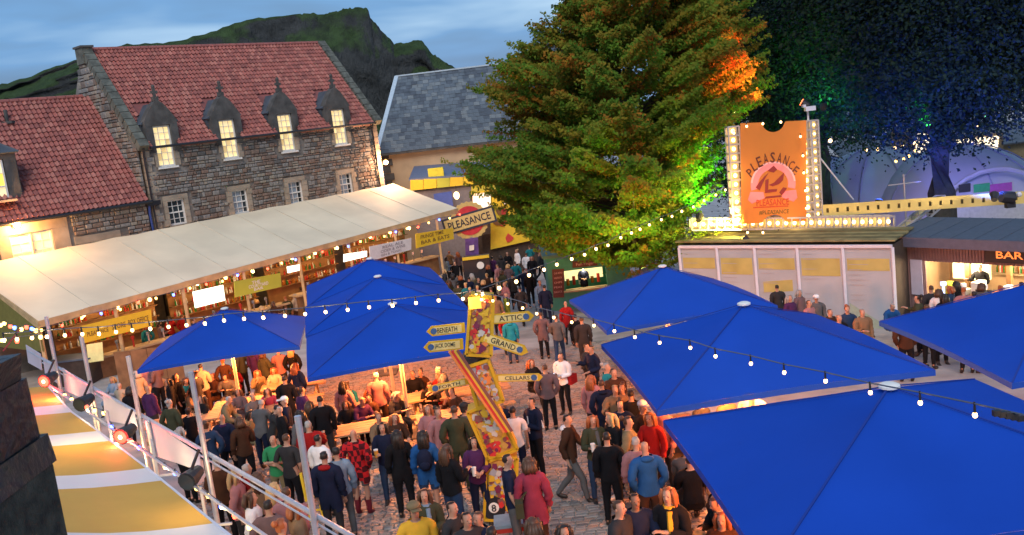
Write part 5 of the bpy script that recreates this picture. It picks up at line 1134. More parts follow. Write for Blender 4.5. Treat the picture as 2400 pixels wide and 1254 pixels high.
dark_tree(xt, 39, 8.8, 6.2, 5.0, 6.8, 190000, 5, 'dark tree with a thick straight trunk at the right, its leaves lit blue', dk, .62, zmin=2.7)
dark_tree(D(1925,300,46).x, 46, 8.5, 5.0, 4.5, 7.2, 140000, 6, 'dark tree behind the orange banner with green lit lower leaves', dk, .4, zmin=2.7)
dark_tree(D(2480,250,44).x, 44, 9.0, 5.5, 4.5, 7, 90000, 8, 'dark blue lit tree cut off by the right edge', dk, .45, zmin=3.0)
dark_tree(D(1780,300,50).x, 50, 7.0, 4.2, 4.0, 8.0, 60000, 9, 'green lit tree showing left of the orange banner behind the amber tree', dk, .35, zmin=-1)
# shrub at the foot of the tree by the trusses
P = D(1625, 570, 35.2); T = thing('shrub', 'yellow lit shrub hanging over the left end of the plank roof', 'shrub', (P.x, 35.2, gz(35.2))); rr = np.random.default_rng(4); m_ = MB(); branch(m_, (P.x,35.2,gz(35.2)), (P.x,35.2,P.z), .06, .02, rr); m_.build('stem', bark, T)
pp = np.concatenate([np.array([P.x+rr.normal()*.5, 35.2+rr.normal()*.4, P.z+rr.uniform(-.9,.5)])+rr.normal(size=(60,3))*.22 for _ in range(26)]); leaf_mesh(pp, np.tile([0,0,1.], (len(pp),1)), .07, rr, rr.integers(0,2,len(pp)), 'foliage', [MATS['leaf_moss'], MATS['leaf_green']], T)
# coloured floodlights on the trees: small lamp cans standing where the light comes from
def flood(P, tgt, e_, c_, label, spot=70, mcol=None):
    P = Vector(P); d = (Vector(tgt)-P).normalized(); T = thing('tree_floodlight', label, 'floodlight', P)
    m_ = MB(); m_.tube([P-d*.28, P], [.10,.15], 10); m_.build('can', iron, T); m_ = MB(); m_.tube([P+d*.002, P+d*.02], .13, 10); m_.build('lens', mat('lens_'+label.split()[0], c_, .3, var=0, emit=c_, es=6), T)
    lamp('SPOT', P+d*.06, e_, c_, .12, target=tgt, spot=spot)
flood(D(1640,505,34.3), (tx+3.6, ty+.5, 3.4), 2300, (.14,1,.06), 'green floodlight on the truss aiming up into the big tree', 85)
flood(Vector((tx-.6, ty-5.5, gz(31)+2.6)), (tx-1.2, ty-.5, 3.6), 800, (.75,1,.16), 'lime floodlight above the green kiosk aiming up into the big tree', 100)
flood(D(1745,560,33.2), (tx+1.0, ty, 2.5), 2600, (1,.80,.12), 'yellow floodlight on the plank roof aiming at the big tree', 90)
flood(D(1880,240,34.8), (tx+2.2, ty, 7.6), 5000, (1,.13,.04), 'red floodlight on top of the banner tower aiming at the big tree', 48)
flood(D(1930,250,36.0), (D(1950,150,46).x, 46, 7), 220, (.05,1,.25), 'emerald floodlight behind the banner aiming into the dark trees', 90)
flood(D(2176,298,37.2), (xt-1.4, 39, 5.6), 500, (.06,1,.16), 'bright green floodlight in the dark tree left of the trunk', 60)
flood(D(2060,470,36.6), (D(2130,150,40).x, 40, 7.5), 1300, (.04,.12,1), 'blue floodlight on a tent aiming into the dark trees', 110)
flood(D(2330,455,31.5), (D(2320,100,40).x, 40, 8.2), 2600, (.04,.12,1), 'deep blue floodlight behind the yellow beam aiming into the trees', 110)

# ------------------------------------------------------------------ painted signpost column
CY = 15.6; g = gz(CY); cyel = mat('column_yellow', (.56,.33,.015), .55, var=.08); comicm = [mat('comic_cream', (.50,.28,.06), .6, var=.1), mat('comic_plum', (.16,.02,.06), .6), mat('comic_white', (.50,.46,.42), .6), mat('comic_red', (.55,.03,.03), .6), mat('comic_gold', (.62,.38,.03), .6), mat('comic_grey', (.30,.30,.33), .6), mat('comic_orange', (.70,.22,.05), .6), mat('comic_mauve', (.20,.07,.06), .6)]
T = thing('signpost_column', 'tall crooked signpost of stacked yellow edged boxes painted with cartoon scraps', 'signpost', (D(1170,1215,CY).x, CY, g))
def colbox(p0, p1, w0_, w1_, depth, seed, lbl='box', cols=(0,1,2,3,4,5), n=95, cell=.070):
    """front face from bottom centre p0 to top centre p1 (world), art as raised scraps"""
    r = random.Random(seed); ax = (p1-p0); L_ = ax.length; ax.normalize(); sx = Vector((0,-1,0)).cross(ax)*-1; sx = ax.cross(Vector((0,-1,0))); sx = -sx if sx.x < 0 else sx; bk = Vector((0,1,0))
    m_ = MB(); q = [p0-sx*w0_/2, p0+sx*w0_/2, p1+sx*w1_/2, p1-sx*w1_/2]; m_.slab(q, depth, Vector((0,-1,0))); bo = m_.build(lbl, cyel, T)
    m_ = MB(); ins = .045
    pt = lambda a, b_, o: p0+ax*(b_*L_)+sx*((a-.5)*(w0_+(w1_-w0_)*b_))-Vector((0,o,0))
    m_.slab([pt(.10,.05,.004), pt(.90,.05,.004), pt(.90,.95,.004), pt(.10,.95,.004)], .002, Vector((0,-1,0)), 0)
    for i in range(n):
        a, b_ = r.uniform(.16,.84), r.uniform(.08,.92); k = r.choice([4,5,6]); s_ = cell*r.uniform(.5,1.3)
        ps = [pt(a, b_, .006+.0004*i)+sx*(s_*cos(6.283*j/k+i)*r.uniform(.6,1))+ax*(s_*1.1*sin(6.283*j/k+i)*r.uniform(.6,1)) for j in range(k)]
        m_.add(ps, [tuple(range(k))], r.choice(cols))
    m_.build('cartoon_print', comicm, bo)
    m_ = MB()
    for a_, c_ in ((0,1),(1,2),(2,3),(3,0)): m_.bar(q[a_]-Vector((0,.02,0)), q[c_]-Vector((0,.02,0)), .05, .05)
    m_.build('yellow_edge', cyel, bo)
    return bo
c0 = lambda x, y: D(x, y, CY-.28)
colbox(c0(1171,1218), c0(1177,1072), .54, .52, .5, 1, cols=(1,2,4,3,4,5,7))
colbox(c0(1179,1066), c0(1127,953), .54, .50, .45, 2, cols=(4,3,1,4,7,2,0))
colbox(c0(1150,948), c0(1118,852), .46, .40, .42, 3, cols=(5,5,2,6,3,7,0))
bx_ = colbox(c0(1122,832), c0(1130,694), .42, .38, .40, 5, cols=(4,1,2,3,4,7,6), n=110)
m_ = MB(); m_.ball(c0(1109,846)+Vector((0,.18,0)), .20, 10, 7, 0, (1,.9,1)); m_.build('dark_knuckle', iron, T)
m_ = MB(); ccx = c0(1158,1190)-Vector((0,.04,0)); m_.slab([ccx+Vector((.195*cos(6.283*i/28), 0, .215*sin(6.283*i/28))) for i in range(28)], .03, Vector((0,-1,0))); eb = m_.build('eight_ball', iron, T)
m_ = MB(); m_.slab([ccx+Vector((.09*cos(6.283*i/20), -.034, .095*sin(6.283*i/20)+.03)) for i in range(20)], .003, Vector((0,-1,0))); m_.build('white_spot', white, eb); lettering('8', ccx+Vector((0,-.038,.03)), Vector((1,0,0)), Vector((0,0,1)), .13, None, eb, MATS['ink'])
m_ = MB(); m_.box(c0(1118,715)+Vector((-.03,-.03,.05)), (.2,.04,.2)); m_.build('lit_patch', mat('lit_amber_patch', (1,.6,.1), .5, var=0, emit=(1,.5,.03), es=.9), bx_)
for (p0, p1, wd__, txt, lbl_, tipleft, mm_) in (((1090,768),(1000,778),24,'BENEATH','upper left',True,0), ((1086,806),(993,815),26,'JACK DOME','second left',True,0), ((1148,749),(1252,740),24,'ATTIC','upper right',False,0), ((1128,788),(1238,826),26,'GRAND','slanting',False,1), ((1160,887),(1272,884),18,'CELLARS','lower right',False,0), ((1098,893),(1003,914),16,'FORTH','lower left',True,0)):
    A_, B_ = D(p0[0], p0[1], CY-.30), D(p1[0], p1[1], CY-.42); d = (B_-A_).normalized(); upv = Vector((0,-1,0)).cross(d); upv = upv if upv.z > 0 else -upv; upv.normalize(); h = wd__/FPX*CY/2; n_ = d.cross(upv).normalized()
    n_ = n_ if n_.y < 0 else -n_; L_ = (B_-A_).length
    m_ = MB(); m_.slab([A_-upv*h, A_+d*(L_-h*1.0)-upv*h, B_, A_+d*(L_-h*1.0)+upv*h, A_+upv*h] if True else [], .03, n_); arm = m_.build('sign_arm', cyel, T)
    m_ = MB(); m_.slab([A_+d*.06-upv*h*.72+n_*.006, A_+d*(L_-h*1.3)-upv*h*.72+n_*.006, A_+d*(L_-h*1.3)+upv*h*.72+n_*.006, A_+d*.06+upv*h*.72+n_*.006], .003, n_); m_.build('panel', mat('arm_cream', (.66,.52,.20), .6), arm)
    uxt = d if d.x > 0 else -d; lettering(txt, A_.lerp(B_, .47), uxt, upv, h*1.05, L_*.52, arm, MATS['ink'], off=.010)
    m_ = MB(); q = A_.lerp(B_, .82); m_.slab([q+d*(.055*cos(6.283*i/8))+upv*(.055*sin(6.283*i/8))+n_*.011 for i in range(8)], .003, n_); m_.build('emblem', mat('arm_blue', (.04,.10,.24), .6), arm)
T2 = thing('striped_plank', 'long red and gold striped plank leaning diagonally across the signpost', 'plank', D(1062,815,CY-.7))
for k, (o, cc_) in enumerate(((-.06, comicm[6]), (-.015, comicm[3]), (.03, comicm[4]), (.07, comicm[7]))):
    m_ = MB(); m_.bar(D(1062,822,CY-.7)+Vector((o,0,0)), D(1190,1012,CY-.6)+Vector((o,0,0)), .04, .05); m_.build('stripe', cc_, T2)
T2 = thing('drinks_trolley', 'small red framed trolley with a grey top at the foot of the signpost', 'trolley', G(1212,1290)); P = G(1212,1290)
Pt = D(1215,1218,P.y); zt_ = Pt.z
m_ = MB(); m_.box((P.x,P.y,zt_), (.62,.45,.05)); m_.build('top', mat('trolley_grey', (.20,.25,.30), .5), T2)
for sx in (-1, 0, 1): m_ = MB(); m_.bar((P.x+sx*.28, P.y-.2, zt_-.03), (P.x+sx*.28, P.y-.2, gz(P.y)), .035); m_.build('leg', mat('trolley_red', (.45,.03,.02), .5), T2)
m_ = MB(); m_.bar((P.x-.3,P.y-.22,zt_-.06), (P.x+.3,P.y-.22,zt_-.06), .04, .06); m_.bar((P.x-.3,P.y-.22,zt_-.4), (P.x+.3,P.y-.22,zt_-.4), .03, .04); m_.build('rail', MATS['trolley_red'], T2)
m_ = MB(); m_.box((P.x,P.y,zt_-.45), (.56,.42,.03)); m_.build('shelf', fr_m, T2)

# ------------------------------------------------------------------ festoon lights
def lerpY(pts, Y0, Y1): 
    n = len(pts); return [D(x, y, Y0+(Y1-Y0)*((x-pts[0][0])/(pts[-1][0]-pts[0][0]))) for x, y in pts]
sA = [(10,797),(40,795),(75,792),(110,789),(152,786),(193,783),(232,782),(272,778),(310,774),(352,770),(395,766),(437,762),(480,758),(525,751),(572,747),(617,744),(668,740),(715,736),(763,731),(815,726),(865,720),(920,716),(975,710),(1028,704),(1085,700),(1116,692)]
pA_ = lerpY(sA, 13.5, 15.3); bulb_string('string of warm bulbs crossing the left parasols to the top of the signpost', pA_, pA_, [bulbm], .027, lit=3)
sC = [(1130,690),(1170,675),(1210,660),(1240,645),(1275,632),(1305,620),(1340,607),(1370,597),(1397,583),(1425,575),(1455,557),(1480,546),(1500,537),(1522,527),(1550,515),(1575,507),(1598,495),(1625,485),(1650,470),(1678,457),(1700,445)]
pC_ = lerpY(sC, 15.3, 33.4); bulb_string('string of warm bulbs running from the signpost past the tree to the orange banner', pC_, pC_, [bulbm], .036, lit=4)
sB = [(1128,702),(1155,705),(1190,712),(1225,722),(1258,735),(1298,744),(1340,755),(1392,763),(1440,776),(1488,790),(1546,803),(1618,815),(1677,835),(1760,852),(1838,873),(1935,893),(2040,920),(2157,944),(2285,973),(2410,1005)]
pB_ = lerpY(sB, 15.2, 6.6); bulb_string('string of warm bulbs sweeping over the right parasols to the lower right', pB_, pB_, [bulbm], .022, lit=0)
T = thing('lamp_clamp', 'black cable clamp on the bulb string at the right edge', 'clamp', D(2355,972,6.8)); m_ = MB(); r = random.Random(3)
for k in range(5): P = D(2335+k*14, 968+3*k, 6.8); m_.tube([P, P+Vector((.06,0,r.uniform(-.03,.03)))], .018, 6); m_.box(P, (.05,.04,.045))
m_.build('body', iron, T)

# ------------------------------------------------------------------ foreground: scaffold rail, banners, lamps, awning, pier
R0_ = Zp(820, 1254, 1.4); R1_ = Zp(85, 832, 1.75); rd_ = (R1_-R0_); rdh = Vector((rd_.x, rd_.y, 0)).normalized(); rnn = Vector((rdh.y, -rdh.x, 0))
if rnn.dot(CAMP-R0_) < 0: rnn = -rnn
RPX = lambda x, y, o=0.0: onplane(x, y, R0_+rnn*o, rnn)
alu = mat('scaffold_alu', (.55,.55,.60), .35, metal=.6, var=.1, scale=8)
T = thing('scaffold_fence', 'aluminium scaffold railing running from the lower middle to the left edge', 'railing', (R0_.x, R0_.y, gz(R0_.y)))
ext0 = R0_-rd_*.06; ext1 = R1_+rd_*.05
m_ = MB(); m_.tube([ext0, ext1], .03, 8); m_.tube([ext0-Vector((0,0,.10)), ext1-Vector((0,0,.10))], .014, 6); m_.build('top_rail', alu, T)
l0, l1 = RPX(640,1268,.35), RPX(112,900,.35); m_ = MB(); m_.tube([l0, l1], .022, 8); m_.build('lower_rail', alu, T)
for (t_, b2_) in (((300,835),(322,965)), ((447,872),(520,1200)), ((697,975),(752,1275)), ((190,788),(222,905)), ((212,935),(245,1010)), ((108,742),(135,900)), ((345,985),(352,1095))):
    a_, b_ = RPX(*t_, .06), RPX(*b2_, .06); b_ = Vector((a_.x*.5+b_.x*.5, a_.y*.5+b_.y*.5, gz(a_.y))); b_.x, b_.y = a_.x, a_.y
    m_ = MB(); m_.tube([a_, b_], .038, 8); m_.build('post', alu, T)
lil = mat('screen_white', (.62,.58,.66), .7, var=.06, scale=1.2, trans=.25)
for i, q in enumerate(([(100,838),(139,866),(144,905),(106,880)], [(146,862),(212,908),(217,945),(152,915)], [(240,918),(315,968),(322,1000),(246,985)], [(347,985),(467,1064),(470,1104),(366,1070)], [(60,808),(95,830),(98,868),(66,850)])):
    pq = [RPX(*p_, .02) for p_ in q]; m_ = MB(); m_.slab(pq[::-1], .01, rnn); m_.build('screen_panel', lil, T)
for i, q in enumerate(([(365,905),(370,1000)],)): pass
for (x, y) in ((250,1003),(355,1070),(470,1180)):   # brackets under the lower rail
    a_ = RPX(x, y-40, .35); m_ = MB(); m_.bar(a_, a_-Vector((0,0,.55)), .035); m_.bar(a_-Vector((0,0,.55)), a_-Vector((0,0,.55))+rnn*-.0+Vector((.32,0,0)), .03); m_.build('bracket', alu, T)
def par_can(x, y, lit_, label):
    P = RPX(x, y, .30); T = thing('stage_lamp', label, 'stage lamp', P); d = (Vector((-.2,-.9,-.1))).normalized()
    m_ = MB(); m_.tube([P-d*.16, P+d*.06, P+d*.16], [.08,.12,.13], 12); m_.build('can', iron, T)
    if lit_:
        m_ = MB(); m_.tube([P+d*.162, P+d*.175], .105, 12); m_.build('lens', mat('red_lens', (1,.1,.05), .3, var=0, emit=(1,.02,.012), es=5), T); m_ = MB(); m_.ball(P+d*.17, .035, 8, 5); m_.build('filament', mat('hot_core', (1,.8,.6), .3, var=0, emit=(1,.4,.2), es=10), T)
        lamp('POINT', P+d*.32, 22, (1,.05,.04), .1)
    else: m_ = MB(); m_.tube([P+d*.162, P+d*.17], .11, 12); m_.build('lens', darkgl, T)
    m_ = MB(); m_.bar(P+Vector((0,0,.1)), P+Vector((.1,.12,.32)), .03); m_.build('yoke', iron, T)
par_can(116,886,True,'far glowing red stage lamp near the dark stone pier'); par_can(297,1013,True,'near glowing red stage lamp in the middle of the railing')
par_can(200,940,False,'unlit black stage lamp between the two red ones'); par_can(452,1116,False,'unlit black stage lamp on the railing nearest the camera')
sD = [(128,912,1),(152,926,0),(168,936,0),(185,944,3),(203,954,1),(222,962,0),(243,968,0),(262,1000,3),(270,1010,1),(290,1035,2),(309,1036,0),(326,1049,3),(387,1094,0),(411,1109,3),(461,1144,0),(488,1162,0),(519,1187,3),(550,1210,1),(584,1236,0),(612,1262,0)]
pts = [RPX(x, y, .34) for x, y, k in sD]; bulb_string('string of coloured bulbs drooping along the lower rail of the scaffold', pts, pts, [[cb[0], cb[1], cb[2], cb[3]][k] for x, y, k in sD], .032, drop=.05, lit=4)
r = random.Random(8); pts = [RPX(x, y, -.6) for x, y in ((2,762),(10,758),(24,765),(34,768),(50,772),(62,767),(75,771),(84,775),(95,790),(4,798),(40,800))]
bulb_string('bunch of coloured bulbs at the far left edge beside the marquee end', pts, pts, [cb[0], cb[0], cb[1], cb[3], cb[0], cb[1], cb[3], cb[0]], .05, drop=.06)
T = thing('yellow_ladder', 'yellow ladder end standing behind the scaffold railing', 'ladder', G(742,1215)); P = G(745,1225)
for s_ in (-.12,.12): m_ = MB(); m_.bar((P.x+s_,P.y,P.z), (P.x+s_-.05,P.y,P.z+1.0), .045); m_.build('rail', yellow, T)
for k in range(3): m_ = MB(); m_.bar((P.x-.13,P.y,P.z+.25+.27*k), (P.x+.1,P.y,P.z+.25+.27*k), .03); m_.build('rung', yellow, T)
# striped awning roof below the camera
awr = [(112,905,1),(150,948,0),(168,966,1),(229,1010,0),(258,1033,1),(344,1097,0),(380,1126,1),(502,1226,0),(540,1256,1),(760,1440,1)]
awy = mat('awning_yellow', (.60,.37,.075), .65, var=.08, scale=1.0, bump=.1, bscale=3, trans=.25); aww = mat('awning_white', (.72,.72,.76), .65, var=.04, scale=1, trans=.25)
AWZ = 1.3; T = thing('striped_awning', 'yellow and white striped awning roof at the lower left, below the stone pier', 'awning', Zp(400,1200,0)); T.location.z = gz(T.location.y)
Rp = [Zp(x, y, AWZ) for x, y, k in awr]
Lp = []
for i, (x, y, k) in enumerate(awr):
    P = Zp(x-520, y+8, AWZ+.55); Lp.append(P)
for i in range(len(awr)-1):
    m_ = MB(); n_ = 6
    for j in range(n_):
        s0, s1 = j/n_, (j+1)/n_; dz = lambda s: Vector((0,0,-.10*sin(pi*s)))
        m_.add([Rp[i].lerp(Lp[i], s0)+dz(s0), Rp[i+1].lerp(Lp[i+1], s0)+dz(s0), Rp[i+1].lerp(Lp[i+1], s1)+dz(s1), Rp[i].lerp(Lp[i], s1)+dz(s1)], [(0,1,2,3)])
    me_o = m_.build('stripe', [awy, aww][0 if awr[i][2] == 1 else 1], T, smooth=True)
m_ = MB()
for i in range(len(Rp)-1): m_.bar(Rp[i]-Vector((0,0,.06)), Rp[i+1]-Vector((0,0,.06)), .03, .14)
m_.build('edge_band', fr_m, T)
for i in (1, 4, 7): m_ = MB(); P = Rp[i]; m_.tube([P-Vector((0.1,0,.1)), Vector((P.x-.1, P.y, gz(P.y)))], .04, 8); m_.build('leg', alu, T)
lamp('POINT', Rp[4]+Vector((-.5,-.2,-.6)), 50, (1,.62,.22), .15); lamp('POINT', Rp[7]+Vector((-.4,.2,-.55)), 30, (1,.62,.22), .15)
# dark wet stone pier at the left edge
T = thing('stone_pier', 'dark weathered stone pier filling the lower left corner', 'pier', (D(60,1254,4.2).x-.5, 4.4, gz(4.4)))
wet = mat('wet_dark_stone', (.028,.032,.036), .42, var=.6, scale=2.5, bump=.8, bscale=14, c2=(.012,.014,.014)); mossw = mat('mossy_wall', (.045,.045,.032), .9, var=.6, scale=9, bump=.9, bscale=40)
e0x, e1x = D(100,1011,5.2), D(150,1254,5.2); tz = e0x.z; m_ = MB(); xl = -3.6
m_.hexa([(xl,4.2,gz(4)),(e1x.x,4.2,gz(4)),(e1x.x+.02,5.2,gz(4)),(xl,5.2,gz(4)),(xl,4.2,D(100,1090,5.2).z),(e0x.x,4.2,D(100,1090,5.2).z),(e0x.x+.02,5.2,D(100,1090,5.2).z),(xl,5.2,D(100,1090,5.2).z)]); m_.build('shaft', mossw, T)
a_ = D(104,1016,5.25); t_ = D(62,885,5.1); tt = D(50,828,4.9); zb2 = D(100,1090,5.2).z+.003
m_ = MB(); m_.hexa([(xl,4.15,zb2),(a_.x+.03,4.15,zb2),(a_.x+.04,5.25,zb2),(xl,5.25,zb2),(xl,4.15,a_.z),(a_.x,4.15,a_.z),(a_.x+.02,5.25,a_.z),(xl,5.25,a_.z)]); m_.hexa([(xl,4.15,a_.z+.002),(a_.x-.005,4.15,a_.z+.002),(a_.x,5.2,a_.z+.002),(xl,5.2,a_.z+.002),(xl,4.25,t_.z),(t_.x,4.25,t_.z),(t_.x,5.1,t_.z),(xl,5.1,t_.z)])
m_.hexa([(xl,4.25,t_.z+.002),(t_.x-.004,4.25,t_.z+.002),(t_.x-.004,5.05,t_.z+.002),(xl,5.05,t_.z+.002),(xl,4.35,tt.z),(tt.x,4.35,tt.z),(tt.x,4.9,tt.z),(xl,4.9,tt.z)]); m_.build('cap_stone', wet, T)
# red strap and clutter by the marquee's left end
T = thing('red_strap', 'red strap slanting below the coloured bulbs at the left edge', 'strap', RPX(10,820,-.4)); m_ = MB(); m_.tube([RPX(8,822,-.4), RPX(46,772,-.4)], .02, 5); m_.build('strap', mat('strap_red', (.6,.02,.03), .5, var=0), T)
P = G(170, 905); T = thing('flight_case', 'grey covered counter behind the scaffold fence at the left', 'counter', P); m_ = MB(); m_.box(P+Vector((0,.6,.5)), (1.7,1.2,1.0)); m_.build('body', darkw, T); m_ = MB(); m_.box(P+Vector((0,.6,1.04)), (1.8,1.3,.06)); m_.build('top', greyr, T)
P = G(330, 930); T = thing('plywood_screen', 'dark brown board screen behind the people at the left parasol', 'screen', P+Vector((0,1.2,0)))
for k in range(4): m_ = MB(); m_.box(P+Vector((-.9+.62*k,1.2,.75)), (.6,.05,1.5)); m_.build('panel', barwood, T)
# ------------------------------------------------------------------ people
HUM = mat  # short
skin = [mat('skin_light', (.42,.24,.17), .55, var=.06), mat('skin_tan', (.38,.21,.145), .55, var=.06), mat('skin_brown', (.22,.12,.08), .55, var=.06)]
HC = {'dark': mat('hair_dark', (.018,.013,.011), .5, var=.2), 'brown': mat('hair_brown', (.07,.035,.02), .5, var=.2), 'ginger': mat('hair_ginger', (.30,.09,.03), .5, var=.2), 'blonde': mat('hair_blonde', (.48,.31,.14), .5, var=.2), 'grey': mat('hair_grey', (.32,.31,.30), .6, var=.2)}
CC = {}

for nm, c in {'black':(.012,.012,.016),'charcoal':(.045,.045,.05),'navy':(.014,.022,.06),'denim':(.03,.065,.15),'grey':(.15,.15,.16),'white':(.70,.70,.72),'cream':(.55,.47,.35),'red':(.42,.018,.02),'crimson':(.36,.05,.10),'pink':(.55,.24,.25),'purple':(.10,.03,.12),'teal':(.02,.26,.30),'cyan':(.02,.35,.50),'blue':(.02,.12,.38),'pale blue':(.28,.40,.55),'green':(.04,.32,.13),'olive':(.075,.08,.045),'khaki':(.26,.21,.12),'brown':(.08,.035,.02),'tan':(.30,.19,.11),'yellow':(.62,.34,.03),'mauve':(.22,.14,.15),'lime':(.26,.30,.03),'plaid':(.38,.02,.02)}.items():
    c = c if nm in ('white','yellow','plaid') else tuple(q*.62 for q in c)
    CC[nm] = mat('cloth_'+nm.replace(' ', '_'), c, .85, var=.15, scale=5, bump=.25, bscale=10, spec=.15)
pl = CC['plaid'].node_tree                       # red and black checks
_b = pl.nodes['Principled BSDF']; _t = pl.nodes.new('ShaderNodeTexCoord'); _w1 = pl.nodes.new('ShaderNodeTexChecker'); _w1.inputs['Scale'].default_value = 9; _w1.inputs[1].default_value = (.45,.015,.02,1); _w1.inputs[2].default_value = (.06,.008,.012,1)
pl.links.new(_t.outputs['Object'], _w1.inputs[0]); pl.links.new(_w1.outputs[0], _b.inputs['Base Color'])
shoe = mat('shoe_dark', (.025,.02,.018), .5, var=.1); shoew = mat('shoe_white', (.6,.6,.58), .6, var=.1); boot = mat('boot_red', (.16,.015,.03), .5, var=.1)
eyem = mat('eye_dark', (.02,.015,.012), .3, var=0); mouthm = mat('lip', (.32,.10,.09), .5, var=0)
POSES = {   # arms given as (elbow, wrist) for the figure's two sides, x mirrored; figure faces -y
 'stand': dict(arms=[((.23,.02,1.13),(.22,-.08,.88)), ((.23,.02,1.13),(.22,-.06,.88))]),
 'drink': dict(arms=[((.22,-.03,1.13),(.13,-.27,1.18)), ((.23,.03,1.13),(.21,-.08,.89))]),
 'phone': dict(arms=[((.21,.0,1.13),(.07,-.27,1.15)), ((.21,.0,1.13),(.06,-.26,1.12))]),
 'crossed': dict(arms=[((.23,-.04,1.14),(-.03,-.20,1.14)), ((.23,-.04,1.12),(-.02,-.17,1.19))]),
 'pocket': dict(arms=[((.27,.07,1.14),(.18,-.05,.93)), ((.27,.07,1.14),(.18,-.05,.93))]),
 'gesture': dict(arms=[((.26,-.08,1.20),(.28,-.33,1.27)), ((.23,.02,1.13),(.10,-.23,1.07))]),
 'walk': dict(arms=[((.23,.10,1.14),(.23,.02,.90)), ((.22,-.10,1.15),(.20,-.30,.98))], legs=[((.10,-.20,.50),(.10,-.26,.09)), ((.10,.06,.48),(.10,.36,.13))]),
 'lean': dict(arms=[((.23,-.14,1.10),(.15,-.38,1.02)), ((.23,-.14,1.10),(.12,-.36,1.02))], tilt=.34),
 'sit': dict(arms=[((.23,-.12,.72),(.10,-.36,.76)), ((.23,-.12,.72),(.12,-.36,.76))], sit=True),
 'sitlean': dict(arms=[((.24,-.22,.72),(.08,-.45,.80)), ((.24,-.20,.70),(.16,-.42,.78))], sit=True, tilt=.30),
 'sitdrink': dict(arms=[((.24,-.16,.76),(.10,-.32,.98)), ((.23,-.10,.72),(.12,-.36,.76))], sit=True, tilt=.12),
}
def skeleton(pose, fem):
    p = POSES[pose]; sit = p.get('sit'); dz = -.43 if sit else 0
    V, E, R, B = [], [], [], []
    def v(co, r, par, bone):
        V.append(co); R.append(r if isinstance(r, tuple) else (r, r)); B.append(bone)
        if par is not None: E.append((par, len(V)-1))
        return len(V)-1
    tl = p.get('tilt', 0); pz = .93+dz
    def up(co):                                  # bend the upper body forward about the hips
        y, z = co[1], co[2]-pz; return (co[0], y*cos(tl)-z*sin(tl), pz+y*sin(tl)+z*cos(tl))
    sw = .158 if fem else .192; hw = .092; ws = .105 if fem else .125
    pel = v((0,0,pz), (.15 if fem else .145,.11), None, 'pelvis')
    wst = v(up((0,0,1.09+dz)), (ws,.095), pel, 'torso'); chs = v(up((0,-.005,1.27+dz)), (.145 if fem else .165,.11), wst, 'torso')
    upc = v(up((0,.01,1.39+dz)), (.115,.085), chs, 'torso'); nk = v(up((0,.012,1.47+dz)), .052, upc, 'neck')
    h0 = v(up((0,-.012,1.53+dz)), (.048,.062), nk, 'head'); h1 = v(up((0,-.006,1.60+dz)), (.064,.082), h0, 'head'); h2 = v(up((0,.004,1.66+dz)), (.063,.080), h1, 'head'); h3 = v(up((0,.010,1.69+dz)), (.042,.052), h2, 'head')
    nose = v(up((0,-.105,1.585+dz)), .010, h1, 'head')
    for s, (el, wr) in zip((-1, 1), p['arms']):
        sh = v(up((s*sw,.01,1.385+dz)), .058, upc, 'arm'); 
        e_ = v((s*el[0], el[1]+(-tl*.30 if tl and not sit else 0), el[2]), .042, sh, 'arm'); w_ = v((s*wr[0], wr[1]+(-tl*.30 if tl and not sit else 0), wr[2]), .028, e_, 'arm')
        a = Vector(V[e_]); b_ = Vector(V[w_]); d = (b_-a).normalized(); side = d.cross(Vector((0,0,1)))
        if side.length < .3: side = Vector((0,1,0))
        side.normalize(); palm = b_+d*.07
        pm = v(tuple(palm), (.036,.018), w_, 'hand')
        for k, (o, ln_) in enumerate(((-.030,.070),(-.010,.080),(.011,.076),(.030,.060))):
            f1 = palm+side*o+d*.035; cur = Vector((0,0,-1)) if abs(d.z) < .7 else Vector((-s,0,0)); f2 = f1+d*ln_*.45+cur*.008; f3 = f2+d*ln_*.45+cur*.022
            q = v(tuple(f1), .0105, pm, 'hand'); q = v(tuple(f2), .0095, q, 'hand'); v(tuple(f3), .008, q, 'hand')
        t1 = b_+d*.03-side*.035; q = v(tuple(t1), .012, w_, 'hand'); v(tuple(t1+d*.04-side*.015), .0095, q, 'hand')
    legs = p.get('legs') or ([((.11,-.42,.50),(.11,-.40,.09))]*2 if sit else [((.105,-.015,.50),(.11,.01,.09)), ((.105,-.03,.50),(.12,-.01,.09))])
    for s, (kn, an) in zip((-1, 1), legs):
        hp = v((s*hw,0,pz-.06), (.088,.092), pel, 'leg'); k_ = v((s*kn[0],kn[1],kn[2]), .058, hp, 'leg'); cf = v((s*(kn[0]*.6+an[0]*.4), (kn[1]*.6+an[1]*.4)+.015, kn[2]*.6+an[2]*.4), .052, k_, 'leg'); a_ = v((s*an[0],an[1],an[2]), .036, cf, 'foot')
        ft = v((s*an[0]*1.05, an[1]-.09, max(.035, an[2]-.055)), (.040,.030), a_, 'foot'); v((s*an[0]*1.1, an[1]-.18, max(.028, an[2]-.06)), (.036,.024), ft, 'foot')
    return V, E, R, B, up, dz
_BODY = {}
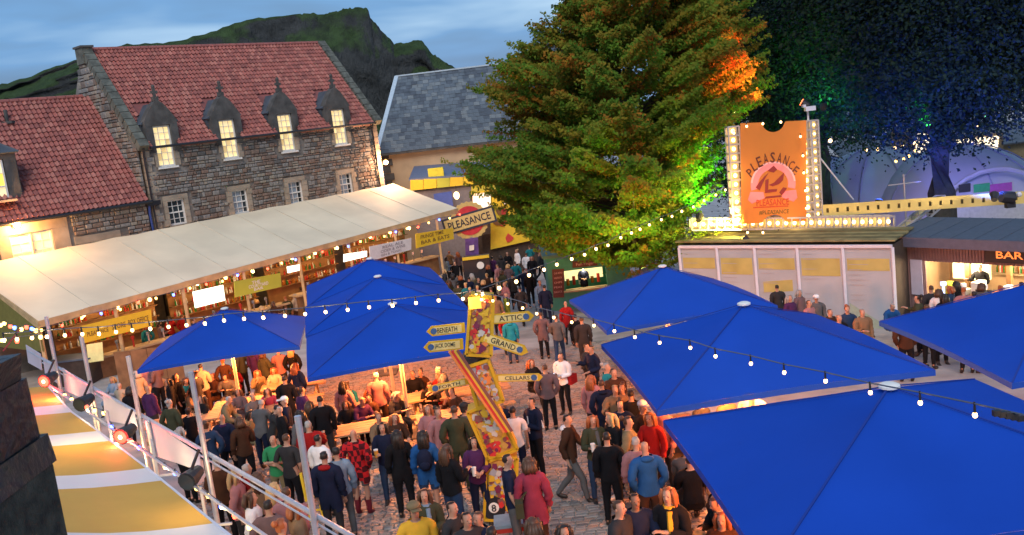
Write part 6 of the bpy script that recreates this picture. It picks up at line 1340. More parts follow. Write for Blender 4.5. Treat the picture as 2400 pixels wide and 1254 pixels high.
def body(pose, fem):
    key = (pose, fem)
    if key in _BODY: return _BODY[key]
    V, E, R, B, up, dz = skeleton(pose, fem)
    me = bpy.data.meshes.new('skel'); me.from_pydata(V, E, []); o = bpy.data.objects.new('skel', me); col.objects.link(o)
    md = o.modifiers.new('s', 'SKIN'); md.use_smooth_shade = True; ss = o.modifiers.new('d', 'SUBSURF'); ss.levels = 1; ss.render_levels = 1
    for i, r in enumerate(R):
        sv = me.skin_vertices[0].data[i]; sv.radius = r; sv.use_root = (i == 0)
    dg = bpy.context.evaluated_depsgraph_get(); dg.update()
    bm_ = bpy.data.meshes.new_from_object(o.evaluated_get(dg)); bpy.data.objects.remove(o); bpy.data.meshes.remove(me)
    bm_.name = 'person_body'; bm_.materials.clear(); bm_.materials.append(None)
    co = np.array([v.co[:] for v in bm_.vertices]); no_ = np.array([v.normal[:] for v in bm_.vertices]); faces = [tuple(p.vertices) for p in bm_.polygons]
    # nearest bone for every vertex
    segs = [(np.array(V[a]), np.array(V[b_]), B[b_], (R[a][0]+R[a][1])/2, (R[b_][0]+R[b_][1])/2) for a, b_ in E]; best = np.full(len(co), 9e9); lab = np.empty(len(co), dtype=object)
    for a, b_, nm, ra, rb__ in segs:
        d = b_-a; L2 = max((d*d).sum(), 1e-9); t = np.clip(((co-a)@d)/L2, 0, 1); ds = np.linalg.norm(co-(a+t[:,None]*d), axis=1)-(ra+(rb__-ra)*t)*(.8 if nm != 'hand' else 1)
        m_ = ds < best; best[m_] = ds[m_]; lab[m_] = nm
    _BODY[key] = dict(me=bm_, co=co, no=no_, faces=faces, lab=lab, up=up, dz=dz, sk=(V, B)); return _BODY[key]
_CL = {}
def cloth(pose, fem, kind):
    key = (pose, fem, kind)
    if key in _CL: return _CL[key]
    b = body(pose, fem); lab = b['lab']; co = b['co']; no_ = b['no']; dz = b['dz']; z = co[:,2]; sit = dz != 0
    L_ = lambda *n: np.isin(lab.astype(str), n)
    if kind == 'top': sel = L_('torso','arm') | (L_('pelvis','leg') & (z > .82+dz)); off = .027
    elif kind == 'tee':
        V, B = b['sk']; sel = L_('torso') | (L_('pelvis','leg') & (z > .84+dz)) | (L_('arm') & (z > 1.17+dz*1.0) & (abs(co[:,0]) < .30)); off = .014
    elif kind == 'coat': sel = L_('torso','arm','pelvis') | (L_('leg') & (z > (.66 if not sit else .40))); off = .030
    elif kind == 'trousers': sel = L_('leg','pelvis') | (L_('torso') & (z < 1.04+dz)) | (L_('foot') & (z > .12)); off = .012
    elif kind == 'shorts': sel = L_('pelvis') | (L_('leg') & (z > .56+dz*.2)); off = .014
    elif kind == 'skirt': sel = L_('pelvis') | (L_('leg') & (z > .62+dz*.3)); off = .024
    elif kind in ('shoel', 'shoer'): sel = L_('foot') & (z < .16) & ((co[:,0] < 0) == (kind == 'shoel')); off = .012
    elif kind in ('bootl', 'bootr'): sel = (L_('foot') | (L_('leg') & (z < .38))) & ((co[:,0] < 0) == (kind == 'bootl')); off = .018
    nv = {}; V_, F_ = [], []
    for f in b['faces']:
        if all(sel[i] for i in f):
            q = []
            for i in f:
                if i not in nv: nv[i] = len(V_); V_.append(tuple(co[i]+no_[i]*(off*(1+.45*sin(co[i][2]*46+co[i][0]*25)*cos(co[i][2]*21-co[i][1]*30)))))
                q.append(nv[i])
            F_.append(tuple(q))
    me = bpy.data.meshes.new(kind); me.from_pydata(V_, [], F_); me.materials.append(None); me.polygons.foreach_set('use_smooth', [True]*len(F_)); me.update(); _CL[key] = me; return me
_HR = {}
def hair(pose, fem, kind):
    key = (pose, fem, kind)
    if key in _HR: return _HR[key]
    b = body(pose, fem); up, dz = b['up'], b['dz']; co = b['co']; no_ = b['no']; lab = b['lab'].astype(str)
    hc = np.array(up((0,.005,1.625+dz))); m_ = MB(); nv = {}
    tl = POSES[pose].get('tilt', 0)
    def loc(c): y, z = c[1]-hc[1], c[2]-hc[2]; return (c[0], y*cos(-tl)-z*sin(-tl), y*sin(-tl)+z*cos(-tl))
    if kind != 'bald':
        for f in b['faces']:
            ok = True
            for i in f:
                l = loc(co[i])
                if lab[i] != 'head' or not (l[2] > .035 or (l[1] > -.01 and l[2] > (-.09 if kind != 'short' else -.055)) or (kind in ('long','bob') and l[1] > -.045 and l[2] > -.08)): ok = False; break
            if ok:
                q = []
                for i in f:
                    if i not in nv: nv[i] = len(m_.v); m_.v.append(tuple(co[i]+no_[i]*(.013+.006*sin(co[i][0]*90)*cos(co[i][2]*80) if kind == 'short' else .020+.006*sin(co[i][0]*70))))
                    q.append(nv[i])
                m_.f.append(tuple(q)); m_.m.append(0)
        U = lambda x, y, z: Vector(up((x, y, z+dz)))
        if kind in ('long', 'bob'):
            zb = 1.30 if kind == 'long' else 1.47
            for x, w_ in ((-.055,.042),(-.02,.05),(.02,.05),(.055,.042)):
                m_.tube([U(x*.8,.07,1.66), U(x*1.15,.095,1.56), U(x*1.3,.10,(zb+1.56)/2), U(x*1.2,.095,zb)], [w_*.8, w_, w_*.95, .016], 6)
            for s in (-1, 1): m_.tube([U(s*.06,-.01,1.68), U(s*.085,-.015,1.60), U(s*.09,.0,max(zb,1.42)+.02), U(s*.085,-.01,max(zb,1.40)-.04)], [.03,.032,.03,.012], 6)
        if kind == 'bun': m_.ball(U(0,.10,1.68), .048, 8, 6)
        if kind == 'cap':
            m_.tube([U(0,-.0,1.655), U(0,.0,1.70), U(0,.0,1.735)], [.098,.090,.05], 10); m_.box(U(0,-.13,1.66), (.13,.10,.014))
    me = bpy.data.meshes.new('hair'); me.from_pydata(m_.v, [], m_.f); me.materials.append(None); me.polygons.foreach_set('use_smooth', [True]*len(m_.f)); me.update(); _HR[key] = me; return me
_FC = {}
def face(pose, fem):
    if (pose, fem) in _FC: return _FC[(pose, fem)]
    b = body(pose, fem); U = lambda x, y, z: Vector(b['up']((x, y, z+b['dz']))); m_ = MB()
    for s in (-1, 1): m_.ball(U(s*.026,-.077,1.612), .009, 6, 4, 0, (1.3,.6,.7))
    me = bpy.data.meshes.new('eyes'); me.from_pydata(m_.v, [], m_.f); me.materials.append(None); me.update()
    m_ = MB(); m_.ball(U(0,-.074,1.545), .016, 6, 4, 0, (1.3,.6,.35)); me2 = bpy.data.meshes.new('mouth'); me2.from_pydata(m_.v, [], m_.f); me2.materials.append(None); me2.update()
    m_ = MB()
    for s in (-1, 1): m_.ball(U(s*.067,.005,1.595), .020, 6, 4, 0, (.4,.8,1.3))
    me3 = bpy.data.meshes.new('ears'); me3.from_pydata(m_.v, [], m_.f); me3.materials.append(None); me3.update()
    _FC[(pose, fem)] = (me, me2, me3); return _FC[(pose, fem)]
def child(name, me, m_, par):
    o = bpy.data.objects.new(name, me); col.objects.link(o); o.parent = par; o.material_slots[0].link = 'OBJECT'; o.material_slots[0].material = m_; return o
PLACED = []
HD = {'short':'short', 'long':'long', 'bob':'bobbed', 'bun':'tied up', 'cap':'', 'bald':''}
def person(P, rot, pose, fem, hairk, hc, top, bot, label, sk=0, topk='top', botk='trousers', shoes=None, sc_=1.0, far=False, bag=None, group=None, extra=None):
    b = body(pose, fem); root = bpy.data.objects.new('person', b['me']); col.objects.link(root)
    z = P.z + (.0 if not POSES[pose].get('sit') else 0); root.location = (P.x, P.y, z); root.rotation_euler = (0, 0, radians(rot)); root.scale = (sc_,)*3
    root.material_slots[0].link = 'OBJECT'; root.material_slots[0].material = skin[sk]
    tag(root, label, 'person', group)
    child('jacket' if topk != 'tee' else 'shirt', cloth(pose, fem, topk), CC[top], root); child(botk, cloth(pose, fem, botk), CC[bot], root)
    for sd in 'lr': child('shoe' if shoes != 'boots' else 'boot', cloth(pose, fem, ('shoe' if shoes != 'boots' else 'boot')+sd), {'boots': boot, 'white': shoew}.get(shoes, shoe), root)
    if hairk != 'bald': child('hair' if hairk != 'cap' else 'cap', hair(pose, fem, hairk), HC[hc] if hairk != 'cap' else CC[hc if hc in CC else 'charcoal'], root)
    if not far:
        f = face(pose, fem); child('eyes', f[0], eyem, root); child('mouth', f[1], mouthm, root); child('ears', f[2], skin[sk], root)
    U = lambda x, y, z_: Vector(b['up']((x, y, z_+b['dz'])))
    if bag == 'backpack':
        m_ = MB(); m_.ball(U(0,.19,1.22), .17, 10, 7, 0, (.85,.55,1.25)); m_.ball(U(0,.27,1.14), .10, 8, 6, 0, (1,.5,.8)); me = bpy.data.meshes.new('backpack'); me.from_pydata(m_.v, [], m_.f); me.materials.append(None); me.polygons.foreach_set('use_smooth', [True]*len(m_.f)); child('backpack', me, CC[extra or 'charcoal'], root)
    if bag == 'shoulder':
        m_ = MB(); m_.box(U(.22,.10,.98), (.12,.30,.24)); m_.bar(U(.21,.12,1.08), U(-.10,.03,1.42), .03, .02); m_.bar(U(.2,-.0,1.08), U(-.10,-.09,1.40), .03, .02); me = bpy.data.meshes.new('bag'); me.from_pydata(m_.v, [], m_.f); me.materials.append(None); child('shoulder_bag', me, CC[extra or 'black'], root)
    if bag == 'hood':
        m_ = MB(); m_.ball(U(0,.075,1.45), .10, 10, 6, 0, (1.15,.75,.5)); me = bpy.data.meshes.new('hood'); me.from_pydata(m_.v, [], m_.f); me.materials.append(None); me.polygons.foreach_set('use_smooth', [True]*len(m_.f)); child('hood', me, CC[extra or top], root)
    if bag == 'scarf':
        m_ = MB(); m_.tube([U(.08*cos(a), .02+.08*sin(a), 1.45) for a in np.linspace(0, 2*pi, 11)], .03, 6); m_.tube([U(.03,-.09,1.43), U(.04,-.15,1.22), U(.05,-.15,1.02)], [.035,.035,.02], 6); me = bpy.data.meshes.new('scarf'); me.from_pydata(m_.v, [], m_.f); me.materials.append(None); child('scarf', me, CC[extra or 'yellow'], root)
    if bag == 'stripe':
        m_ = MB(); 
        for s in (-1, 1): m_.bar(U(s*.235,-.02,1.36), U(s*.285,-.0,1.14), .02, .05)
        m_.bar(U(0,-.145,1.36), U(0,-.135,1.0), .025, .012); me = bpy.data.meshes.new('stripe'); me.from_pydata(m_.v, [], m_.f); me.materials.append(None); child('stripe', me, CC['white'], root)
    PLACED.append((P.x, P.y)); return root
def held(root, pose, kind, label):
    """a thing in the hand: top-level, at the wrist of the figure's first arm"""
    wr = POSES[pose]['arms'][0][1]; L_ = Vector((-wr[0], wr[1]-.08, wr[2]+.03)); P = root.matrix_basis @ L_
    if kind == 'phone': t = thing('phone', label, 'phone', P); m_ = MB(); m_.box(P, (.075,.015,.14)); m_.build('case', iron, t); m_ = MB(); m_.box(P+Vector((0,-.009,0)), (.065,.003,.125)); m_.build('screen', mat('phone_screen', (.8,.9,1), .3, var=0, emit=(.7,.85,1), es=1.2), t)
    else:
        t = thing('plastic_pint', label, 'cup', P); m_ = MB(); m_.tube([P-Vector((0,0,.06)), P+Vector((0,0,.07))], [.033,.042], 10); m_.build('cup', mat('beer', (.55,.28,.05), .15, var=0) if kind == 'beer' else mat('clear_cup', (.7,.7,.68), .2, var=0), t); m_ = MB(); m_.tube([P+Vector((0,0,.071)), P+Vector((0,0,.09))], [.043,.044], 10); m_.build('foam', white, t)
# each: head-top pixel x, y, pose, heading (0 = facing the camera, 90 = facing right, 180 = back), female, hair, colour, top, trousers, label, options
PP = [
 (1326,962,'walk',75,0,'short','dark','brown','grey','dark haired man in a brown leather jacket and grey trousers striding to the right',dict(bag='hood',extra='white')),
 (1386,962,'drink',10,1,'long','ginger','olive','denim','ginger woman in an olive jacket facing the camera beside the blonde one',dict(bag='scarf',extra='grey')),
 (1428,958,'phone',-70,1,'long','blonde','black','black','long haired blonde woman in black with white shoes looking left',dict(shoes='white')),
 (1244,926,'crossed',-55,0,'short','dark','navy','black','man in a navy track jacket with white stripes and black trousers, facing left',dict(bag='stripe')),
 (1198,940,'stand',175,0,'short','dark','white','navy','man in a plain white T-shirt seen from behind beside the signpost',dict(topk='tee')),
 (1168,925,'stand',20,0,'short','brown','navy','navy','man in a dark top partly hidden behind the man in the white T-shirt',{}),
 (1275,846,'pocket',180,0,'short','brown','mauve','black','man in a mauve grey jumper and black trousers seen from behind, centre path',{}),
 (1312,818,'phone',-35,0,'short','dark','white','black','man in a white hooded top with a red bag on the centre path',dict(bag='shoulder',extra='red')),
 (1384,806,'gesture',-60,0,'short','dark','navy','black','dark haired man in a navy jacket beside the corner of the farthest right parasol',{}),
 (1372,796,'stand',60,0,'short','brown','charcoal','black','man in charcoal behind the navy jacket near the farthest right parasol',{}),
 (1243,840,'sit',40,1,'long','ginger','black','charcoal','ginger haired woman in black sitting low behind the mauve jumper',{}),
 (1266,728,'pocket',180,0,'short','brown','mauve','black','person in a long mauve coat walking away past the green kiosk',dict(topk='coat')),
 (1302,735,'walk',170,0,'short','brown','grey','denim','person in a grey top and blue jeans next to the long mauve coat',{}),
 (1192,738,'stand',180,0,'short','dark','cyan','denim','person in a bright cyan hooded jacket seen from behind, right of the signpost',dict(bag='hood')),
 (1184,682,'stand',90,0,'bald','dark','lime','charcoal','bald person in a lime top above the ATTIC arm of the signpost',{}),
 (1180,722,'stand',20,1,'short','dark','red','charcoal','person in red half hidden by the ATTIC arm of the signpost',{}),
 (1275,668,'stand',175,0,'short','dark','navy','navy','person in navy walking away on the grey setts in the middle distance',{}),
 (1264,655,'stand',30,0,'short','brown','pale blue','denim','person in a pale blue shirt just behind the navy one in the middle distance',{}),
 (1238,636,'walk',180,0,'short','dark','black','black','person all in black walking alone on the bare setts',dict(shoes='white')),
 (1217,668,'walk',200,0,'short','dark','charcoal','black','person in charcoal walking left of the lone black figure',{}),
 (1324,700,'stand',170,1,'bald','dark','red','black','tall person in a long red coat beside the green kiosk',dict(topk='coat')),
 (1347,735,'sit',180,0,'short','dark','black','black','person in black sitting at the corner next to the long red coat',{}),
 (1362,742,'stand',180,0,'short','brown','charcoal','charcoal','person in charcoal standing right of the long red coat',{}),
 (1383,872,'stand',150,1,'long','ginger','pink','charcoal','ginger haired woman in a pink top left of the wide navy hooded back',{}),
 (1408,882,'pocket',180,0,'short','brown','navy','navy','broad man in a navy hooded jacket seen from behind at the middle right parasol',dict(bag='hood')),
 (1437,862,'drink',20,0,'short','dark','brown','brown','man facing the camera lit orange above the navy hooded back',{}),
 (1456,892,'gesture',-20,1,'bun','brown','tan','brown','woman in tan lit orange at the edge of the middle right parasol',{}),
 (1476,905,'stand',180,0,'short','dark','black','black','tall person in black against the blue parasol edge, right side',{}),
 (1504,935,'stand',30,0,'cap','white','brown','brown','man in a pale cap and brown jacket under the parasol gap',{}),
 (1520,955,'drink',-30,1,'long','ginger','red','brown','ginger woman in red right of the man in the pale cap',{}),
 (1528,990,'sitdrink',-60,1,'long','brown','tan','brown','brown haired woman raising her arm behind the blue hooded jacket',{}),
 (1487,1010,'stand',170,1,'short','grey','pink','charcoal','grey haired person in pale pink behind the blue hooded jacket',{}),
 (1509,1028,'pocket',185,0,'bald','grey','blue','brown','person in a bright blue hooded jacket seen from behind at the lower right',dict(bag='hood',extra='blue')),
 (1485,1148,'walk',10,0,'short','dark','navy','charcoal','dark haired man in navy cut off by the bottom edge, below the blue jacket',dict(sk=2)),
 (1448,1170,'stand',60,0,'short','brown','charcoal','denim','man in charcoal at the bottom edge beside the dark haired man in navy',{}),
 (1563,1142,'crossed',-25,1,'long','ginger','black','brown','ginger woman in black with a yellow scarf and folded arms',dict(bag='scarf',extra='yellow')),
 (1318,1214,'stand',10,1,'long','dark','charcoal','black','dark haired woman whose head shows at the bottom edge, right of the trolley',{}),
 (1690,1200,'sit',-20,1,'long','ginger','brown','brown','ginger woman under the lower edge of the nearest parasol',{}),
 (1615,1062,'sit',180,0,'short','dark','black','black','broad man in black sitting with his back turned under the nearest parasol',{}),
 (1598,1040,'sitlean',150,0,'short','grey','grey','brown','grey haired man leaning over the table behind the man in black',{}),
 (1702,1142,'sitlean',-70,0,'short','brown','black','black','man in black with a lit face deep under the nearest parasol',{}),
 (1664,1120,'sitdrink',60,1,'bun','dark','brown','black','woman in brown across the table from the broad man in black',{}),
 (1238,1068,'stand',180,1,'bob','brown','crimson','brown','woman in a crimson coat with a brown bob and a patterned bag by the signpost foot',dict(topk='coat',bag='shoulder',extra='olive')),
 (1187,1064,'stand',95,0,'short','dark','navy','grey','dark haired man in a navy T-shirt leaning against the foot of the signpost',dict(topk='tee')),
 (1107,1010,'phone',5,1,'long','dark','purple','navy','dark haired woman in purple holding a pale cup left of the signpost',{}),
 (1045,1040,'drink',140,1,'long','brown','black','denim','long haired woman in a black jacket holding a red cup',{}),
 (1062,948,'pocket',180,0,'short','brown','olive','olive','broad man in an olive green jacket seen from behind',dict(sc_=1.05)),
 (1086,945,'stand',160,0,'cap','charcoal','grey','charcoal','person in a flat cap and grey jacket right of the olive green jacket',{}),
 (1113,935,'stand',-60,1,'long','dark','purple','black','dark curly haired woman in purple beside the signpost, above the cup holder',{}),
 (988,1004,'stand',180,1,'long','dark','blue','denim','black haired woman in a blue denim jacket with a small backpack and bare legs',dict(topk='coat',botk='shorts',bag='backpack',extra='navy')),
 (1001,942,'drink',-10,1,'long','ginger','pink','brown','ginger woman in a pale pink cardigan behind the denim jacket',{}),
 (1024,955,'stand',30,1,'bun','dark','pink','charcoal','dark haired woman in pink between the ginger woman and the olive jacket',{}),
 (928,1004,'stand',190,1,'long','dark','black','black','woman with long black hair in a long black coat seen from behind',dict(topk='coat')),
 (893,982,'drink',0,1,'long','dark','navy','denim','dark haired woman in glasses and a navy denim jacket facing the camera',{}),
 (922,968,'sit',30,1,'long','ginger','brown','brown','ginger haired woman sitting lit orange above the long black coat',{}),
 (825,1002,'pocket',170,0,'bald','dark','plaid','grey','person in a red plaid jacket, grey shorts and dark red boots',dict(botk='shorts',shoes='boots',topk='coat',sk=0)),
 (757,1058,'stand',175,0,'short','dark','navy','charcoal','person in a navy coat with red hood lining at the railing end',dict(bag='hood',extra='red',topk='coat')),
 (741,1008,'stand',150,0,'short','dark','white','charcoal','person in a white shirt behind the navy coat and the pale post',{}),
 (785,1045,'stand',200,1,'short','dark','pale blue','grey','person with dark hair in pale blue between the navy coat and the red plaid jacket',{}),
 (968,1180,'stand',20,0,'cap','khaki','yellow','cream','man in a patterned cap and bright yellow jacket at the bottom edge',{}),
 (990,1130,'phone',5,1,'long','brown','olive','navy','woman in an olive coat over a pale blue shirt above the yellow jacket',dict(bag='scarf',extra='pale blue')),
 (1055,1162,'stand',60,0,'short','dark','charcoal','black','man with thick dark hair looking down, in a charcoal waistcoat',dict(topk='tee')),
 (1090,1190,'stand',30,0,'short','dark','charcoal','charcoal','man in charcoal at the bottom edge left of the eight ball',dict(sk=1)),
 (1117,1180,'stand',-40,0,'short','brown','navy','charcoal','man in navy at the bottom edge just under the eight ball',dict(sk=1)),
 (1148,1222,'stand',170,0,'short','dark','black','black','dark head at the bottom edge below the signpost foot',{}),
 (1247,1210,'stand',190,1,'bob','brown','brown','brown','brown haired woman at the bottom edge right of the red trolley',{}),
 (636,1008,'crossed',-5,0,'bald','grey','green','khaki','bald man in a green tee with a yellow print',dict(topk='tee')),
 (668,1014,'pocket',160,0,'short','brown','charcoal','black','man in a dark grey tee beside the bald man in green',dict(topk='tee')),
 (600,945,'lean',165,0,'short','grey','grey','navy','man in a grey jacket bending forward beside the table',{}),
 (624,950,'lean',110,0,'short','dark','charcoal','charcoal','man in charcoal bending beside the grey jacket',{}),
 (664,925,'stand',-80,0,'cap','white','navy','black','man in a white cap and long navy coat facing left',dict(topk='coat')),
 (652,942,'stand',-60,0,'short','grey','black','black','grey haired man in black beside the white cap',{}),
 (513,932,'lean',90,0,'short','grey','khaki','navy','grey haired man in a khaki jacket reaching to the table',{}),
 (517,962,'walk',185,0,'bald','dark','navy','black','man in a navy jacket with a purple scarf below the grey haired man in khaki',dict(bag='scarf',extra='purple')),
 (440,955,'sit',180,1,'bun','dark','black','black','dark haired woman in black sitting with her back to the railing',{}),
 (345,902,'stand',150,0,'bald','grey','purple','charcoal','bald man in a purple shirt beside the left parasol corner',{}),
 (392,878,'stand',-70,1,'long','dark','black','black','thin woman in black standing by the left parasol corner',{}),
 (410,872,'stand',80,1,'long','brown','black','black','second woman in black facing the thin one at the left parasol',{}),
 (372,870,'sit',0,0,'short','grey','cream','brown','person in cream behind the bald man in purple',{}),
 (432,905,'sitlean',90,1,'long','ginger','tan','brown','ginger woman in tan at the table under the left parasol',{}),
 (261,882,'sit',-30,1,'bob','blonde','pale blue','charcoal','blonde woman in a pale blue top sitting behind the scaffold',{}),
 (277,892,'sit',160,0,'short','grey','cream','brown','grey haired person in cream next to the blonde woman',{}),
 (302,905,'stand',185,1,'bob','dark','black','black','dark haired person in black behind the first scaffold post',{}),
 (484,862,'sitlean',0,0,'short','dark','black','brown','man in black with a lit face at the back of the left parasol',{}),
 (498,872,'sit',-30,1,'long','ginger','brown','brown','ginger woman in brown next to the lit face under the left parasol',{}),
 (545,850,'sitlean',10,1,'bun','dark','red','brown','woman in red at the table beside the left parasol pole',{}),
 (640,860,'sit',0,1,'bob','ginger','cream','brown','orange haired woman in cream sitting behind the long table',{}),
 (665,878,'stand',180,0,'short','dark','black','black','man in a black jacket seen from behind under the right of the left parasol',{}),
 (590,920,'sit',40,0,'short','grey','grey','brown','grey haired man sitting right of the left parasol pole',{}),
 (556,905,'sit',-10,1,'long','brown','mauve','brown','brown haired woman in mauve sitting right of the left parasol pole',{}),
 (625,905,'sitdrink',10,1,'long','brown','crimson','brown','woman in crimson sitting between the tables of the left parasol',{}),
 (748,925,'stand',195,0,'short','dark','black','charcoal','large man in black beside the left corner of the nearest parasol of three',dict(sc_=1.04)),
 (722,930,'stand',170,1,'long','brown','brown','black','woman with very long brown hair next to the large man in black',{}),
 (800,884,'stand',170,1,'long','dark','pink','brown','dark haired woman in pale pink at the left of the orange lit tables',{}),
 (808,932,'sit',0,1,'long','brown','black','brown','brown haired woman in black facing the camera at the orange lit tables',{}),
 (850,905,'sitlean',60,1,'long','ginger','brown','brown','ginger woman in brown leaning over the orange lit table',{}),
 (880,872,'stand',180,0,'short','grey','pink','brown','grey haired man in a pale pink shirt left of the parasol pole',{}),
 (868,915,'sitdrink',-40,0,'short','dark','brown','brown','dark haired man in brown below the pale pink shirt',{}),
 (965,868,'sit',20,0,'short','dark','black','brown','man in black behind the table right of the parasol pole',{}),
 (984,862,'sit',-10,1,'bun','dark','brown','black','woman in brown behind the table right of the parasol pole',{}),
 (1005,882,'sitlean',0,0,'short','brown','black','black','man with a glowing face bent over the table near the FORTH arm',{}),
 (1030,866,'sitdrink',-40,0,'short','brown','red','brown','man in red at the end of the table beside the striped plank',{}),
 (1048,858,'lean',-80,0,'short','grey','grey','navy','person in grey leaning left beside the striped plank',{}),
 (885,968,'sit',30,1,'bun','ginger','tan','brown','small ginger head lit orange above the woman in glasses',{}),
 (1420,1010,'stand',175,0,'short','dark','black','black','person in black behind the blonde woman with white shoes',dict(sc_=.96)),
 (2082,702,'sitlean',10,0,'short','grey','blue','brown','grey bearded man in a bright blue jacket before the poster wall end',{}),
 (2146,718,'sit',20,0,'bald','grey','pale blue','grey','bald man in a pale blue shirt next to the bright blue jacket',{}),
 (2186,736,'sit',0,0,'bald','grey','navy','black','bald man in navy just above the right edge parasol',{}),
 (2212,686,'stand',180,1,'long','dark','black','black','dark haired woman in black waiting at the bar kiosk',{}),
 (2282,680,'stand',180,0,'short','dark','teal','navy','dark haired man in a teal hooded top at the bar kiosk',dict(bag='hood')),
 (2326,698,'stand',0,1,'bob','blonde','pink','grey','pale haired woman in pink right of the teal hooded top',{}),
 (2182,668,'stand',180,0,'short','brown','charcoal','black','brown haired man left of the bar kiosk hatch',{}),
 (2385,672,'stand',180,1,'bob','blonde','grey','black','fair haired woman in grey at the right edge of the bar kiosk',{}),
 (2393,652,'stand',175,0,'short','dark','black','black','tall dark haired man behind the fair haired woman at the right edge',{}),
 (2240,652,'stand',185,1,'long','dark','black','black','dark figure at the middle of the bar kiosk hatch',{}),
 (1820,664,'stand',180,0,'short','dark','charcoal','black','dark haired person close to the poster wall above the farthest right parasol',{}),
 (1872,674,'stand',30,1,'bob','grey','mauve','charcoal','grey haired woman before the poster wall, left of the pale cap',{}),
 (1912,686,'stand',-10,0,'cap','white','grey','charcoal','person in a pale cap before the poster wall',{}),
 (1944,716,'stand',20,0,'short','brown','brown','brown','brown haired man in brown before the poster wall, right of the pale cap',{}),
]
heads = []
for (x, y, pose, rot, fem, hk, hc, tp, bt, lb, kw) in PP:
    hgt = 1.29 if POSES[pose].get('sit') else (1.62 if pose == 'lean' else 1.73)*kw.get('sc_', 1)
    P = G(x, y, hgt); P.z = gz(P.y)
    o = person(P, rot, pose, bool(fem), hk, hc, tp, bt, lb, sc_=kw.pop('sc_', .95+.07*((x*13+y*7) % 11)/11), sk=kw.pop('sk', (x*7+y) % 9 == 0 and 1 or 0), **kw)
    heads.append((x, y, o))
def who(x): return min(heads, key=lambda h: abs(h[0]-x[0])+abs(h[1]-x[1]))[2]
held(who((1386,962)), 'drink', 'clear', 'clear plastic cup held by the ginger woman in olive')
held(who((1428,958)), 'phone', 'phone', 'lit phone in the hand of the blonde woman in black')
held(who((1107,1010)), 'phone', 'clear', 'pale cup held by the dark haired woman in purple')
held(who((893,982)), 'drink', 'beer', 'pint of beer held by the woman in glasses')
held(who((1312,818)), 'phone', 'phone', 'phone held by the man in the white hooded top')
# bar staff
KPp = KP(uh0+1.1, 0, -1.4); KPp.z = gz(KPp.y)
person(KPp, atan2(kn.x, -kn.y)*57.3, 'gesture', False, 'short', 'dark', 'black', 'black', 'barman in black serving inside the bright hatch of the bar kiosk')
Pg = D(1372, 690, KY+.8); Pg.z = gz(KY)+.05; person(Pg, 0, 'phone', True, 'bun', 'dark', 'navy', 'black', 'server in dark clothes inside the hatch of the green kiosk')
# the far crowd between the marquee and the tree: each one placed and told apart by clothes and neighbours
far = [(1035,566,'red','black','red jacket under the yellow sign at the marquee end'),(1060,572,'navy','black','navy top right of the red jacket under the yellow sign'),(1078,575,'teal','black','teal jacket below the round sign'),
 (1046,602,'pale blue','charcoal','pale blue shirt left of the black bar stand'),(1066,612,'black','black','black clothes at the left end of the black bar stand'),(1142,562,'navy','navy','large navy jacket right of the purple banner'),(1160,568,'cyan','charcoal','turquoise jacket next to the large navy jacket'),
 (1153,600,'purple','black','purple top near the yellow edged bar'),(1188,590,'black','black','black coat left of the two white shirts'),(1210,584,'white','brown','white shirt, left one of the two in the far crowd'),(1232,592,'white','pink','white shirt, right one of the two in the far crowd'),(1172,598,'charcoal','black','charcoal coat in front of the black coat'),
 (1140,640,'brown','charcoal','brown jacket in front of the black bar stand'),(1165,648,'cream','navy','cream scarf and top below the bar stand'),(1120,650,'charcoal','black','charcoal jacket below the white emblem'),(1098,648,'navy','black','navy jacket low in the far crowd'),(1078,645,'black','black','black jacket at the back of the farthest of three parasols'),(1060,640,'grey','charcoal','grey jacket beside the red panel'),(1040,630,'charcoal','denim','charcoal top beside the edge of the third parasol'),
 (1256,548,'white','black','white top lit from behind beneath the tree'),(1275,556,'grey','charcoal','grey top beneath the tree, far away'),(1300,560,'mauve','black','mauve top beneath the tree left of the kiosk'),(1322,552,'blue','navy','blue jacket beneath the tree above the kiosk roof'),(1200,560,'black','black','black top at the far serving bar'),(1222,566,'olive','black','olive top at the far serving bar'),
 (1128,560,'charcoal','black','charcoal top left of the large navy jacket'),(1012,600,'crimson','black','crimson top under the yellow sign, near the barrels'),(1245,600,'black','charcoal','black coat by the left corner of the green kiosk'),(1262,590,'charcoal','black','charcoal coat behind the left corner of the green kiosk'),
 (1182,660,'pink','black','pink face and dark top above the signpost'),(1150,672,'black','grey','black top just left of the bulb above the signpost')]
rr_ = random.Random(31)
for i, (x, y, a, b_, lb) in enumerate(far):
    P = G(x, y, 1.72); P.z = gz(P.y)
    person(P, rr_.choice([0,40,90,150,180,200,-60,-90]), rr_.choice(['stand','drink','pocket','phone','walk','stand']), rr_.random() < .5, rr_.choice(['short','long','short','bob','bun']), rr_.choice(['dark','brown','ginger','blonde','dark']), a, b_, ('person with '+lb) if not lb.startswith(('cream scarf','pink face')) else 'person with a '+lb, far=True)
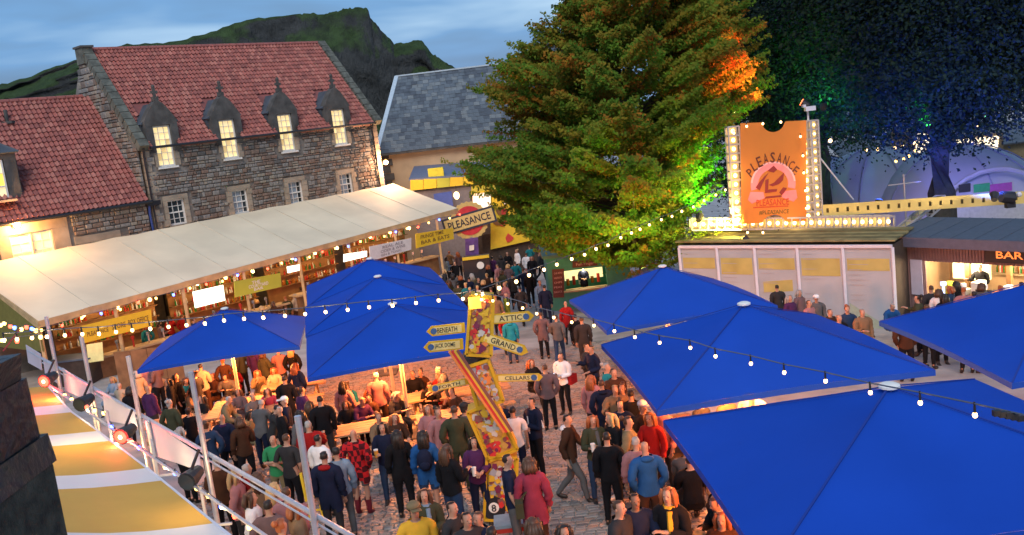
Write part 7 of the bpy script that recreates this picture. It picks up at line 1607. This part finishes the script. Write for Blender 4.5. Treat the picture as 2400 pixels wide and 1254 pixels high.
# drinkers along the marquee bars and seated in the shade: placed on the ground, labelled by place and clothes
spots = []
def scatter(pxs, place, sit=False, faced=180):
    for i, (x, y) in enumerate(pxs):
        hgt = 1.29 if sit else 1.72
        P = G(x, y, hgt); P.z = gz(P.y); a, b_ = rr_.choice([('black','black'),('charcoal','black'),('navy','denim'),('brown','black'),('grey','charcoal'),('mauve','black'),('red','black'),('cream','brown'),('tan','black'),('olive','black'),('pink','charcoal'),('denim','navy'),('purple','black'),('white','denim'),('khaki','charcoal'),('teal','black')])
        hk = rr_.choice(['short','short','long','bob','bun']); hc = rr_.choice(['dark','brown','brown','ginger','blonde','grey']); fem = hk in ('long','bob','bun')
        ordn = place[i] if isinstance(place, (list, tuple)) else place
        lab = '%s with %s hair in %s %s' % ('woman' if fem else 'man', hc+' '+{'short':'short','long':'long','bob':'bobbed','bun':'tied'}[hk], a, ordn)
        person(P, faced+rr_.uniform(-60,60), rr_.choice(['sit','sitlean','sitdrink']) if sit else rr_.choice(['stand','drink','pocket','gesture']), fem, hk, hc, a, b_, lab, far=True)
scatter([(575,722),(612,716),(640,706),(668,694),(690,688),(600,700),(705,672)], ['at the marquee bar behind the left parasol, leftmost', 'at the marquee bar behind the left parasol, second', 'under the left end of the lime sign', 'under the right end of the lime sign', 'beside the marquee post left of three parasols', 'behind the others under the lime sign', 'closest to the row of three parasols'])
scatter([(395,740),(425,736),(452,745),(340,760),(372,752)], ['by the bar below the small green screen', 'below the left of the bright panel', 'below the bright white panel', 'at the right end of the yellow banner', 'by the counter below the yellow banner'])
scatter([(560,815),(590,812),(615,822),(650,815),(680,812)], ['walking behind the left parasol edge', 'standing past the left parasol, second', 'standing past the left parasol, middle', 'standing past the left parasol, fourth', 'standing past the left parasol, at its right corner'])
scatter([(820,890),(835,925),(900,895),(915,912),(1060,905)], ['sitting left of the orange tables', 'sitting at the near left orange table', 'sitting just left of the parasol pole', 'sitting in front of the parasol pole', 'sitting under the striped plank'], sit=True, faced=0)
scatter([(430,880),(460,895),(530,870),(600,865),(470,925),(575,955)], ['sitting at the left table end', 'sitting near the front of the left table', 'sitting by the left parasol pole top', 'sitting at the back of the long table', 'sitting near the pale pole', 'sitting near the bending grey jacket'], sit=True, faced=0)
scatter([(1545,940),(1640,925),(1700,915),(1760,905)], ['in the gap between the right parasols, leftmost', 'in the gap between the right parasols, second', 'in the gap between the right parasols, third', 'in the gap between the right parasols, fourth'], faced=0)
scatter([(1610,1190)], ['sitting low at the bottom right'], sit=True, faced=-60)
scatter([(575,1085),(600,1105),(640,1130),(668,1140),(625,1170),(690,1175),(655,1215),(585,1150),(548,1100),(505,1070)], ['behind the railing below the bald man in green', 'behind the railing, next to the third pale post', 'behind the railing, middle of the lower crowd', 'behind the railing, right in the lower crowd', 'behind the railing, low in the crowd', 'behind the railing by the yellow ladder', 'behind the railing at the very bottom', 'behind the railing, left in the lower crowd', 'behind the railing near the unlit black lamp', 'in the corner beside the near screen panel'], faced=150)
scatter([(1440,900),(1470,975),(1452,935),(1420,850)], ['behind the orange lit group at the parasol edge', 'next to the tall person in black at the parasol edge', 'in the shade behind the navy hooded back', 'at the corner of the middle right parasol'], faced=30)
scatter([(2200,676),(2225,668),(2258,672),(2300,662),(2345,668),(2365,690),(2305,712),(2262,716),(2150,690),(2120,735),(2172,712)], ['queuing at the bar kiosk below the price list', 'queuing at the bar kiosk, second from the price list', 'queuing at the bar kiosk below the barman', 'queuing behind the teal hooded top', 'queuing right of the teal hooded top', 'queuing near the right edge at the bar kiosk', 'in front of the teal hooded top above the parasol', 'just above the right edge parasol, middle', 'beside the corner post of the bar kiosk', 'next to the bright blue jacket by the wall end', 'between the bald men and the bar kiosk'])
scatter([(1850,690),(1895,702),(1985,715),(2020,722),(1965,735)], ['against the poster wall, left of the grey haired woman', 'against the poster wall below the pale cap', 'against the poster wall, third panel', 'against the last poster panel', 'low before the last poster panel'], faced=0)
scatter([(1052,588),(1072,590),(1088,600),(1105,640),(1130,596),(1132,655),(1118,668),(1090,662),(1152,650),(1176,632),(1190,618),(1206,612),(1165,618),(1144,620),(1100,672),(1072,662),(1050,655),(1030,645),(1240,575),(1268,572),(1200,640),(1160,690),(1225,628)], ['in the far crowd below the yellow sign', 'in the far crowd beside the purple banner', 'in the far crowd at the black bar stand left', 'at the front of the black bar stand', 'behind the round sign post', 'low in the far crowd right of the stand', 'at the back edge of the third parasol, near', 'above the third parasol, second', 'in the far crowd below the turquoise jacket', 'left of the two white shirts, lower', 'just left of the two white shirts', 'below the left white shirt', 'in the middle of the far crowd', 'right of the black bar stand', 'above the third parasol edge, right', 'above the third parasol edge, middle', 'above the third parasol edge, left', 'beside the red panel under the marquee end', 'beneath the tree, left of the kiosk roof', 'beneath the tree beside the kiosk roof', 'on the bare setts left of the lone black figure', 'just above the signpost top', 'behind the lone black figure'])
scatter([(340,850),(362,848),(318,868),(455,868),(468,852),(520,838),(690,850),(705,905),(700,960),(560,975),(480,985),(420,1000),(395,935),(720,985)], ['at the back of the left parasol, far left', 'at the back of the left parasol, second', 'beside the brown board screen', 'behind the seated group at the left parasol', 'at the bar side of the left parasol', 'right behind the lit face at the left parasol', 'between the two left parasols', 'between the left tables and the large man in black', 'in front of the large man in black', 'below the khaki jacket', 'behind the screen panel nearest the camera', 'at the railing beside the seated woman in black', 'near the thin woman in black', 'by the top of the nearest pale post'])
for o in bpy.data.objects:                          # plain words for a few picture-only phrases
    if 'label' in o and len(str(o['label']).split()) > 16: o['label'] = ' '.join(str(o['label']).split()[:16])
